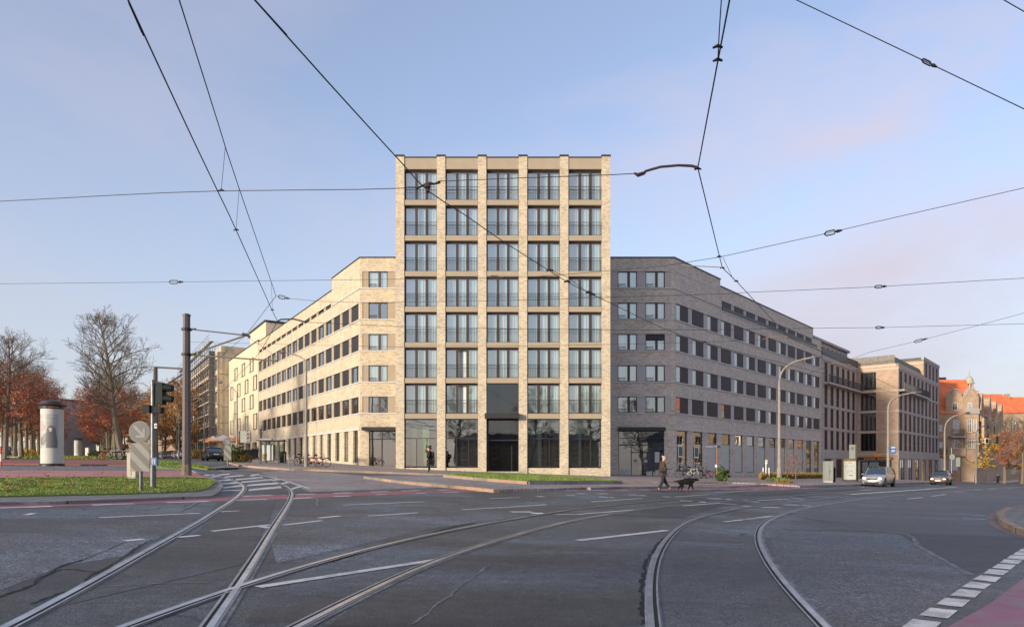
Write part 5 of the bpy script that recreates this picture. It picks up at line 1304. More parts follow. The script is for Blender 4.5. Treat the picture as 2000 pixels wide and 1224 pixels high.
put_tree(tC, False, 160, 215, 'hazy brown tree closing the end of the park avenue', 1.15, 2, 'trees at the end of the avenue'); put_tree(tC, False, 138, 205, 'hazy brown tree left at the end of the park avenue', 1.1, 4, 'trees at the end of the avenue')
yt = tree_proto('yellow_leaved_tree', 41, 9.5, .2, 3.6, M['yellowleaf'], 1500, (.2, 0), 15, .26, .75, r0=.22)
put_tree(yt, True, 1962, 112, 'yellow leaved tree in front of the sandstone houses at the right', 1.15, .4)
put_tree(tB, False, 1996, 108, 'brown leaved tree cut by the right edge', .82, 2.2); put_tree(tC, False, 2035, 120, 'large brown tree beyond the right edge of the street', .9, .2)
yg = tree_proto('young_tree', 51, 2.8, .25, .7, M['redleaf'], 130, (0, 0), 7, .12, 1.0, r0=.03, dens=.5)
put_tree(yg, True, 1537, 66, 'thin young tree with few leaves just right of the near curved lamp post', 1, 0, 'young trees before the right wing'); put_tree(yg, False, 1554, 69, 'thin young tree right of the other one in the dry hedge', 1, 1, 'young trees before the right wing')
# bare trees across the junction behind the camera give the glass something to mirror
for i, (x, y) in enumerate([(-22, -16), (-10, -20), (3, -18), (15, -20), (27, -17)]):
    o = copy_tree(big, (x, y, gz(x, y)), i * 1.7, 'bare tree across the junction', 'trees across the junction', 1.1)
def bush(name, px, py, w, h, mat, n, label, leaf=.12, flat=False, Y=None, seed=1, cat='shrub', wy=None):
    p = G(px, py) if Y is None else at(px, Y); rd = random.Random(seed); mb = MB(); wy = w if wy is None else wy
    for i in range(n):
        a = rd.uniform(0, 6.28); r = math.sqrt(rd.random()); z = rd.random() ** .8 * h * (1 - .5 * r * r); c = Vector((math.cos(a) * r * w / 2 * (1 + .25 * math.sin(3 * a)), math.sin(a) * r * wy / 2, z + .02))
        u = Vector((rd.uniform(-1, 1), rd.uniform(-1, 1), rd.uniform(-.3, 1))).normalized(); v = perp(u); s = leaf * rd.uniform(.6, 1.4); k = u.cross(v)
        mb.quad(c - v * s * .25, c + k * s * .5, c + v * s * .25, c + u * s)
    st = MB()
    for i in range(8):
        a = i * .8; st.tube([(0, 0, 0), (math.cos(a) * w * .2, math.sin(a) * w * .2, h * .6)], .012, 4)
    t = empty(name, (p.x, p.y, p.z + .1), 0, label, cat); st.build('stem', M['bark'], t); mb.build('foliage', mat, t); return t
bush('shrub', 455, 905, 1.6, 1.5, M['greenleaf'], 900, 'dark green shrub between the round arrow sign and the lamp post', .16, seed=2)
bush('shrub', 467, 905, 1.7, .9, M['drygrass'], 900, 'brown dry shrub at the foot of the lamp post left of the bins', .18, seed=3)
bush('leafy_plant', 1410, 942, .9, 1.05, M['greenleaf'], 130, 'green leafy plant at the foot of the street name post', .38, seed=4, cat='plant')
bush('grass_tuft', 1520, 942.5, 1.6, .35, M['grass'], 500, 'green grass tuft at the foot of the near curved lamp post', .16, seed=5, cat='plant')
bush('grass_tuft', 1532, 945.5, 1.2, .25, M['drygrass'], 300, 'yellow green grass tuft on the pavement right of the lamp post', .14, seed=6, cat='plant')
bush('shrub', 187, 889, 2.2, 1.0, M['greenleaf'], 500, 'dark round shrub under the right park trees', .2, Y=95, seed=8)
bush('shrub', 49, 889, 2.6, 1.1, M['yellowleaf'], 400, 'yellow shrub between the left park trees', .2, Y=80, seed=9)
bush('shrub', 212, 889, 2.0, 1.0, M['orangeleaf'], 400, 'orange shrub behind the bicycles under the bare tree', .2, Y=78, seed=10)
mb = MB(); rd = random.Random(2)
for i in range(5200):
    px = rd.uniform(1484, 1612); q = at(px, 61.5 + (px - 1484) * .15 + rd.uniform(-.8, .8)); h = rd.uniform(.3, .75); a = rd.uniform(0, 6.28)
    q.z += rd.uniform(0, .2); mb.quad((q.x - .04 * math.cos(a), q.y - .04 * math.sin(a), q.z), (q.x + .04 * math.cos(a), q.y + .04 * math.sin(a), q.z), (q.x + rd.uniform(-.2, .2), q.y + rd.uniform(-.2, .2), q.z + h))
o = mb.build('ground_cover', M['drygrass']); tag(o, 'dry yellow low planting along the foot of the right wing', 'planting', None, 'stuff')
mb = MB()
for i in range(1800):
    px = rd.uniform(378, 432); q = at(px, 100 + rd.uniform(-1, 1)); h = rd.uniform(.4, 1.6); a = rd.uniform(0, 6.28)
    mb.quad((q.x - .08 * math.cos(a), q.y - .08 * math.sin(a), q.z), (q.x + .08 * math.cos(a), q.y + .08 * math.sin(a), q.z), (q.x + rd.uniform(-.3, .3), q.y + rd.uniform(-.3, .3), q.z + h))
o = mb.build('ground_cover', M['drygrass']); tag(o, 'brown weeds along the foot of the scaffold', 'planting', None, 'stuff')
blades('grass', [[Vector((-38 + .0, 66, 0)), Vector((-44, 60, 0)), Vector((-75, 100, 0)), Vector((-64, 118, 0))]], [6000], M['grass'], (.06, .2), 'grass under the left row of park trees', .15, 8)
# fallen leaves on the path and lawn
mb = MB()
for i in range(500):
    px, py = rd.uniform(0, 350), rd.uniform(893, 960); q = G(px, py, .15)
    if q.y > 120: continue
    a = rd.uniform(0, 6.28); s = .045; mb.quad(*[(q.x + s * math.cos(a + k * 1.57) * (1 if k % 2 else .6), q.y + s * math.sin(a + k * 1.57), q.z + .055 + .01 * k) for k in range(4)])
o = mb.build('fallen_leaves', M['orangeleaf']); tag(o, 'brown fallen leaves scattered over the lawn and red path', 'leaves', None, 'stuff')

# ================= overhead wires =================
def W3(p): px, py, Y = p; return Vector(((px - 1000) / F * Y, Y, EYE + (HZ - py) / F * Y))
def Hc(px, py, H=4.1): return (px, py, H * F / (HZ - py))
def wire_mb(pts, r=.0075, sub=5, n=5):
    P = [W3(p) for p in pts]; off = lambda p: p[0] < 0 or p[0] > 2000 or p[1] < 0
    if off(pts[0]): P.insert(0, P[0] + (P[0] - P[1]).normalized() * 14)      # runs on to masts outside the picture
    if off(pts[-1]): P.append(P[-1] + (P[-1] - P[-2]).normalized() * 14)
    return MB().tube(P if sub <= 1 else smooth_line(P, sub), r, n)
def clamp(parent, p, s=.05, name='clamp'):
    q = W3(p); return MB().tube([q + Vector((-s * 1.5, 0, -s * .3)), q + Vector((0, 0, s * .4)), q + Vector((s * 1.5, 0, -s * .2))], [s * .35, s * .6, s * .35], 6).build(name, M['wire'], parent)
def turnbuckle(parent, a, b, r=.012, mat='wire'):
    A, B = W3(a), W3(b); d = (B - A).normalized(); L_ = (B - A).length; up = Vector((0, 0, 1)) * min(.045, L_ * .12)
    MB().tube([A, A + d * L_ * .12 + up, A + d * L_ * .55 + up, A + d * L_ * .62], r, 5).tube([A, A + d * L_ * .12 - up, A + d * L_ * .55 - up, A + d * L_ * .62], r, 5).tube([A + d * L_ * .6, A + d * L_ * .75, A + d * L_], [r * 1.2, r * 2.6, r * 1.0], 6).build('turnbuckle', M[mat], parent)
def line(label, name='overhead_wire', cat='overhead wire', grp=None): return empty(name, (0, 0, 0), 0, label, cat, grp)
# left track: contact wire, carrier wire and droppers
t = line('pair of tram wires joined by thin droppers over the left track', 'catenary_line')
wire_mb([Hc(215, -80), Hc(250, 0), Hc(371, 260), Hc(425, 373), Hc(461, 449), Hc(527, 596), Hc(542, 627)], .0085, 4).build('contact_wire', M['wire'], t)
wire_mb([(325, -80, 6.1), (350, 0, 6.9), (432, 260, 9.9), (440, 287, 10.3), (467, 368, 12.0), (529, 548, 17.9), (539, 578, 19.0), (480, 654.6, 24.5)], .0075, 1).build('carrier_wire', M['wire'], t)
for a, b in (((440, 287, 10.3), Hc(432, 372)), ((467, 368, 12.0), Hc(461, 449)), ((530, 552, 17.9), Hc(532, 605))): wire_mb([a, b], .004, 1).build('dropper', M['wire'], t); clamp(t, b, .03)
wire_mb([Hc(542, 627), (507, 688, 24), (478, 720, 30), (440, 758, 42), (400, 800, 70)], .0085, 3).build('contact_wire', M['wire'], t)
wire_mb([(480, 654.6, 24.5), (450, 680, 29), (415, 712, 40), (385, 745, 60)], .007, 3).build('carrier_wire', M['wire'], t)
wire_mb([(480, 654.6, 24.5), (510, 675, 25), (545, 700, 26)], .006, 1).build('stay_wire', M['wire'], t)
t = line('tram contact wire crossing in front of the tall building from top left to right')
wire_mb([Hc(415, -90), Hc(497, 0), Hc(640, 160), Hc(786, 320), Hc(836, 373), Hc(907, 419), Hc(982, 471), Hc(1072, 528), Hc(1109, 551), Hc(1157, 575), Hc(1193, 592), Hc(1300, 643), Hc(1376, 668), Hc(1480, 697), Hc(1600, 727), Hc(1740, 765), Hc(1880, 800)], .0085, 2).build('contact_wire', M['wire'], t)
wire_mb([Hc(1072, 527), Hc(1106, 540, 4.14), Hc(1145, 568, 4.1), Hc(1158, 575)], .006, 1).build('bridle_wire', M['wire'], t)
for p in ((1074, 528), (1108, 550), (1150, 571), (1157, 575), (1376, 668)): clamp(t, Hc(*p), .05)
q = W3(Hc(835, 366)); MB().tube([q + Vector((-.17, 0, -.02)), q + Vector((-.08, 0, .02)), q + Vector((-.03, 0, .05)), q + Vector((.03, 0, .06)), q + Vector((.1, 0, .05)), q + Vector((.19, 0, .08))], [.018, .014, .016, .026, .016, .022], 6).build('suspension_clamp', M['wire'], t)
MB().lathe([(.02, .05), (.045, .04), (.05, .0), (.03, -.03), (.035, -.06), (.015, -.09)], tuple(q), 10).build('insulator', M['insul'], t)
t = line('steep tram contact wire right of the tall building bending over the right track')
wire_mb([Hc(1440, -80), Hc(1425, 0), Hc(1402, 120), Hc(1363, 328)], .0085, 1).build('contact_wire', M['wire'], t)
wire_mb([Hc(1363, 328), Hc(1405, 500), Hc(1411, 523), Hc(1441, 552), Hc(1507, 623), Hc(1541, 658), Hc(1605, 687), Hc(1670, 721), Hc(1750, 757), Hc(1830, 789), Hc(1900, 812)], .0085, 1).build('contact_wire', M['wire'], t)
wire_mb([(1412, -60, 6.3), (1409, 0, 6.4), (1405, 60, 6.6), (1402, 120, 6.95)], .006, 1).build('feeder_wire', M['wire'], t)
for p in ((1402, 92), (1402, 118), (1363, 330), (1405, 501), (1411, 523), (1438, 549)): clamp(t, Hc(*p), .032)
wire_mb([Hc(1412, 503, 4.15), Hc(1432, 545)], .005, 1).build('bridle_wire', M['wire'], t)
# cross spans
t = line('cross span wire over the top floor ending in a curved brown bracket')
wire_mb([(-320, 406, 11.2), (0, 393, 10.6), (225, 381, 10.4), (425, 373, 10.3), (700, 370, 10.15), (822, 366, 10.1)], .006, 2).build('span_wire', M['wire'], t)
wire_mb([(855, 354, 10.1), (1020, 347.5, 9.9), (1180, 342, 9.65), (1240, 339, 9.6)], .006, 1).build('span_wire', M['wire'], t)
MB().tube([W3(p) for p in ((1238, 338, 9.6), (1246, 342, 9.6), (1258, 338, 9.6), (1262, 334, 9.6), (1290, 326, 9.55), (1325, 323, 9.5), (1350, 324, 9.48), (1363, 327, 9.46))], [.012, .03, .025, .018, .018, .018, .02, .02], 6).build('curved_bracket', M['insul'], t)
t = line('long cross span wire through the fourth upper floor rising to the right edge')
wire_mb([(-240, 556, 20.5), (0, 554, 19.8), (345, 550.5, 18.7), (529, 548, 18), (780, 545, 17), (960, 542, 16), (1029, 541, 15.6), (1103, 536, 15), (1193, 528, 14.6), (1300, 519, 14.2), (1343, 512, 14), (1405, 502, 13.7), (1613, 456, 13.1), (1700, 435.6, 12.9), (2000, 367, 12.2), (2240, 310, 11.8)], .006, 1).build('span_wire', M['wire'], t)
turnbuckle(t, (330, 550.6, 18.75), (358, 550.4, 18.7), .014); turnbuckle(t, (1610, 457, 13.1), (1645, 449.5, 13.05), .013); turnbuckle(t, (956, 542, 16), (985, 541.5, 15.8), .009)
MB().tube([W3((1330, 518, 14.1)), W3((1411, 522, 13.65))], .009, 6).build('fibre_rod', M['fibre'], t)
t = line('thin cross span wire starting at the carrier wire left of the tall building')
wire_mb([(539, 578, 19), (548, 580, 18.9), (563, 582.5, 18.7), (620, 588, 18.3), (700, 590.5, 17.9), (780, 590, 17.6), (1047, 585.5, 17), (1193, 580, 16.7), (1409, 574, 16.3), (1466, 570.5, 16.2), (1700, 560.5, 15.8), (2000, 543, 15.2), (2240, 529, 15)], .0055, 1).build('span_wire', M['wire'], t)
turnbuckle(t, (543, 579, 19), (566, 583, 18.7), .012); turnbuckle(t, (1708, 560, 15.8), (1732, 558.8, 15.7), .012)
t = line('cross span wire with a curved dark bracket above the left wing roof')
MB().tube([W3(p) for p in ((542, 627, 19.6), (549, 623.5, 19.6), (575, 623, 19.6), (597, 629, 19.6))], .022, 6).build('curved_bracket', M['wire'], t)
wire_mb([(597, 629, 19.6), (780, 637.5, 20), (1000, 641.5, 20.4), (1180, 644, 20.6), (1384, 644, 21), (1584, 640.7, 21.3), (1717, 639.5, 21.6), (2000, 632, 22), (2240, 626, 22.4)], .0065, 1).build('span_wire', M['wire'], t); turnbuckle(t, (1710, 639.5, 21.6), (1728, 639.3, 21.6), .016)
t = line('thin span wire from the tall mast to an ochre curved rod before the right wing')
wire_mb([(372.6, 667.6, 29.9), (468, 670, 28), (612, 673.7, 27), (773, 677, 26), (1000, 676, 25.6), (1180, 672.6, 25.3), (1368, 668.5, 25), (1433, 665.6, 24.6), (1490, 663, 24.2)], .0065, 1).build('span_wire', M['wire'], t)
MB().tube([W3(p) for p in ((1490, 663, 24.2), (1500, 659, 24), (1520, 656.5, 23.6), (1541, 658, 22.2))], .013, 6).build('curved_bracket', M['fibre'], t)
MB().tube([W3((1521, 717, 30)), W3((1549, 721, 29))], .013, 6).build('fibre_rod', M['fibre'], t); MB().tube([W3((1625, 709, 30)), W3((1662, 712, 28.5))], .014, 6).build('fibre_rod', M['fibre'], t)
t = line('rising stay wire at the lower right above the grey brick block')
wire_mb([(1560, 735, 34), (1650, 705, 29.5), (1700, 687, 28), (1795, 665, 26), (1915, 634, 24), (2000, 611, 22.6), (2240, 545, 20)], .0065, 1).build('stay_wire', M['wire'], t); turnbuckle(t, (1785, 667.5, 26.2), (1812, 660.5, 25.8), .016)
t = line('stay wire crossing the upper right corner with a large turnbuckle')
wire_mb([(1470, -40, 9.2), (1555, 0, 9.1), (1815, 124, 9), (2000, 213, 8.9), (2240, 330, 8.8)], .0065, 1).build('stay_wire', M['wire'], t); turnbuckle(t, (1800, 117, 9), (1830, 131.5, 9), .01)
t = line('short piece of wire cutting the top right corner'); wire_mb([(1900, -35, 8), (1960, 0, 8), (2000, 23, 8), (2140, 105, 8)], .006, 1).build('stay_wire', M['wire'], t)

# ================= masts, lamps, signals =================
def taper_pole(r0, r1, z1, n=16, z0=0, rough=0): return MB().lathe([(r0, z0), (r0 + (r1 - r0) * .5, z0 + (z1 - z0) * .5), (r1, z1)], n=n)
def main_mast():
    p = at(364.5, 30); t = empty('catenary_mast', p, 0, 'tall thick grey octagonal mast on the lawn carrying the tram wire brackets', 'mast')
    H = EYE + (HZ - 617) / F * 30 - p.z
    MB().lathe([(.215, 0), (.21, .55)], n=8).build('base_sleeve', M['bark'], t); MB().lathe([(.195, .55), (.155, H)], n=8).build('pole', M['mast'], t); MB().lathe([(.17, H), (.17, H + .06), (.1, H + .1)], n=12).build('cap', M['mast'], t)
    def rel(q): return W3(q) - p
    for a, b, r, mt in (((373, 643, 30), (480, 654.6, 24.5), .028, 'mast'), ((373, 692, 30), (478, 655.5, 24.6), .032, 'fibre_dark'), ((374, 693, 30), (541, 704.5, 26), .032, 'fibre_dark')):
        MB().tube([rel(a), rel(b)], r, 8).build('bracket_arm', M[mt], t)
        q = rel(a); MB().tube([q, q + Vector((.25, -.1, -.01))], .045, 8).build('insulator', M['wire'], t)
    for y in (643, 692): MB().lathe([(.21, 0), (.21, .1)], (0, 0, rel((364.5, y, 30)).z - .05), 12).build('clamp_band', M['wire'], t)
    q = rel((480, 654.6, 24.5)); MB().tube([q + Vector((-.12, 0, .05)), q + Vector((.08, 0, 0)), q + Vector((.14, 0, -.08))], .05, 6).build('arm_head', M['wire'], t)
M['fibre_dark'] = plain('olive fibre rod', (.11, .09, .045), .5)
main_mast()
def far_mast(px, Y, top, arms, label):
    p = at(px, Y); t = empty('catenary_mast', p, 0, label, 'mast'); H = EYE + (HZ - top) / F * Y - p.z
    MB().lathe([(.2, 0), (.15, H)], n=8).build('pole', M['mast'], t)
    for a, b in arms: MB().tube([W3((*a, Y)) - p, W3((*b, Y - 4)) - p], .06, 6).build('bracket_arm', M['mast'], t)
far_mast(303.5, 48, 716, [((306, 717), (362, 720)), ((307, 762), (362, 727)), ((306, 745), (362, 760))], 'dark mast hidden behind the traffic light pole, its arms reaching right')
far_mast(237, 92, 800, [((238, 815), (300, 790))], 'thin brown mast behind the bare tree and the parked bicycles')
def lamp(px, py, top, head, label, Y=None, style='curve', r=.1, side=1, grp=None, mat='pole'):
    """head is where the lantern shows; the arm leaves the pole at 'top'"""
    p = G(px, py) if Y is None else at(px, Y); Y = p.y
    z = lambda y: EYE + (HZ - y) / F * Y - p.z
    hx = (head[0] - 1000) / F * Y - p.x; hz = z(head[1]); tz = z(top)
    t = empty('street_lamp', p, 0, label, 'street lamp', grp)
    MB().lathe([(r * 1.35, 0), (r * 1.3, 1.2), (r * .95, 1.25), (r * .6, tz)], n=12).build('pole', M[mat], t)
    if style == 'curve':
        P = [Vector((0, 0, tz - .01)), Vector((hx * .04, 0, tz + (hz - tz) * .32)), Vector((hx * .16, 0, tz + (hz - tz) * .6)), Vector((hx * .40, 0, tz + (hz - tz) * .83)), Vector((hx * .82, 0, hz))]
        MB().tube(smooth_line(P, 5), [r * .55] * 21, 8).build('arm', M[mat], t)
    else: MB().tube([(0, 0, tz - .02), (hx * .3, 0, tz + (hz - tz) * .55), (hx * .7, 0, tz + (hz - tz) * .9), (hx * .85, 0, hz)], r * .4, 8).build('arm', M[mat], t)
    s = 1 if hx > 0 else -1; a = hx * .8; b = hx + .1 * s
    MB().tube([(a, 0, hz), (a + (b - a) * .3, 0, hz + .03), (a + (b - a) * .8, 0, hz + .03), (b, 0, hz + .0)], [.05, .10, .12, .05], 8).build('lantern', M['galv'], t)
    return t
lamp(598, 914.5, 703, (548, 688), 'slender street lamp standing at the kerb before the long left wing', style='bent', r=.11, mat='pole')
lamp(463, 0, 766, (428, 747), 'street lamp beside the dark green shrub at the cafe', Y=66, style='bent', r=.1)
lamp(399, 0, 783, (374, 775), 'street lamp before the scaffolded building', Y=84, style='bent', r=.1)
lamp(349, 0, 802, (326, 795), 'street lamp just left of the tall mast', Y=105, style='bent', r=.1); lamp(317, 0, 817, (302, 811), 'most distant street lamp left of the mast', Y=125, style='bent', r=.1)
lamp(1522, 942, 746, (1604, 697), 'nearest curved concrete street lamp in front of the right wing', r=.15)
lamp(1734.5, 0, 797, (1799, 766), 'curved street lamp behind the silver car carrying a small blue sign', Y=66, r=.14)
lamp(1845, 0, 840, (1894, 806), 'curved street lamp above the brown car', Y=94, r=.15); lamp(1906.5, 0, 848, (1948, 828), 'curved grey street lamp furthest right beside the traffic signal arm', Y=102, r=.16, mat='galv')
def box_text(parent, txt, size, loc, rot, mat, name='lettering', ext=.004):
    c = bpy.data.curves.new(name, 'FONT'); c.body = txt; c.size = size; c.extrude = ext; c.align_x = 'CENTER'; c.align_y = 'CENTER'
    tmp = bpy.data.objects.new(name, c); col.objects.link(tmp); dg = bpy.context.evaluated_depsgraph_get(); me = bpy.data.meshes.new_from_object(tmp.evaluated_get(dg))
    bpy.data.objects.remove(tmp); me.materials.clear(); me.materials.append(mat); o = bpy.data.objects.new(name, me); col.objects.link(o); o.parent = parent; o.location = loc; o.rotation_euler = rot; return o
FR = (R(90), 0, 0)
def arrow_sign(px, Y, pyc, ppan, pbase, label, sc=1):
    """round keep-right sign above a striped plate"""
    p = at(px, Y); u = Y / F; z = lambda y: EYE + (HZ - y) * u - p.z
    t = empty('keep_right_sign', p, 0, label, 'traffic sign')
    MB().lathe([(.045, -.05), (.045, z(ppan[1]) + .1)], n=12).build('post', M['galv'], t)
    c = z(pyc); r = .3 * sc
    MB().prism([(r * math.cos(i * math.pi / 16), c + r * math.sin(i * math.pi / 16)) for i in range(32)], -.07, -.05).build('round_plate', M['sign_grey'], t)
    d = MB().prism([(r * .96 * math.cos(i * math.pi / 16), c + r * .96 * math.sin(i * math.pi / 16)) for i in range(32)], -.078, -.0705).build('sign_face', M['sign_dk'], t)
    s = r / .3
    sh = [(-.17, .16), (-.12, .20), (.09, -.02), (.09, .10), (.155, .10), (.155, -.155), (-.10, -.155), (-.10, -.09), (.045, -.09), (-.17, .125)]
    MB().prism([(x * s, c + q * s) for x, q in sh], -.084, -.0785).build('arrow', M['sign_lt'], t)
    z1, z0 = z(ppan[0]), z(ppan[1]); w_ = .27 * sc
    MB().box(-w_, w_, -.06, -.04, z0, z1).build('plate', M['sign_lt'], t)
    hh = z1 - z0; mb = MB(); per = hh * .58
    def clipband(k):
        # band between z = a - x*m and a+h - x*m inside the plate
        m_ = 1.05; lo = z1 + .0 - per * k; out = []
        N_ = 10; up = []; dn = []
        for i in range(N_ + 1):
            x = -w_ + 2 * w_ * i / N_; a = lo - (x + w_) * m_ + .05; b = a - per * .5
            up.append((x, min(max(a, z0), z1))); dn.append((x, min(max(b, z0), z1)))
        for i in range(N_):
            if up[i][1] - dn[i][1] > .001 or up[i + 1][1] - dn[i + 1][1] > .001: mb.quad((up[i][0], -.0625, up[i][1]), (up[i + 1][0], -.0625, up[i + 1][1]), (dn[i + 1][0], -.0625, dn[i + 1][1]), (dn[i][0], -.0625, dn[i][1]))
    for k in range(-1, 4): clipband(k)
    mb.build('stripe', M['sign_stripe'], t)
    return t
M['sign_lt'] = plain('light reflective grey', (.17, .175, .165), .5, 0, .04); M['sign_stripe'] = plain('dark stripe', (.085, .077, .065), .5, 0, .05)
arrow_sign(275.5, 19, 843.5, (865, 920), 970, 'large keep right sign with striped plate in front of the traffic light pole')
arrow_sign(445, 50, 862, (870, 898), 913, 'small keep right sign with striped plate on the far island near the dark car')
def signal_pole():
    p = at(299, 20.6, .12); u = 20.6 / F; z = lambda y: EYE + (HZ - y) * u - p.z; X = lambda x: (x - 299) * u
    t = empty('traffic_light', p, 0, 'galvanised traffic light pole with dark green signal head and blue push button box', 'traffic light')
    MB().lathe([(.085, -.05), (.085, .6), (.072, .62), (.066, z(742))], n=16).build('pole', M['galv'], t)
    MB().lathe([(.085, z(752)), (.085, z(742)), (.06, z(741.5))], n=16).build('pole_head', M['galv'], t)
    h = MB().box(X(309), X(321), -.13, .13, z(790), z(748)).build('signal_head', M['siggreen'], t)
    for yy in (757, 778):
        v = MB().tube([(X(320), 0, z(yy)), (X(328), 0, z(yy)), (X(337), 0, z(yy + 1.5))], [.13, .115, .10], 12).build('visor', M['siggreen'], t)
    MB().box(X(301), X(310), -.02, .02, z(752), z(750)).box(X(301), X(310), -.02, .02, z(788), z(786)).build('bracket', M['wire'], t)
    MB().box(X(282), X(296), -.14, .1, z(806), z(791)).build('signal_box', M['black'], t); MB().box(X(304.5), X(318), -.14, .1, z(807), z(795)).build('signal_box', M['black'], t)
    b = MB().box(X(300), X(310), -.14, -.02, z(908), z(893.5)).build('push_button_box', M['blue'], t)
    for q in (302.6, 306.8): MB().box(X(q) - .006, X(q) + .006, -.147, -.1405, z(905), z(897)).box(X(q) - .02, X(q) + .02, -.147, -.1405, z(899), z(897.5)).build('arrow_mark', M['white'], b)
    s = MB().box(X(304), X(309), -.08, -.07, z(836), z(827)).build('small_sign', M['white'], t); MB().box(X(305), X(308.3), -.085, -.0805, z(834), z(829)).build('pictogram', M['blue'], s)
M['siggreen'] = plain('signal housing green', (.008, .020, .016), .65, spec=.25)
signal_pole()
def cabinet(px0, px1, top, Y, label, mat='cab', plinth=True):
    p = at((px0 + px1) / 2, Y); u = Y / F; w_ = (px1 - px0) * u; h = EYE + (HZ - top) * u - p.z
    t = empty('utility_cabinet', p, 0, label, 'cabinet')
    MB().box(-w_ / 2 + .02, w_ / 2 - .02, -.2, .2, 0, h * .15).build('plinth', M['render_grey'], t); MB().box(-w_ / 2, w_ / 2, -.23, .23, h * .15, h * .97).build('body', M[mat], t); MB().box(-w_ / 2 - .03, w_ / 2 + .03, -.26, .26, h * .97, h).build('lid', M[mat], t)
    MB().box(-.008, .008, -.236, -.231, h * .2, h * .93).build('door_gap', M['wire'], t); MB().box(.05, .08, -.25, -.231, h * .5, h * .6).build('handle', M['dark'], t); return t
M['cab'] = plain('grey green cabinet', (.27, .29, .26), .6, 0, .06); M['cab2'] = plain('beige cabinet', (.45, .40, .32), .6, 0, .08)
cabinet(254.5, 271, 884, 25.5, 'beige utility cabinet standing behind the large striped sign', 'cab2')
cabinet(1609.5, 1625, 900, 59, 'tall grey green utility cabinet on the right pavement beside the bus stop')
def poster_column():
    p = at(102, 40.5); u = 40.5 / F; z = lambda y: EYE + (HZ - y) * u - p.z
    t = empty('advertising_column', p, 0, 'large white round poster column with dark domed cap on the red path', 'poster column')
    MB().lathe([(.64, -.1), (.64, .1), (.60, .14)], n=40).build('base', M['dark'], t); MB().lathe([(.585, .12), (.585, z(798))], n=48).build('drum', M['column'], t)
    MB().lathe([(.60, z(799)), (.62, z(793.5)), (.76, z(791.5)), (.77, z(791)), (.60, z(788.5)), (.56, z(785)), (.42, z(782.6)), (.2, z(781.5)), (.02, z(781.2))], n=48).build('cap', M['capdark'], t)
    ps = MB(); a0, a1 = math.radians(-90 - 46), math.radians(-90 + 62)
    def arc(b0, b1, z0, z1, r, m=0, n=14):
        for i in range(n):
            f, g = b0 + (b1 - b0) * i / n, b0 + (b1 - b0) * (i + 1) / n
            ps.quad((r * math.cos(f), r * math.sin(f), z0), (r * math.cos(g), r * math.sin(g), z0), (r * math.cos(g), r * math.sin(g), z1), (r * math.cos(f), r * math.sin(f), z1), m=m)
    arc(a0, a1, z(875), z(810), .588)
    arc(a0 + .08, a0 + .85, z(819.5), z(818), .592, 1); arc(a0 + .08, a1 - .15, z(822.5), z(821.5), .592, 1); arc(a1 - .75, a1 - .2, z(814.5), z(812.5), .592, 1)
    poster = ps.build('poster', [M['poster'], M['postlt']], t)
    def wrap(poly, r, mat, name):
        """a flat shape wrapped on the drum: poly in px of the photograph"""
        mb = MB(); ys = [q[1] for q in poly]; y0, y1 = min(ys), max(ys); nr = 26
        def P(x, y): th = math.asin(max(-.98, min(.98, (x - 102) * u / .585))) - math.pi / 2; return (r * math.cos(th), r * math.sin(th), z(y))
        for k in range(nr):
            ya, yb = y0 + (y1 - y0) * k / nr, y0 + (y1 - y0) * (k + 1) / nr; ym = (ya + yb) / 2; xs = []
            for i in range(len(poly)):
                (xa, pa), (xb, pb) = poly[i], poly[(i + 1) % len(poly)]
                if (pa > ym) != (pb > ym): xs.append(xa + (xb - xa) * (ym - pa) / (pb - pa))
            xs.sort()
            for q in range(0, len(xs) - 1, 2):
                m_ = max(1, int((xs[q + 1] - xs[q]) / 1.5))
                for j in range(m_):
                    c, d = xs[q] + (xs[q + 1] - xs[q]) * j / m_, xs[q] + (xs[q + 1] - xs[q]) * (j + 1) / m_
                    mb.quad(P(c, yb), P(d, yb), P(d, ya), P(c, ya))
        return mb.build(name, mat, poster)
    wrap([(94.4 + 6.3 * math.cos(k * .524), 834.5 + 6 * math.sin(k * .524)) for k in range(12)], .600, M['postcirc'], 'round_patch')
    wrap([(103, 874), (102.5, 866), (104, 858), (101, 862), (98.5, 869), (93, 869), (91, 864), (92, 855), (94.5, 853.5), (96, 858), (96, 851), (100, 847), (104, 845.5), (105, 838), (107.5, 832.5), (111.5, 831), (115.5, 834), (117, 840), (117.3, 848), (118.4, 860), (118.4, 874)][::-1], .606, M['postfig'], 'silhouette')
    wrap([(107.6, 836), (112.5, 836), (113, 840), (111, 844), (108.5, 842.5)][::-1], .612, M['postlt'], 'face')
    for a, tx, zz in ((-52, 'STRÖER', 795.6),):
        for i, chx in enumerate(tx):
            th = math.radians(a - 17 + i * 7.5); o = box_text(t, chx, .13, (.640 * math.cos(th), .640 * math.sin(th), z(zz) - .02), (R(90), 0, th + math.pi / 2), M['orange'])
    th = math.radians(-90 - 70); MB().box(-.05, .05, -.01, 0, -.06, .06).xf(Matrix.Translation((.635 * math.cos(th), .635 * math.sin(th), z(795.6))) @ Matrix.Rotation(th + math.pi / 2, 4, 'Z')).build('cap_mark', M['orange'], t)
    return t
M['column'] = plain('off white column', (.50, .50, .46), .7, 0, .05); M['capdark'] = plain('dark brown cap', (.045, .035, .035), .4, .2); M['poster'] = plain('grey poster', (.36, .365, .34), .5, 0, .05); M['postlt'] = plain('light print', (.52, .52, .48), .5); M['postfig'] = plain('dark grey print', (.155, .155, .15), .5, 0, .05); M['postcirc'] = plain('pinkish print', (.42, .30, .29), .5)
poster_column()
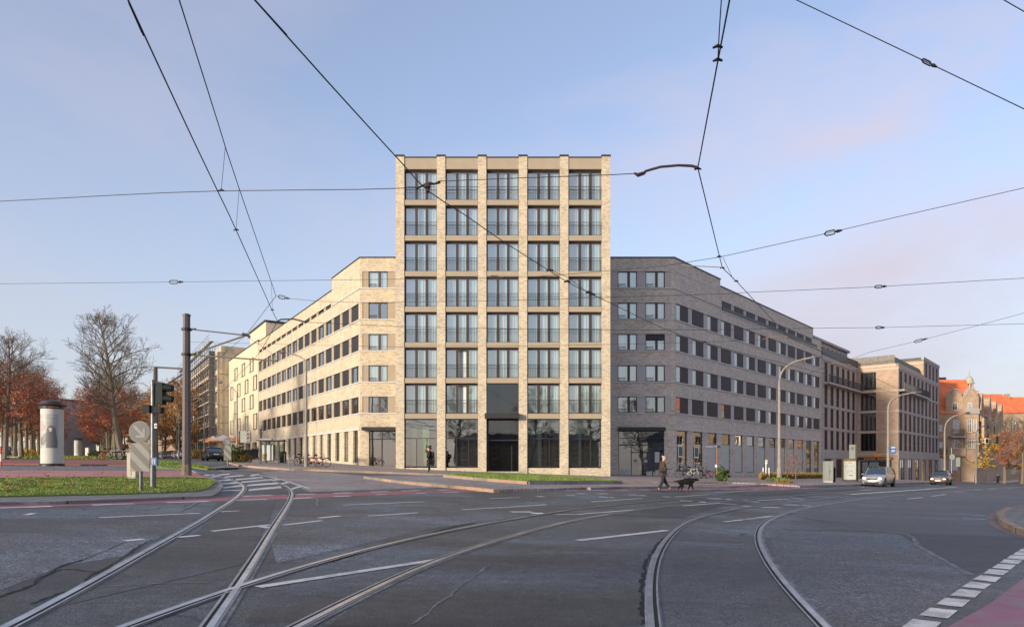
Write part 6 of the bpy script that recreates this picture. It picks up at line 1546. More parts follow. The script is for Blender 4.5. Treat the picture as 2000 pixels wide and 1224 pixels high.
def far_column():
    p = at(152.5, 112); t = empty('advertising_column', p, 0, 'small distant white poster column in the middle of the park avenue', 'poster column')
    MB().lathe([(.56, 0), (.56, 2.9)], n=24).build('drum', M['column'], t); MB().lathe([(.6, 2.9), (.75, 3.0), (.45, 3.25), (.1, 3.35)], n=24).build('cap', M['capdark'], t)
    mb = MB()
    for i in range(6): f, g = -2.0 + i * .2, -1.8 + i * .2; mb.quad((.565 * math.cos(f), .565 * math.sin(f), .8), (.565 * math.cos(g), .565 * math.sin(g), .8), (.565 * math.cos(g), .565 * math.sin(g), 2.4), (.565 * math.cos(f), .565 * math.sin(f), 2.4))
    mb.build('poster', M['poster'], t)
far_column(); cabinet(168, 174, 874, 120, 'small white distant box on the park avenue right of the far poster column', 'white')
def edge_post():
    p = at(-1.5, 33); t = empty('barrier_post', p, 0, 'red and white striped post cut by the left edge', 'post'); z0 = 0
    for i in range(4): MB().box(-.06, .09, -.04, .04, i * .36, i * .36 + .36).build('stripe_field', M['red' if i % 2 == 0 else 'white'], t)
edge_post()
# street name post
def name_post():
    p = G(1400, 941.5); Y = p.y; u = Y / F; z = lambda y: EYE + (HZ - y) * u - p.z; X = lambda x: (x - 1400) * u
    t = empty('street_name_sign', p, 0, 'reddish street name post with two dark blue name plates before the right wing', 'street sign')
    MB().lathe([(.045, 0), (.045, z(867))], n=10).build('post', M['postred'], t); MB().lathe([(.05, z(889)), (.05, z(875))], n=10).build('orange_wrap', M['fibre'], t)
    s = MB().box(X(1379), X(1399.5), -.07, -.05, z(873.8), z(869.2)).build('name_plate', M['signblue'], t); box_text(s, 'Nürnberger Platz', .125, (X(1389.2), -.073, z(871.5)), FR, M['white'])
    MB().box(X(1401), X(1407.5), .04, .06, z(874), z(869.5)).build('name_plate', M['signblue'], t)
    MB().box(X(1396), X(1400), -.08, -.06, z(912), z(907)).build('notice', M['white'], t)
M['postred'] = plain('red brown post', (.30, .12, .08), .7, 0, .3, 5)
name_post()
for i, px in enumerate((1490.5, 1496, 1502)):
    p = at(px, 63); t = empty('marker_post', p, 0, ['white marker post left of a small parking sign', 'white post with small red and white parking sign', 'white marker post right of a small parking sign'][i], 'post'); h = (1.2, 1.9, 1.2)[i]
    MB().lathe([(.05, 0), (.05, h)], n=8).build('post', M['white'], t)
    if i == 1: MB().box(-.10, .10, -.08, -.06, 1.55, 1.9).build('sign_plate', M['white'], t); MB().box(-.05, .05, -.086, -.0805, 1.7, 1.8).build('sign_symbol', M['red'], t)
# blue sign on the second lamp
p = at(1744.5, 65.8); u = 65.8 / F; t = empty('blue_notice_sign', (p.x, p.y, EYE + (HZ - 878) * u), 0, 'small blue and white notice sign fixed beside the lamp post above the silver car', 'sign')
MB().box(-.28, .28, -.02, .02, -.36, .36).build('plate', M['signblue2'] if 'signblue2' in M else M['blue'], t)
for zz, wd, hh in ((.22, .4, .12), (-.05, .34, .07), (-.16, .4, .06)):
    mb = MB(); n = 6
    for i in range(n): mb.box(-wd / 2 + wd * i / n, -wd / 2 + wd * (i + .72) / n, -.03, -.021, zz - hh / 2, zz + hh / 2)
    mb.build('lettering', M['white'], t)
MB().box(-.5, -.28, -.01, .01, .2, .24).build('bracket', M['galv'], t)
# traffic signal on a long arm at the right
def arm_signal():
    Y = 100; p = at(1858.5, Y); u = Y / F; z = lambda y: EYE + (HZ - y) * u - p.z; X = lambda x: (x - 1858.5) * u
    t = empty('traffic_light', p, 0, 'traffic signal on a long thin arm above the street behind the brown car', 'traffic light')
    MB().lathe([(.13, 0), (.09, z(880)), (.06, z(874))], n=10).build('pole', M['galv'], t)
    MB().tube([(0, 0, z(876)), (X(1861), 0, z(869)), (X(1875), 0, z(865.5)), (X(1949), 0, z(858))], .07, 6).build('arm', M['galv'], t)
    MB().box(X(1922.5), X(1930), -.1, -.05, z(866), z(855.5)).build('backing_board', M['lampwhite'], t); MB().box(X(1924), X(1928.5), -.2, -.1, z(865), z(856.5)).build('signal_head', M['black'], t)
    MB().box(X(1946.5), X(1949.5), -.1, .1, z(866), z(852)).build('signal_head', M['siggreen'], t)
    MB().prism([(.42 * math.cos(k * .4), z(892) + .42 * math.sin(k * .4)) for k in range(16)], -.16, -.13).build('round_sign', M['cab'], t)
M['lampwhite'] = plain('pale yellow board', (.8, .78, .5), .5)
arm_signal()
p = at(1876, 97); t = empty('sign_board', p, 0, 'grey sign back on a thin dark post right of the brown car', 'sign'); u = 97 / F
MB().lathe([(.05, 0), (.05, 3.6)], n=8).build('post', M['dark'], t); MB().box(-.62, -.06, -.03, .03, 2.3, 3.6).build('plate', M['cab'], t)

# ================= bus stops and street furniture =================
def right_stop():
    p = G(1671, 942.5); Y = p.y; u = Y / F; z = lambda y: EYE + (HZ - y) * u - p.z; X = lambda x: (x - 1671) * u
    t = empty('bus_shelter', p, 0, 'bus shelter with lit poster panel beside the silver car', 'bus shelter')
    MB().box(X(1645), X(1671), -.12, .12, z(937.5), z(895)).build('panel_frame', M['bronze'], t)
    q = MB().box(X(1646.8), X(1670.3), -.135, -.121, z(936), z(900)).build('poster', M['posterw'], t)
    rd = random.Random(3); mb = MB()
    for i in range(16): a = rd.uniform(1650, 1665); b = rd.uniform(917, 928); mb.box(X(a), X(a + rd.uniform(.6, 2)), -.139, -.1355, z(b + rd.uniform(.4, 2)), z(b))
    mb.box(X(1656), X(1663), -.139, -.1355, z(903.8), z(903)).box(X(1648), X(1668), -.139, -.1355, z(910.6), z(910.2)); mb.build('poster_print', M['postfig'], q)
    MB().box(X(1647), X(1670), -.14, -.121, z(899.3), z(896)).build('sign_strip', M['fibre'], t)
    for a in (1650, 1668): MB().box(X(a - .8), X(a + .8), -.08, .08, z(942.5), z(937.5)).build('foot', M['galv'], t)
    MB().box(X(1670.8), X(1672.6), -.06, .06, 0, z(867.5)).build('totem_post', M['bronze'], t)
    s = MB().box(X(1659), X(1670), -.06, .06, z(895), z(868)).build('stop_totem', M['cab'], t); MB().lathe([(.17, 0), (.17, .01)], (0, 0, 0), 16).xf(Matrix.Translation((X(1664.5), -.065, z(875))) @ Matrix.Rotation(R(90), 4, 'X')).build('round_mark', M['sign_grey'], s)
    MB().box(X(1672), X(1737), -.1, 1.9, z(900), z(897.6)).build('roof', M['dark'], t)
    for a in (1690, 1712, 1734): MB().box(X(a) - .04, X(a) + .04, 1.5, 1.58, 0, z(900)).build('support', M['dark'], t)
    f = MB().box(X(1673), X(1735), 1.52, 1.535, .35, z(902)).build('glass_wall', M['glass_clear'], t); MB().box(X(1676), X(1700), 1.0, 1.4, .42, .48).build('bench', M['bronze'], t)
    MB().box(X(1676), X(1683), 1.3, 1.36, z(926), z(903)).build('timetable', M['dark'], t)
    MB().box(X(1676.7), X(1682.3), 1.29, 1.30, z(924), z(905)).build('timetable_sheet', M['render'], t)
M['bronze'] = plain('bronze metal', (.14, .11, .05), .5, .3); M['posterw'] = plain('pale poster', (.50, .52, .47), .5, 0, .06)
right_stop()
def bin_(px, py, w_, h, label, mat='black', Y=None, name='litter_bin'):
    p = G(px, py) if Y is None else at(px, Y, .12); t = empty(name, p, 0, label, 'bin')
    MB().lathe([(w_ * .42, .05), (w_ * .5, h * .15), (w_ * .52, h * .92), (w_ * .5, h * .93)], n=16).build('body', M[mat], t); MB().lathe([(w_ * .54, h * .93), (w_ * .54, h * .97), (w_ * .4, h)], n=16).build('lid', M['dark'], t); return t
bin_(1627, 0, .4, 1.35, 'dark slim bin right of the tall utility cabinet', Y=59.4)
bin_(553, 906, .55, 1.1, 'black litter bin right of the glass bus shelter at the left wing')
def left_shelter():
    p = G(531, 905, .12); Y = p.y; u = Y / F; z = lambda y: EYE + (HZ - y) * u - p.z; X = lambda x: (x - 531) * u
    t = empty('bus_shelter', p, 0, 'glass bus shelter with a poster on the pavement before the left wing', 'bus shelter')
    for a, y in ((508.5, 0), (519.5, 0), (544.5, 0), (508.5, 1.4), (544.5, 1.4)): MB().box(X(a) - .04, X(a) + .04, y - .04, y + .04, -.03, z(860)).build('post', M['dark'], t)
    MB().box(X(502), X(547), -.3, 1.7, z(860.5), z(859)).build('roof', M['dark'], t); MB().box(X(507), X(531), -.1, .3, z(859), z(856)).build('roof_box', M['cab'], t)
    MB().box(X(520), X(544), 1.38, 1.4, .3, z(862)).build('glass_wall', M['glass_clear'], t); MB().box(X(521), X(543), 1.36, 1.42, z(881.8), z(881)).build('rail', M['dark'], t)
    f = MB().box(X(508), X(532), .3, .42, z(900), z(867)).build('poster_frame', M['dark'], t); MB().box(X(509.5), X(530.5), .285, .299, z(898.5), z(868.5)).build('poster', M['posterw'], f)
    MB().box(X(510), X(519), .28, .2845, z(897), z(886)).build('poster_print', M['drygrass'], f)
    MB().box(X(525), X(541), 1.0, 1.35, z(897.5), z(896.5)).build('bench', M['dark'], t)
left_shelter()
for i, (px, h) in enumerate(((477.5, 1.12), (484.5, 1.16), (491, 1.18), (498.5, 1.3))):
    p = at(px, 82, .12); t = empty('wheelie_bin', p, 0, ['black wheelie bin, leftmost of the row before the cream building', 'black wheelie bin, second from left of the row', 'black wheelie bin, third from left of the row', 'taller black wheelie bin, rightmost of the row'][i], 'bin', 'wheelie bins in a row')
    s = MB().box(-.27, .27, -.33, .33, .12, h - .1); s.v = [(x * (.85 if q < .3 else 1), y * (.8 if q < .3 else 1), q) for x, y, q in s.v]; s.build('body', M['black'], t)
    l = MB().box(-.30, .30, -.38, .36, h - .1, h - .02); l.v = [(x, y, q + (.08 if y > 0 else 0)) for x, y, q in l.v]; l.build('lid', M['dark'], t)
    for sx in (-.24, .24): MB().tube([(sx - .03, .3, .12), (sx + .03, .3, .12)], .12, 12).build('wheel', M['rubber'], t)
# bicycle rack rails beside the left bicycles
p = G(572, 908, .12); t = empty('bicycle_rack', p, 0, 'row of thin metal hoops left of the parked bicycles at the left wing', 'bicycle rack')
for i in range(4): x = -.55 + i * .42; MB().tube([(x, -.3 - i * .1, 0), (x, -.3 - i * .1, .85), (x + .1, .4 - i * .1, .85), (x + .1, .4 - i * .1, 0)], .02, 6).build('hoop', M['galv'], t)
p = G(468, 899, .12); u = p.y / F; t = empty('information_board', p, 0, 'grey information board on a dark pole beside the cafe lamp post', 'sign'); z = lambda y: EYE + (HZ - y) * u - p.z
MB().lathe([(.05, 0), (.05, z(841))], n=8).build('post', M['dark'], t); MB().box(.08, .72, -.06, .06, z(864), z(841)).build('board', M['cab'], t)
# cafe parasol
def parasol(px, Y, w_, h, label, segs, rz=.3):
    p = at(px, Y, .12); t = empty('parasol', p, rz, label, 'parasol'); MB().lathe([(.04, 0), (.03, h + .7)], n=8).build('pole', M['wood'], t)
    mb = MB(); n = 8
    for i in range(n):
        a, b = i * 2 * math.pi / n, (i + 1) * 2 * math.pi / n; m = segs[i % len(segs)]
        A, B = (w_ * math.cos(a), w_ * math.sin(a), h), (w_ * math.cos(b), w_ * math.sin(b), h); mb.quad((0, 0, h + .75), A, B, m=m); mb.quad(A, B, (B[0], B[1], h - .2), (A[0], A[1], h - .2), m=1)
    mb.build('canopy', [M['white'], M['orange']], t)
    for i in range(n): a = i * 2 * math.pi / n; MB().tube([(0, 0, h + .1), (w_ * .9 * math.cos(a), w_ * .9 * math.sin(a), h + .02)], .015, 4).build('rib', M['wood'], t)
M['wood'] = plain('light wood', (.42, .25, .12), .7)
parasol(437, 86, 1.9, 2.25, 'white and orange cafe parasol behind the small arrow sign', (0, 0, 0, 1)); parasol(416, 92, 1.3, 2.3, 'smaller white parasol with orange edge left of the larger one', (0, 1), .1); parasol(462, 88, 1.4, 2.3, 'white parasol half hidden by the lamp post', (0, 0, 1), .7)
# ================= vehicles =================
def carpaint(name, c, metal=.3):
    m, t, b = newmat(name); b.inputs['Base Color'].default_value = (*c, 1); b.inputs['Metallic'].default_value = metal; b.inputs['Roughness'].default_value = .32
    b.inputs['Coat Weight'].default_value = .6; b.inputs['Coat Roughness'].default_value = .06
    n = noise(t, coord(t), 2.5, 4); t.links.new(ramp(t, n, [(.3, tuple(q * .88 for q in c)), (.7, tuple(min(1, q * 1.08) for q in c))]).outputs[0], b.inputs['Base Color']); return m
M['lamp_on'] = plain('lit headlamp', (1, .93, .80), .3, emit=1.6, var=0); M['lamp_off'] = plain('lamp glass', (.55, .55, .55), .15, .3); M['tail'] = plain('tail lamp', (.45, .02, .02), .25); M['plate'] = plain('number plate', (.72, .72, .68), .5, var=.02)
M['alloy'] = plain('alloy rim', (.35, .35, .36), .35, .8)
def car(name, label, L_, W, H, paint, px=None, py=None, Y=None, rz=0, kind='hatch', lights=True, grp=None, hood=.98, rails=False, off=0):
    p = at(px, Y) if Y else G(px, py)
    t = empty(name, p, rz, label, 'car', grp); w = W / 2; f = L_ / 2
    belt = H * .60; zb = .20
    # (x, half width, hood/belt height)
    if kind == 'sedan': prof = [(-f, .80, .70), (-f + .06, .90, .90), (-f + .35, .97, 1.0), (-f + .95, 1, 1.03), (-.6, 1, .93), (.8, 1, .92), (f - 1.15, 1, .90), (f - .55, .96, .80), (f - .12, .86, .68), (f, .72, .55)]; roof = [(-f + .75, 1.00), (-f + 1.35, H - .08), (-.35, H), (.35, H - .02), (f - 1.35, .92)]
    elif kind == 'wagon': prof = [(-f, .84, .85), (-f + .08, .94, 1.0), (-f + .4, .99, 1.04), (-.6, 1, 1.02), (.7, 1, 1.0), (f - 1.0, 1, .99), (f - .5, .97, .93), (f - .14, .90, .80), (f, .78, .58)]; roof = [(-f + .12, 1.02), (-f + .45, H - .10), (-.8, H), (.45, H - .03), (f - 1.25, 1.0)]
    else: prof = [(-f, .84, .80), (-f + .08, .94, .98), (-f + .35, .99, 1.0), (-.5, 1, .96), (.6, 1, .93), (f - .95, 1, .92), (f - .45, .95, .83), (f - .1, .86, .70), (f, .72, .52)]; roof = [(-f + .12, .99), (-f + .5, H - .12), (-.4, H), (.3, H - .03), (f - 1.05, .92)]
    mb = MB(); ring = 12; b0 = 0
    for x, k, zt in prof:
        hw = w * k; zl = zb + (.08 if abs(x) > f - .1 else 0)
        half = [(0, zl), (hw * .90, zl), (hw * .98, zl + .14), (hw, (zl + zt) * .5), (hw * .965, zt - .10), (hw * .88, zt - .02), (0, zt + .03)]
        pts = half + [(-a, b) for a, b in half[-2:0:-1]]
        mb.v += [(x, a, b) for a, b in pts]
    n = 12
    for i in range(len(prof) - 1):
        for j in range(n): mb.f.append((i * n + j, i * n + (j + 1) % n, (i + 1) * n + (j + 1) % n, (i + 1) * n + j)); mb.m.append(0)
    mb.f.append(tuple(range(n))); mb.m.append(0); mb.f.append(tuple((len(prof) - 1) * n + j for j in range(n))[::-1]); mb.m.append(0)
    body = mb.build('body', paint, t, True)
    # cabin: glass sides and screens, painted roof and pillars
    rw = w * .76; bw = w * .93; r = roof
    base = [(x, (bw)) for x, z in r]
    zb_ = [prof_z(prof, x) for x, z in r]
    gl = MB()
    for s in (-1, 1):
        gl.quad((r[0][0], s * bw, zb_[0] - .03), (r[1][0], s * rw, r[1][1]), (r[2][0], s * rw, r[2][1]), (r[3][0], s * rw, r[3][1]), (r[4][0], s * bw, zb_[4] - .03))
    gl.quad((r[0][0], -bw, zb_[0] - .03), (r[0][0], bw, zb_[0] - .03), (r[1][0], rw, r[1][1]), (r[1][0], -rw, r[1][1])); gl.quad((r[4][0], -bw, zb_[4] - .03), (r[4][0], bw, zb_[4] - .03), (r[3][0], rw, r[3][1]), (r[3][0], -rw, r[3][1]))
    gl.build('window_glass', M['carglass'], t)
    MB().box(r[1][0] + .1, r[3][0] - .2, -rw * .8, rw * .8, .7, H - .35).build('seats', M['black'], t)
    rf = MB()
    P = [[(x, s * rw * q, z + (.045 if q < .9 else 0.0)) for s, q in ((-1, 1), (-1, .7), (1, .7), (1, 1))] for x, z in ((r[1][0] - .04, r[1][1] + .012), (r[2][0], r[2][1] + .012), (r[3][0] + .05, r[3][1] + .012))]
    for i in range(2):
        for j in range(3): rf.quad(P[i][j], P[i][j + 1], P[i + 1][j + 1], P[i + 1][j])
    for s in (-1, 1):
        rf.tube([(r[4][0], s * bw * .99, zb_[4] - .04), (r[3][0], s * rw, r[3][1])], .035, 5).tube([(r[0][0], s * bw * .99, zb_[0] - .04), (r[1][0], s * rw, r[1][1])], .07, 5).tube([(-.15, s * bw * 1.0, .93), (-.2, s * rw * 1.01, H - .03)], .035, 5).tube([(r[1][0], s * rw, r[1][1]), (r[2][0], s * rw, r[2][1]), (r[3][0], s * rw, r[3][1])], .03, 5)
    rf.build('roof', paint, t, False)
    if rails:
        for s in (-1, 1): MB().tube([(r[1][0] + .2, s * rw * .93, H - .04), (r[1][0] + .35, s * rw * .93, H + .06), (r[3][0] - .2, s * rw * .93, H + .06), (r[3][0] - .05, s * rw * .93, H - .03)], .018, 5).build('roof_rail', M['dark'], t)
    wr = .31 if H < 1.55 else .335
    for x in (-f + .78, f - .82):
        for s in (-1, 1):
            g = MB().tube([(x, s * (w - .20), wr), (x, s * (w + .005), wr)], wr, 20).build('wheel', M['rubber'], t); MB().tube([(x, s * (w - .05), wr), (x, s * (w + .015), wr)], wr * .62, 14).build('rim', M['alloy'], g)
            for k in range(5): a = k * 1.2566; MB().box(-.03, .03, -.006, .006, 0, wr * .55).xf(Matrix.Translation((x, s * (w + .02), wr)) @ Matrix.Rotation(a, 4, 'Y')).build('spoke', M['dark'], g)
            MB().tube([(x, s * (w - .22), wr + .02), (x, s * (w - .006), wr + .02)], wr + .07, 20).build('wheel_arch', M['black'], t)
    zf = .70 if kind == 'wagon' else .63
    for s in (-1, 1):
        MB().lathe([(.02, -.05), (.10, -.02), (.13, .03), (.09, .06)], n=12).xf(Matrix.Translation((f - .12, s * w * .66, zf)) @ Matrix.Rotation(R(90), 4, 'Y') @ Matrix.Diagonal((.5, 1.1, 1, 1))).build('headlight', M['lamp_on' if lights else 'lamp_off'], t)
        MB().box(-f - .01, -f + .08, s * w * .86 - .1, s * w * .86 + .07, .74, .90).build('tail_light', M['tail'], t)
        MB().tube([(f - 1.25, s * (w - .02), .98), (f - 1.2, s * (w + .10), 1.02), (f - 1.15, s * (w + .17), 1.02)], [.03, .07, .08], 8).build('mirror', paint, t)
        if kind == 'wagon': MB().tube([(f - .06, s * w * .68, .36), (f + .0, s * w * .68, .36)], .06, 10).build('fog_light', M['lamp_off'], t)
        MB().box(-.75, -.6, s * w * 1.0 - .008, s * w * 1.0 + .012, .78, .80).build('door_handle', M['dark'], t)
    MB().box(f - .04, f + .012, -w * .42, w * .42, zf - .10, zf + .03).build('grille', M['black'], t); MB().box(f - .02, f + .022, -w * .42, w * .42, zf + .035, zf + .055).build('grille_bar', M['alloy'], t)
    MB().box(f - .03, f + .03, -.26, .26, .42, .53).build('number_plate', M['plate'], t); MB().box(f - .05, f + .015, -w * .62, w * .62, .27, .38).build('lower_intake', M['black'], t)
    MB().box(-f - .03, -f + .02, -.26, .26, .62 if kind == 'sedan' else .72, .73 if kind == 'sedan' else .83).build('number_plate', M['plate'], t)
    MB().box(-f - .02, -f + .1, -w * .8, w * .8, .24, .36).build('rear_bumper_insert', M['black'], t)
    MB().box(-f + .3, f - .3, -w * .8, w * .8, .16, .25).build('underbody', M['black'], t)
    return t
def prof_z(prof, x):
    for (a, _, z0), (b, _, z1) in zip(prof, prof[1:]):
        if a <= x <= b: return z0 + (z1 - z0) * (x - a) / (b - a)
    return prof[-1][2]
hd = math.atan2(-DR.y, -DR.x)
car('silver_car', 'silver estate car with lit headlights and roof rails driving towards the junction', 4.45, 1.73, 1.58, carpaint('silver paint', (.40, .40, .42), .6), 1716, 0, 57, hd, 'wagon', True, None, rails=True)
car('brown_car', 'small brown hatchback with lit headlights following the silver car', 3.6, 1.64, 1.47, carpaint('brown paint', (.17, .09, .085), .4), 1838, 0, 73, hd, 'hatch', True)
hl = math.atan2(DL.y, DL.x)
car('dark_sedan', 'dark blue grey sedan seen from behind in the left street', 4.55, 1.78, 1.46, carpaint('blue grey paint', (.045, .055, .07), .5), 416, 0, 73, hl, 'sedan', False)
for i, (px, Y, c, k, lb) in enumerate([(351, 116, (.55, .55, .56), 'hatch', 'white hatchback, nearest in the row of parked cars left of the mast'), (340, 122, (.10, .11, .13), 'wagon', 'dark grey estate, second in the row of parked cars'), (331, 129, (.07, .06, .065), 'hatch', 'dark car with red tail lamps, third in the row of parked cars'),
        (322, 136, (.42, .43, .44), 'hatch', 'light grey car, fourth in the row of parked cars'), (314, 143, (.30, .31, .33), 'wagon', 'grey car, fifth in the row of parked cars'), (306, 150, (.06, .03, .03), 'wagon', 'dark red van like car at the far end of the parked row')]):
    car('parked_car', lb, 4.2, 1.75, 1.50, carpaint('paint %d' % i, c), px, 0, Y, hl + .1, k, False, 'cars parked in the left street')
for i, (px, Y, c, lb) in enumerate([(8, 96, (.05, .10, .22), 'blue car glimpsed between the left park trees'), (-14, 92, (.4, .4, .42), 'pale car cut by the left edge between the park trees')]): car('parked_car', lb, 4.2, 1.75, 1.48, carpaint('far paint %d' % i, c), px, 0, Y, hl, 'hatch', False)

# ================= bicycles =================
def bicycle(label, p, rz, frame, sc=1, grp=None, basket=False):
    t = empty('bicycle', p, rz, label, 'bicycle', grp); t.scale = (sc,) * 3
    r = .34
    for x in (-.52, .52):
        n = 26; P = [(x + r * math.cos(a * 2 * math.pi / n), 0, r + r * math.sin(a * 2 * math.pi / n)) for a in range(n + 1)]
        wv = MB().tube(P, .022, 6, cap=False).build('wheel', M['rubber'], t)
        s = MB()
        for k in range(8): a = k * math.pi / 8; s.tube([(x - r * math.cos(a), 0, r - r * math.sin(a)), (x + r * math.cos(a), 0, r + r * math.sin(a))], .0035, 3)
        s.build('spokes', M['galv'], wv)
        P = [(x + (r + .04) * math.cos(a), 0, r + (r + .04) * math.sin(a)) for a in (.4, .8, 1.2, 1.6, 2.0, 2.4)]; MB().tube(P, .02, 4).build('mudguard', M['dark'], t)
    m = MB(); bb = (-.05, 0, .28); st = (-.2, 0, .72); hd_ = (.36, 0, .78); hb = (.39, 0, .64)
    for a, b in ((bb, st), (st, hd_), (bb, hb), ((-.52, 0, r), bb), ((-.52, 0, r), (-.19, 0, .66)), (hd_, hb), (hb, (.52, 0, r))): m.tube([a, b], .019, 6)
    m.build('frame', frame, t); MB().tube([st, (-.24, 0, .88)], .014, 5).build('seat_post', M['galv'], t)
    MB().tube([(-.38, 0, .90), (-.26, 0, .92), (-.12, 0, .90)], [.07, .06, .025], 8).build('saddle', M['black'], t)
    MB().tube([hd_, (.34, 0, .95)], .014, 5).tube([(.22, -.28, .98), (.36, -.2, 1.0), (.37, 0, .97), (.36, .2, 1.0), (.22, .28, .98)], .013, 5).build('handlebar', M['dark'], t)
    MB().tube([(-.05, -.04, .28), (-.05, .04, .28)], .09, 12).tube([(-.05, -.1, .28), (-.05, -.1, .12)], .012, 4).tube([(-.05, .1, .28), (-.05, .1, .44)], .012, 4).build('crank', M['dark'], t)
    if basket: MB().box(-.72, -.36, -.13, .13, .72, .74).build('luggage_rack', M['galv'], t); MB().box(.5, .78, -.15, .15, .74, .98).build('basket', M['galv'], t)
    return t
fw, fr_, fd, fg = plain('cream frame', (.62, .60, .55), .4), plain('red frame', (.45, .05, .06), .4), plain('dark frame', (.06, .06, .07), .4), plain('silver green frame', (.45, .5, .48), .4)
def bk(px, py, *a, Y=None, **k): p = G(px, py, .12) if Y is None else at(px, Y, .12); return p
bicycle('dark bicycle, leftmost of those before the right wing', bk(1336, 932.5), .3, fd, 1, 'bicycles parked before the right wing')
bicycle('white framed bicycle with pale tyres before the right wing', bk(1353, 933.5), .15, fw, 1, 'bicycles parked before the right wing', True)
bicycle('dark red bicycle before the third glazed bay of the right wing', bk(1375, 934), .9, fr_, 1, 'bicycles parked before the right wing')
bicycle('small red bicycle next to the street name post', bk(1389, 934.5), .5, fr_, .72, 'bicycles parked before the right wing')
bicycle('dark bicycle partly behind the slender street lamp', bk(589, 909), 1.1, fd, .95, 'bicycles parked before the left wing')
bicycle('red bicycle right of the slender street lamp', bk(609, 911), .4, fr_, .95, 'bicycles parked before the left wing'); bicycle('red bicycle, rightmost of those before the left wing', bk(624, 911.5), .35, fr_, .95, 'bicycles parked before the left wing')
for i, (px, Y, rz, f_, lb) in enumerate([(212, 62.5, .5, fd, 'dark bicycle leaning left of the bare tree trunk'), (221, 61.5, .2, fg, 'silver bicycle with covered rear behind the bare tree trunk'), (243, 60.5, 1.2, fw, 'white bicycle right of the bare tree trunk'), (249, 62, .8, fd, 'dark bicycle, rightmost by the bare tree')]): bicycle(lb, at(px, Y, .15), rz, f_, 1.05, 'bicycles around the bare tree', i == 1)
# electric scooter
p = at(27, 60, .15); t = empty('kick_scooter', p, .3, 'pale kick scooter parked on the grass left of the poster column', 'scooter')
MB().box(-.5, .3, -.08, .08, .12, .17).build('deck', fw, t); MB().tube([(.42, 0, .12), (.36, 0, .5), (.28, 0, 1.08)], .03, 8).build('stem', fw, t); MB().tube([(.27, -.25, 1.1), (.27, .25, 1.1)], .018, 6).build('handlebar', M['dark'], t); MB().tube([(.28, 0, .2), (.42, 0, .15)], .045, 6).build('fork', fw, t)
for x in (-.52, .45): MB().tube([(x, -.03, .11), (x, .03, .11)], .11, 14).build('wheel', M['rubber'], t)

# ================= people and the dog =================
def skinned(name, verts, edges, radii, mat, parent=None, root=0, sub=2, loc=None):
    me = bpy.data.meshes.new(name); me.from_pydata(verts, edges, []); o = bpy.data.objects.new(name, me); col.objects.link(o); o.parent = parent
    if loc: o.location = loc
    sk = o.modifiers.new('skin', 'SKIN'); sk.use_smooth_shade = True
    if not me.skin_vertices: me.skin_vertices.new() if hasattr(me.skin_vertices, 'new') else None
    L0 = me.skin_vertices[0].data; big_ = max(r if not hasattr(r, '__len__') else max(r) for r in radii) > .02; kf = (1.28 if len(radii) > 25 else 1.12) if big_ else 1.0
    radii = [(r[0] * kf, r[1] * kf) if hasattr(r, '__len__') else r * kf for r in radii]
    for i, r in enumerate(radii):
        L0[i].radius = r if hasattr(r, '__len__') else (r, r); L0[i].use_root = (i == root)
    ss = o.modifiers.new('sub', 'SUBSURF'); ss.levels = sub; ss.render_levels = sub
    me.materials.append(mat); return o
def ensure_skin(o): pass
SKIN = plain('skin', (.52, .30, .21), .6, var=.06, scale=8)
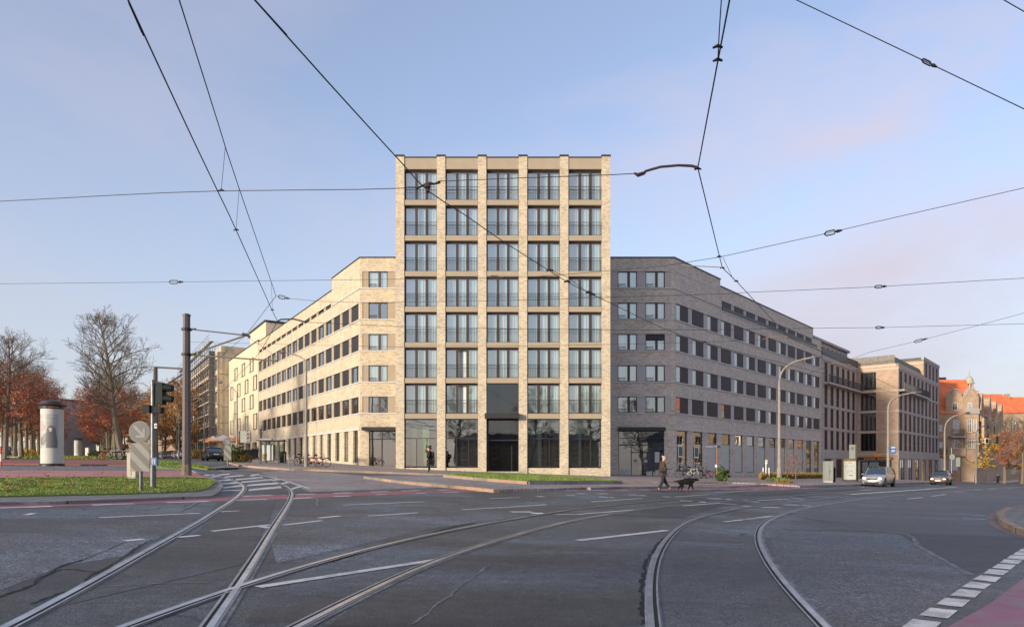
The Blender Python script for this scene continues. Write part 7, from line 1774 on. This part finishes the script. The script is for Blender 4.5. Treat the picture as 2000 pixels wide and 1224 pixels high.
def person(p, rz, label, J, cloth, hairc, extra=None, cat='person'):
    """J: joint name -> position; x is the way the person walks"""
    t = empty('person', p, rz, label, cat)
    names = ['pelvis', 'waist', 'chest', 'neck', 'head0', 'head1', 'shL', 'elL', 'wrL', 'haL', 'shR', 'elR', 'wrR', 'haR', 'hipL', 'knL', 'anL', 'toL', 'hipR', 'knR', 'anR', 'toR']
    ed = [('pelvis', 'waist'), ('waist', 'chest'), ('chest', 'neck'), ('neck', 'head0'), ('head0', 'head1'), ('chest', 'shL'), ('shL', 'elL'), ('elL', 'wrL'), ('wrL', 'haL'), ('chest', 'shR'), ('shR', 'elR'), ('elR', 'wrR'), ('wrR', 'haR'),
          ('pelvis', 'hipL'), ('hipL', 'knL'), ('knL', 'anL'), ('anL', 'toL'), ('pelvis', 'hipR'), ('hipR', 'knR'), ('knR', 'anR'), ('anR', 'toR')]
    rad = dict(pelvis=(.13, .11), waist=(.13, .10), chest=(.15, .11), neck=.055, head0=(.092, .092), head1=(.098, .098), sh=.06, el=.042, wr=.03, ha=.035, hip=.085, kn=.06, an=.042, to=.035)
    ix = {n: i for i, n in enumerate(names)}
    b = skinned('body', [J[n] for n in names], [(ix[a], ix[c]) for a, c in ed], [rad.get(n, rad.get(n[:2], rad.get(n[:3]))) for n in names], SKIN, t)
    def chain(name, ns, rr, mat, edges=None):
        e = edges or [(i, i + 1) for i in range(len(ns) - 1)]
        return skinned(name, [J[n] if isinstance(n, str) else n for n in ns], e, rr, mat, b)
    # jacket: torso and sleeves in one, trousers, shoes
    chain('jacket', ['pelvis', 'waist', 'chest', 'shL', 'elL', 'wrL', 'shR', 'elR', 'wrR', tuple(Vector(J['chest']).lerp(Vector(J['neck']), .6)), tuple(Vector(J['pelvis']) + Vector((0, 0, -.13)))], [(.185, .155), (.175, .14), (.19, .145), .085, .065, .05, .085, .065, .05, .075, (.18, .15)], cloth[0], [(0, 1), (1, 2), (2, 3), (3, 4), (4, 5), (2, 6), (6, 7), (7, 8), (2, 9), (0, 10)])
    chain('trousers', ['pelvis', 'hipL', 'knL', 'anL', 'hipR', 'knR', 'anR'], [(.14, .12), .105, .08, .06, .105, .08, .06], cloth[1], [(0, 1), (1, 2), (2, 3), (0, 4), (4, 5), (5, 6)])
    for s in 'LR': chain('shoe', ['an' + s, 'to' + s], [.055, .045], cloth[2])
    h = Vector(J['head1']); chain('hair', [tuple(h + Vector((-.045, 0, -.05))), tuple(h + Vector((-.025, 0, .03)))], [(.115, .12), (.12, .12)], hairc)
    fx = Vector(J['head0']).lerp(h, .45); MB().tube([fx + Vector((.07, 0, .01)), fx + Vector((.105, 0, -.015))], [.012, .018], 6).build('nose', SKIN, b)
    for s in (-1, 1):
        MB().lathe([(.002, -.01), (.012, 0), (.002, .01)], tuple(fx + Vector((.075, .03 * s, .02))), 8).build('eye', M['black'], b); MB().lathe([(.003, -.03), (.02, 0), (.003, .03)], tuple(fx + Vector((-.0, .085 * s, 0))), 8).build('ear', SKIN, b)
    MB().box(-.004, .004, -.025, .025, -.004, .004).xf(Matrix.Translation(fx + Vector((.08, 0, -.045)))).build('mouth', plain('lip', (.35, .12, .10), .6), b)
    for s in 'LR':      # fingers
        w_, ha = Vector(J['wr' + s]), Vector(J['ha' + s]); d = (ha - w_).normalized(); sd = perp(d); nn = d.cross(sd)
        for k in range(4): q = ha + sd * (.026 * (k - 1.5)) + d * .02; skinned('finger', [tuple(q), tuple(q + d * .035 + nn * .008), tuple(q + d * .055 + nn * .03)], [(0, 1), (1, 2)], [.010, .009, .008], SKIN, b, sub=1)
        q = ha - sd * .035 - d * .01; skinned('thumb', [tuple(q), tuple(q - sd * .025 + d * .02), tuple(q - sd * .03 + d * .045)], [(0, 1), (1, 2)], [.012, .010, .009], SKIN, b, sub=1)
    return t, b
brown, khaki, navy = plain('brown jacket', (.055, .035, .028), .85), plain('khaki coat', (.16, .11, .06), .85), plain('dark trousers', (.02, .02, .026), .85)
J = dict(pelvis=(0, 0, .92), waist=(.02, 0, 1.08), chest=(.04, 0, 1.34), neck=(.06, 0, 1.49), head0=(.085, 0, 1.56), head1=(.10, 0, 1.68), shL=(.03, .19, 1.40), elL=(.02, .24, 1.13), wrL=(.24, .14, 1.09), haL=(.30, .10, 1.10), shR=(.03, -.19, 1.40), elR=(-.03, -.25, 1.14), wrR=(.20, -.16, 1.08), haR=(.27, -.12, 1.09),
         hipL=(0, .09, .88), knL=(.14, .09, .49), anL=(.36, .09, .13), toL=(.50, .09, .12), hipR=(0, -.09, .88), knR=(-.02, -.09, .48), anR=(-.22, -.09, .11), toR=(-.10, -.09, .035))
p = G(1294, 958)
pr, bd = person(p, R(4), 'white haired person in brown jacket and dark trousers walking right behind a black dog', J, [brown, navy, plain('tan shoes', (.13, .085, .05), .8)], plain('white hair', (.62, .55, .42), .9))
skinned('coat_hem', [(0, 0, .93), (.0, 0, .70)], [(0, 1)], [(.19, .155), (.185, .16)], khaki, bd)
skinned('cuff', [J['elR'], tuple(Vector(J['elR']).lerp(Vector(J['wrR']), .7))], [(0, 1)], [.068, .056], khaki, bd)
o = MB().box(.30, .42, -.10, .04, 1.04, 1.07).build('phone', M['black'], None); o.parent = bd
J2 = dict(pelvis=(0, 0, .93), waist=(0, 0, 1.09), chest=(.02, 0, 1.36), neck=(.05, 0, 1.51), head0=(.075, 0, 1.58), head1=(.09, 0, 1.70), shL=(.0, .19, 1.41), elL=(-.02, .24, 1.13), wrL=(.12, .18, .94), haL=(.15, .17, .87), shR=(.0, -.19, 1.41), elR=(-.03, -.24, 1.14), wrR=(.10, -.20, .94), haR=(.13, -.19, .87),
          hipL=(0, .08, .89), knL=(.05, .08, .49), anL=(-.02, .08, .09), toL=(.12, .08, .035), hipR=(0, -.08, .89), knR=(.06, -.08, .49), anR=(.04, -.08, .09), toR=(.18, -.08, .035))
pb, bd = person(G(839, 921.5, .12), R(180), 'person in black with a backpack walking left along the foot of the tall building', J2, [M['black'], M['black'], M['dark']], plain('dark cap', (.03, .02, .02), .9))
skinned('backpack', [(-.20, 0, 1.02), (-.22, 0, 1.25), (-.19, 0, 1.44)], [(0, 1), (1, 2)], [(.13, .11), (.15, .13), (.12, .09)], M['dark'], bd)
# cyclist far right
J3 = dict(pelvis=(-.2, 0, .98), waist=(-.14, 0, 1.13), chest=(-.02, 0, 1.36), neck=(.03, 0, 1.50), head0=(.06, 0, 1.57), head1=(.08, 0, 1.69), shL=(.0, .19, 1.40), elL=(.16, .24, 1.16), wrL=(.30, .22, 1.02), haL=(.36, .22, 1.0), shR=(.0, -.19, 1.40), elR=(.16, -.24, 1.16), wrR=(.30, -.22, 1.02), haR=(.36, -.22, 1.0),
          hipL=(-.18, .09, .95), knL=(.15, .10, .72), anL=(-.02, .10, .40), toL=(.1, .10, .36), hipR=(-.18, -.09, .95), knR=(.05, -.10, .56), anR=(-.1, -.10, .18), toR=(.03, -.10, .13))
pp = at(1949, 124)
person(pp, hd + .35, 'cyclist in dark clothes riding towards the camera at the far right', J3, [navy, navy, M['dark']], plain('brown hair', (.08, .04, .02), .9)); bicycle('bicycle ridden by the person in dark clothes at the far right', pp, hd + .35, fd, 1)
# dog
def dog():
    p = G(1340, 959.3); t = empty('dog', p, R(2), 'black dog with tan legs and muzzle trotting right ahead of the walking person', 'dog')
    V = [(-.30, 0, .50), (-.12, 0, .50), (.10, 0, .49), (.26, 0, .50), (.38, 0, .56), (.46, 0, .60), (.56, 0, .575), (.65, 0, .55),      # rump .. muzzle
         (-.42, 0, .52), (-.62, 0, .50),                                                                                              # tail
         (-.28, .075, .40), (-.22, .08, .30), (-.36, .08, .17), (-.30, .08, .03), (-.25, .08, .015),
         (-.28, -.075, .40), (-.16, -.08, .29), (-.26, -.08, .17), (-.16, -.08, .03), (-.11, -.08, .015),
         (.24, .075, .38), (.20, .08, .24), (.13, .08, .13), (.12, .08, .025), (.17, .08, .015),
         (.25, -.075, .38), (.29, -.08, .22), (.33, -.08, .12), (.36, -.08, .025), (.41, -.08, .015)]
    E = [(0, 1), (1, 2), (2, 3), (3, 4), (4, 5), (5, 6), (6, 7), (0, 8), (8, 9), (0, 10), (10, 11), (11, 12), (12, 13), (13, 14), (0, 15), (15, 16), (16, 17), (17, 18), (18, 19), (3, 20), (20, 21), (21, 22), (22, 23), (23, 24), (3, 25), (25, 26), (26, 27), (27, 28), (28, 29)]
    Rd = [(.10, .11), (.095, .10), (.115, .135), (.11, .13), .075, .07, .045, .032, .03, .016, .07, .05, .028, .022, .025, .07, .05, .028, .022, .025, .06, .036, .026, .022, .026, .06, .036, .026, .022, .026]
    b = skinned('body', V, E, Rd, plain('black fur', (.006, .006, .006), .8, spec=.2), t, 2)
    tan = plain('tan fur', (.38, .17, .07), .9)
    for a, c in ((11 + 1, 13), (17, 18), (22, 23), (27, 28)): skinned('tan_leg', [tuple(Vector(V[a]).lerp(Vector(V[c]), .35)), tuple(Vector(V[c]) + Vector((.01, 0, .0)))], [(0, 1)], [.031, .03], tan, b, sub=1)
    skinned('tan_muzzle', [(.585, 0, .560), (.655, 0, .546)], [(0, 1)], [.040, .034], tan, b, sub=1)
    for s in (-1, 1): MB().prism([(.40, .64), (.46, .66), (.45, .56), (.41, .53)], s * .06, s * .085).build('ear', M['black'], b); MB().lathe([(.002, -.01), (.01, 0), (.002, .01)], (.53, s * .038, .61), 6).build('eye', M['dark'], b)
    MB().lathe([(.004, -.015), (.016, 0), (.004, .015)], (.69, 0, .56), 8).build('nose', M['wire'], b)
    MB().tube([(.33 + .085 * math.cos(a), .085 * math.sin(a), .56 - .03 * math.cos(a)) for a in [k * .524 for k in range(13)]], .012, 5).build('collar', M['red'], b)
dog()
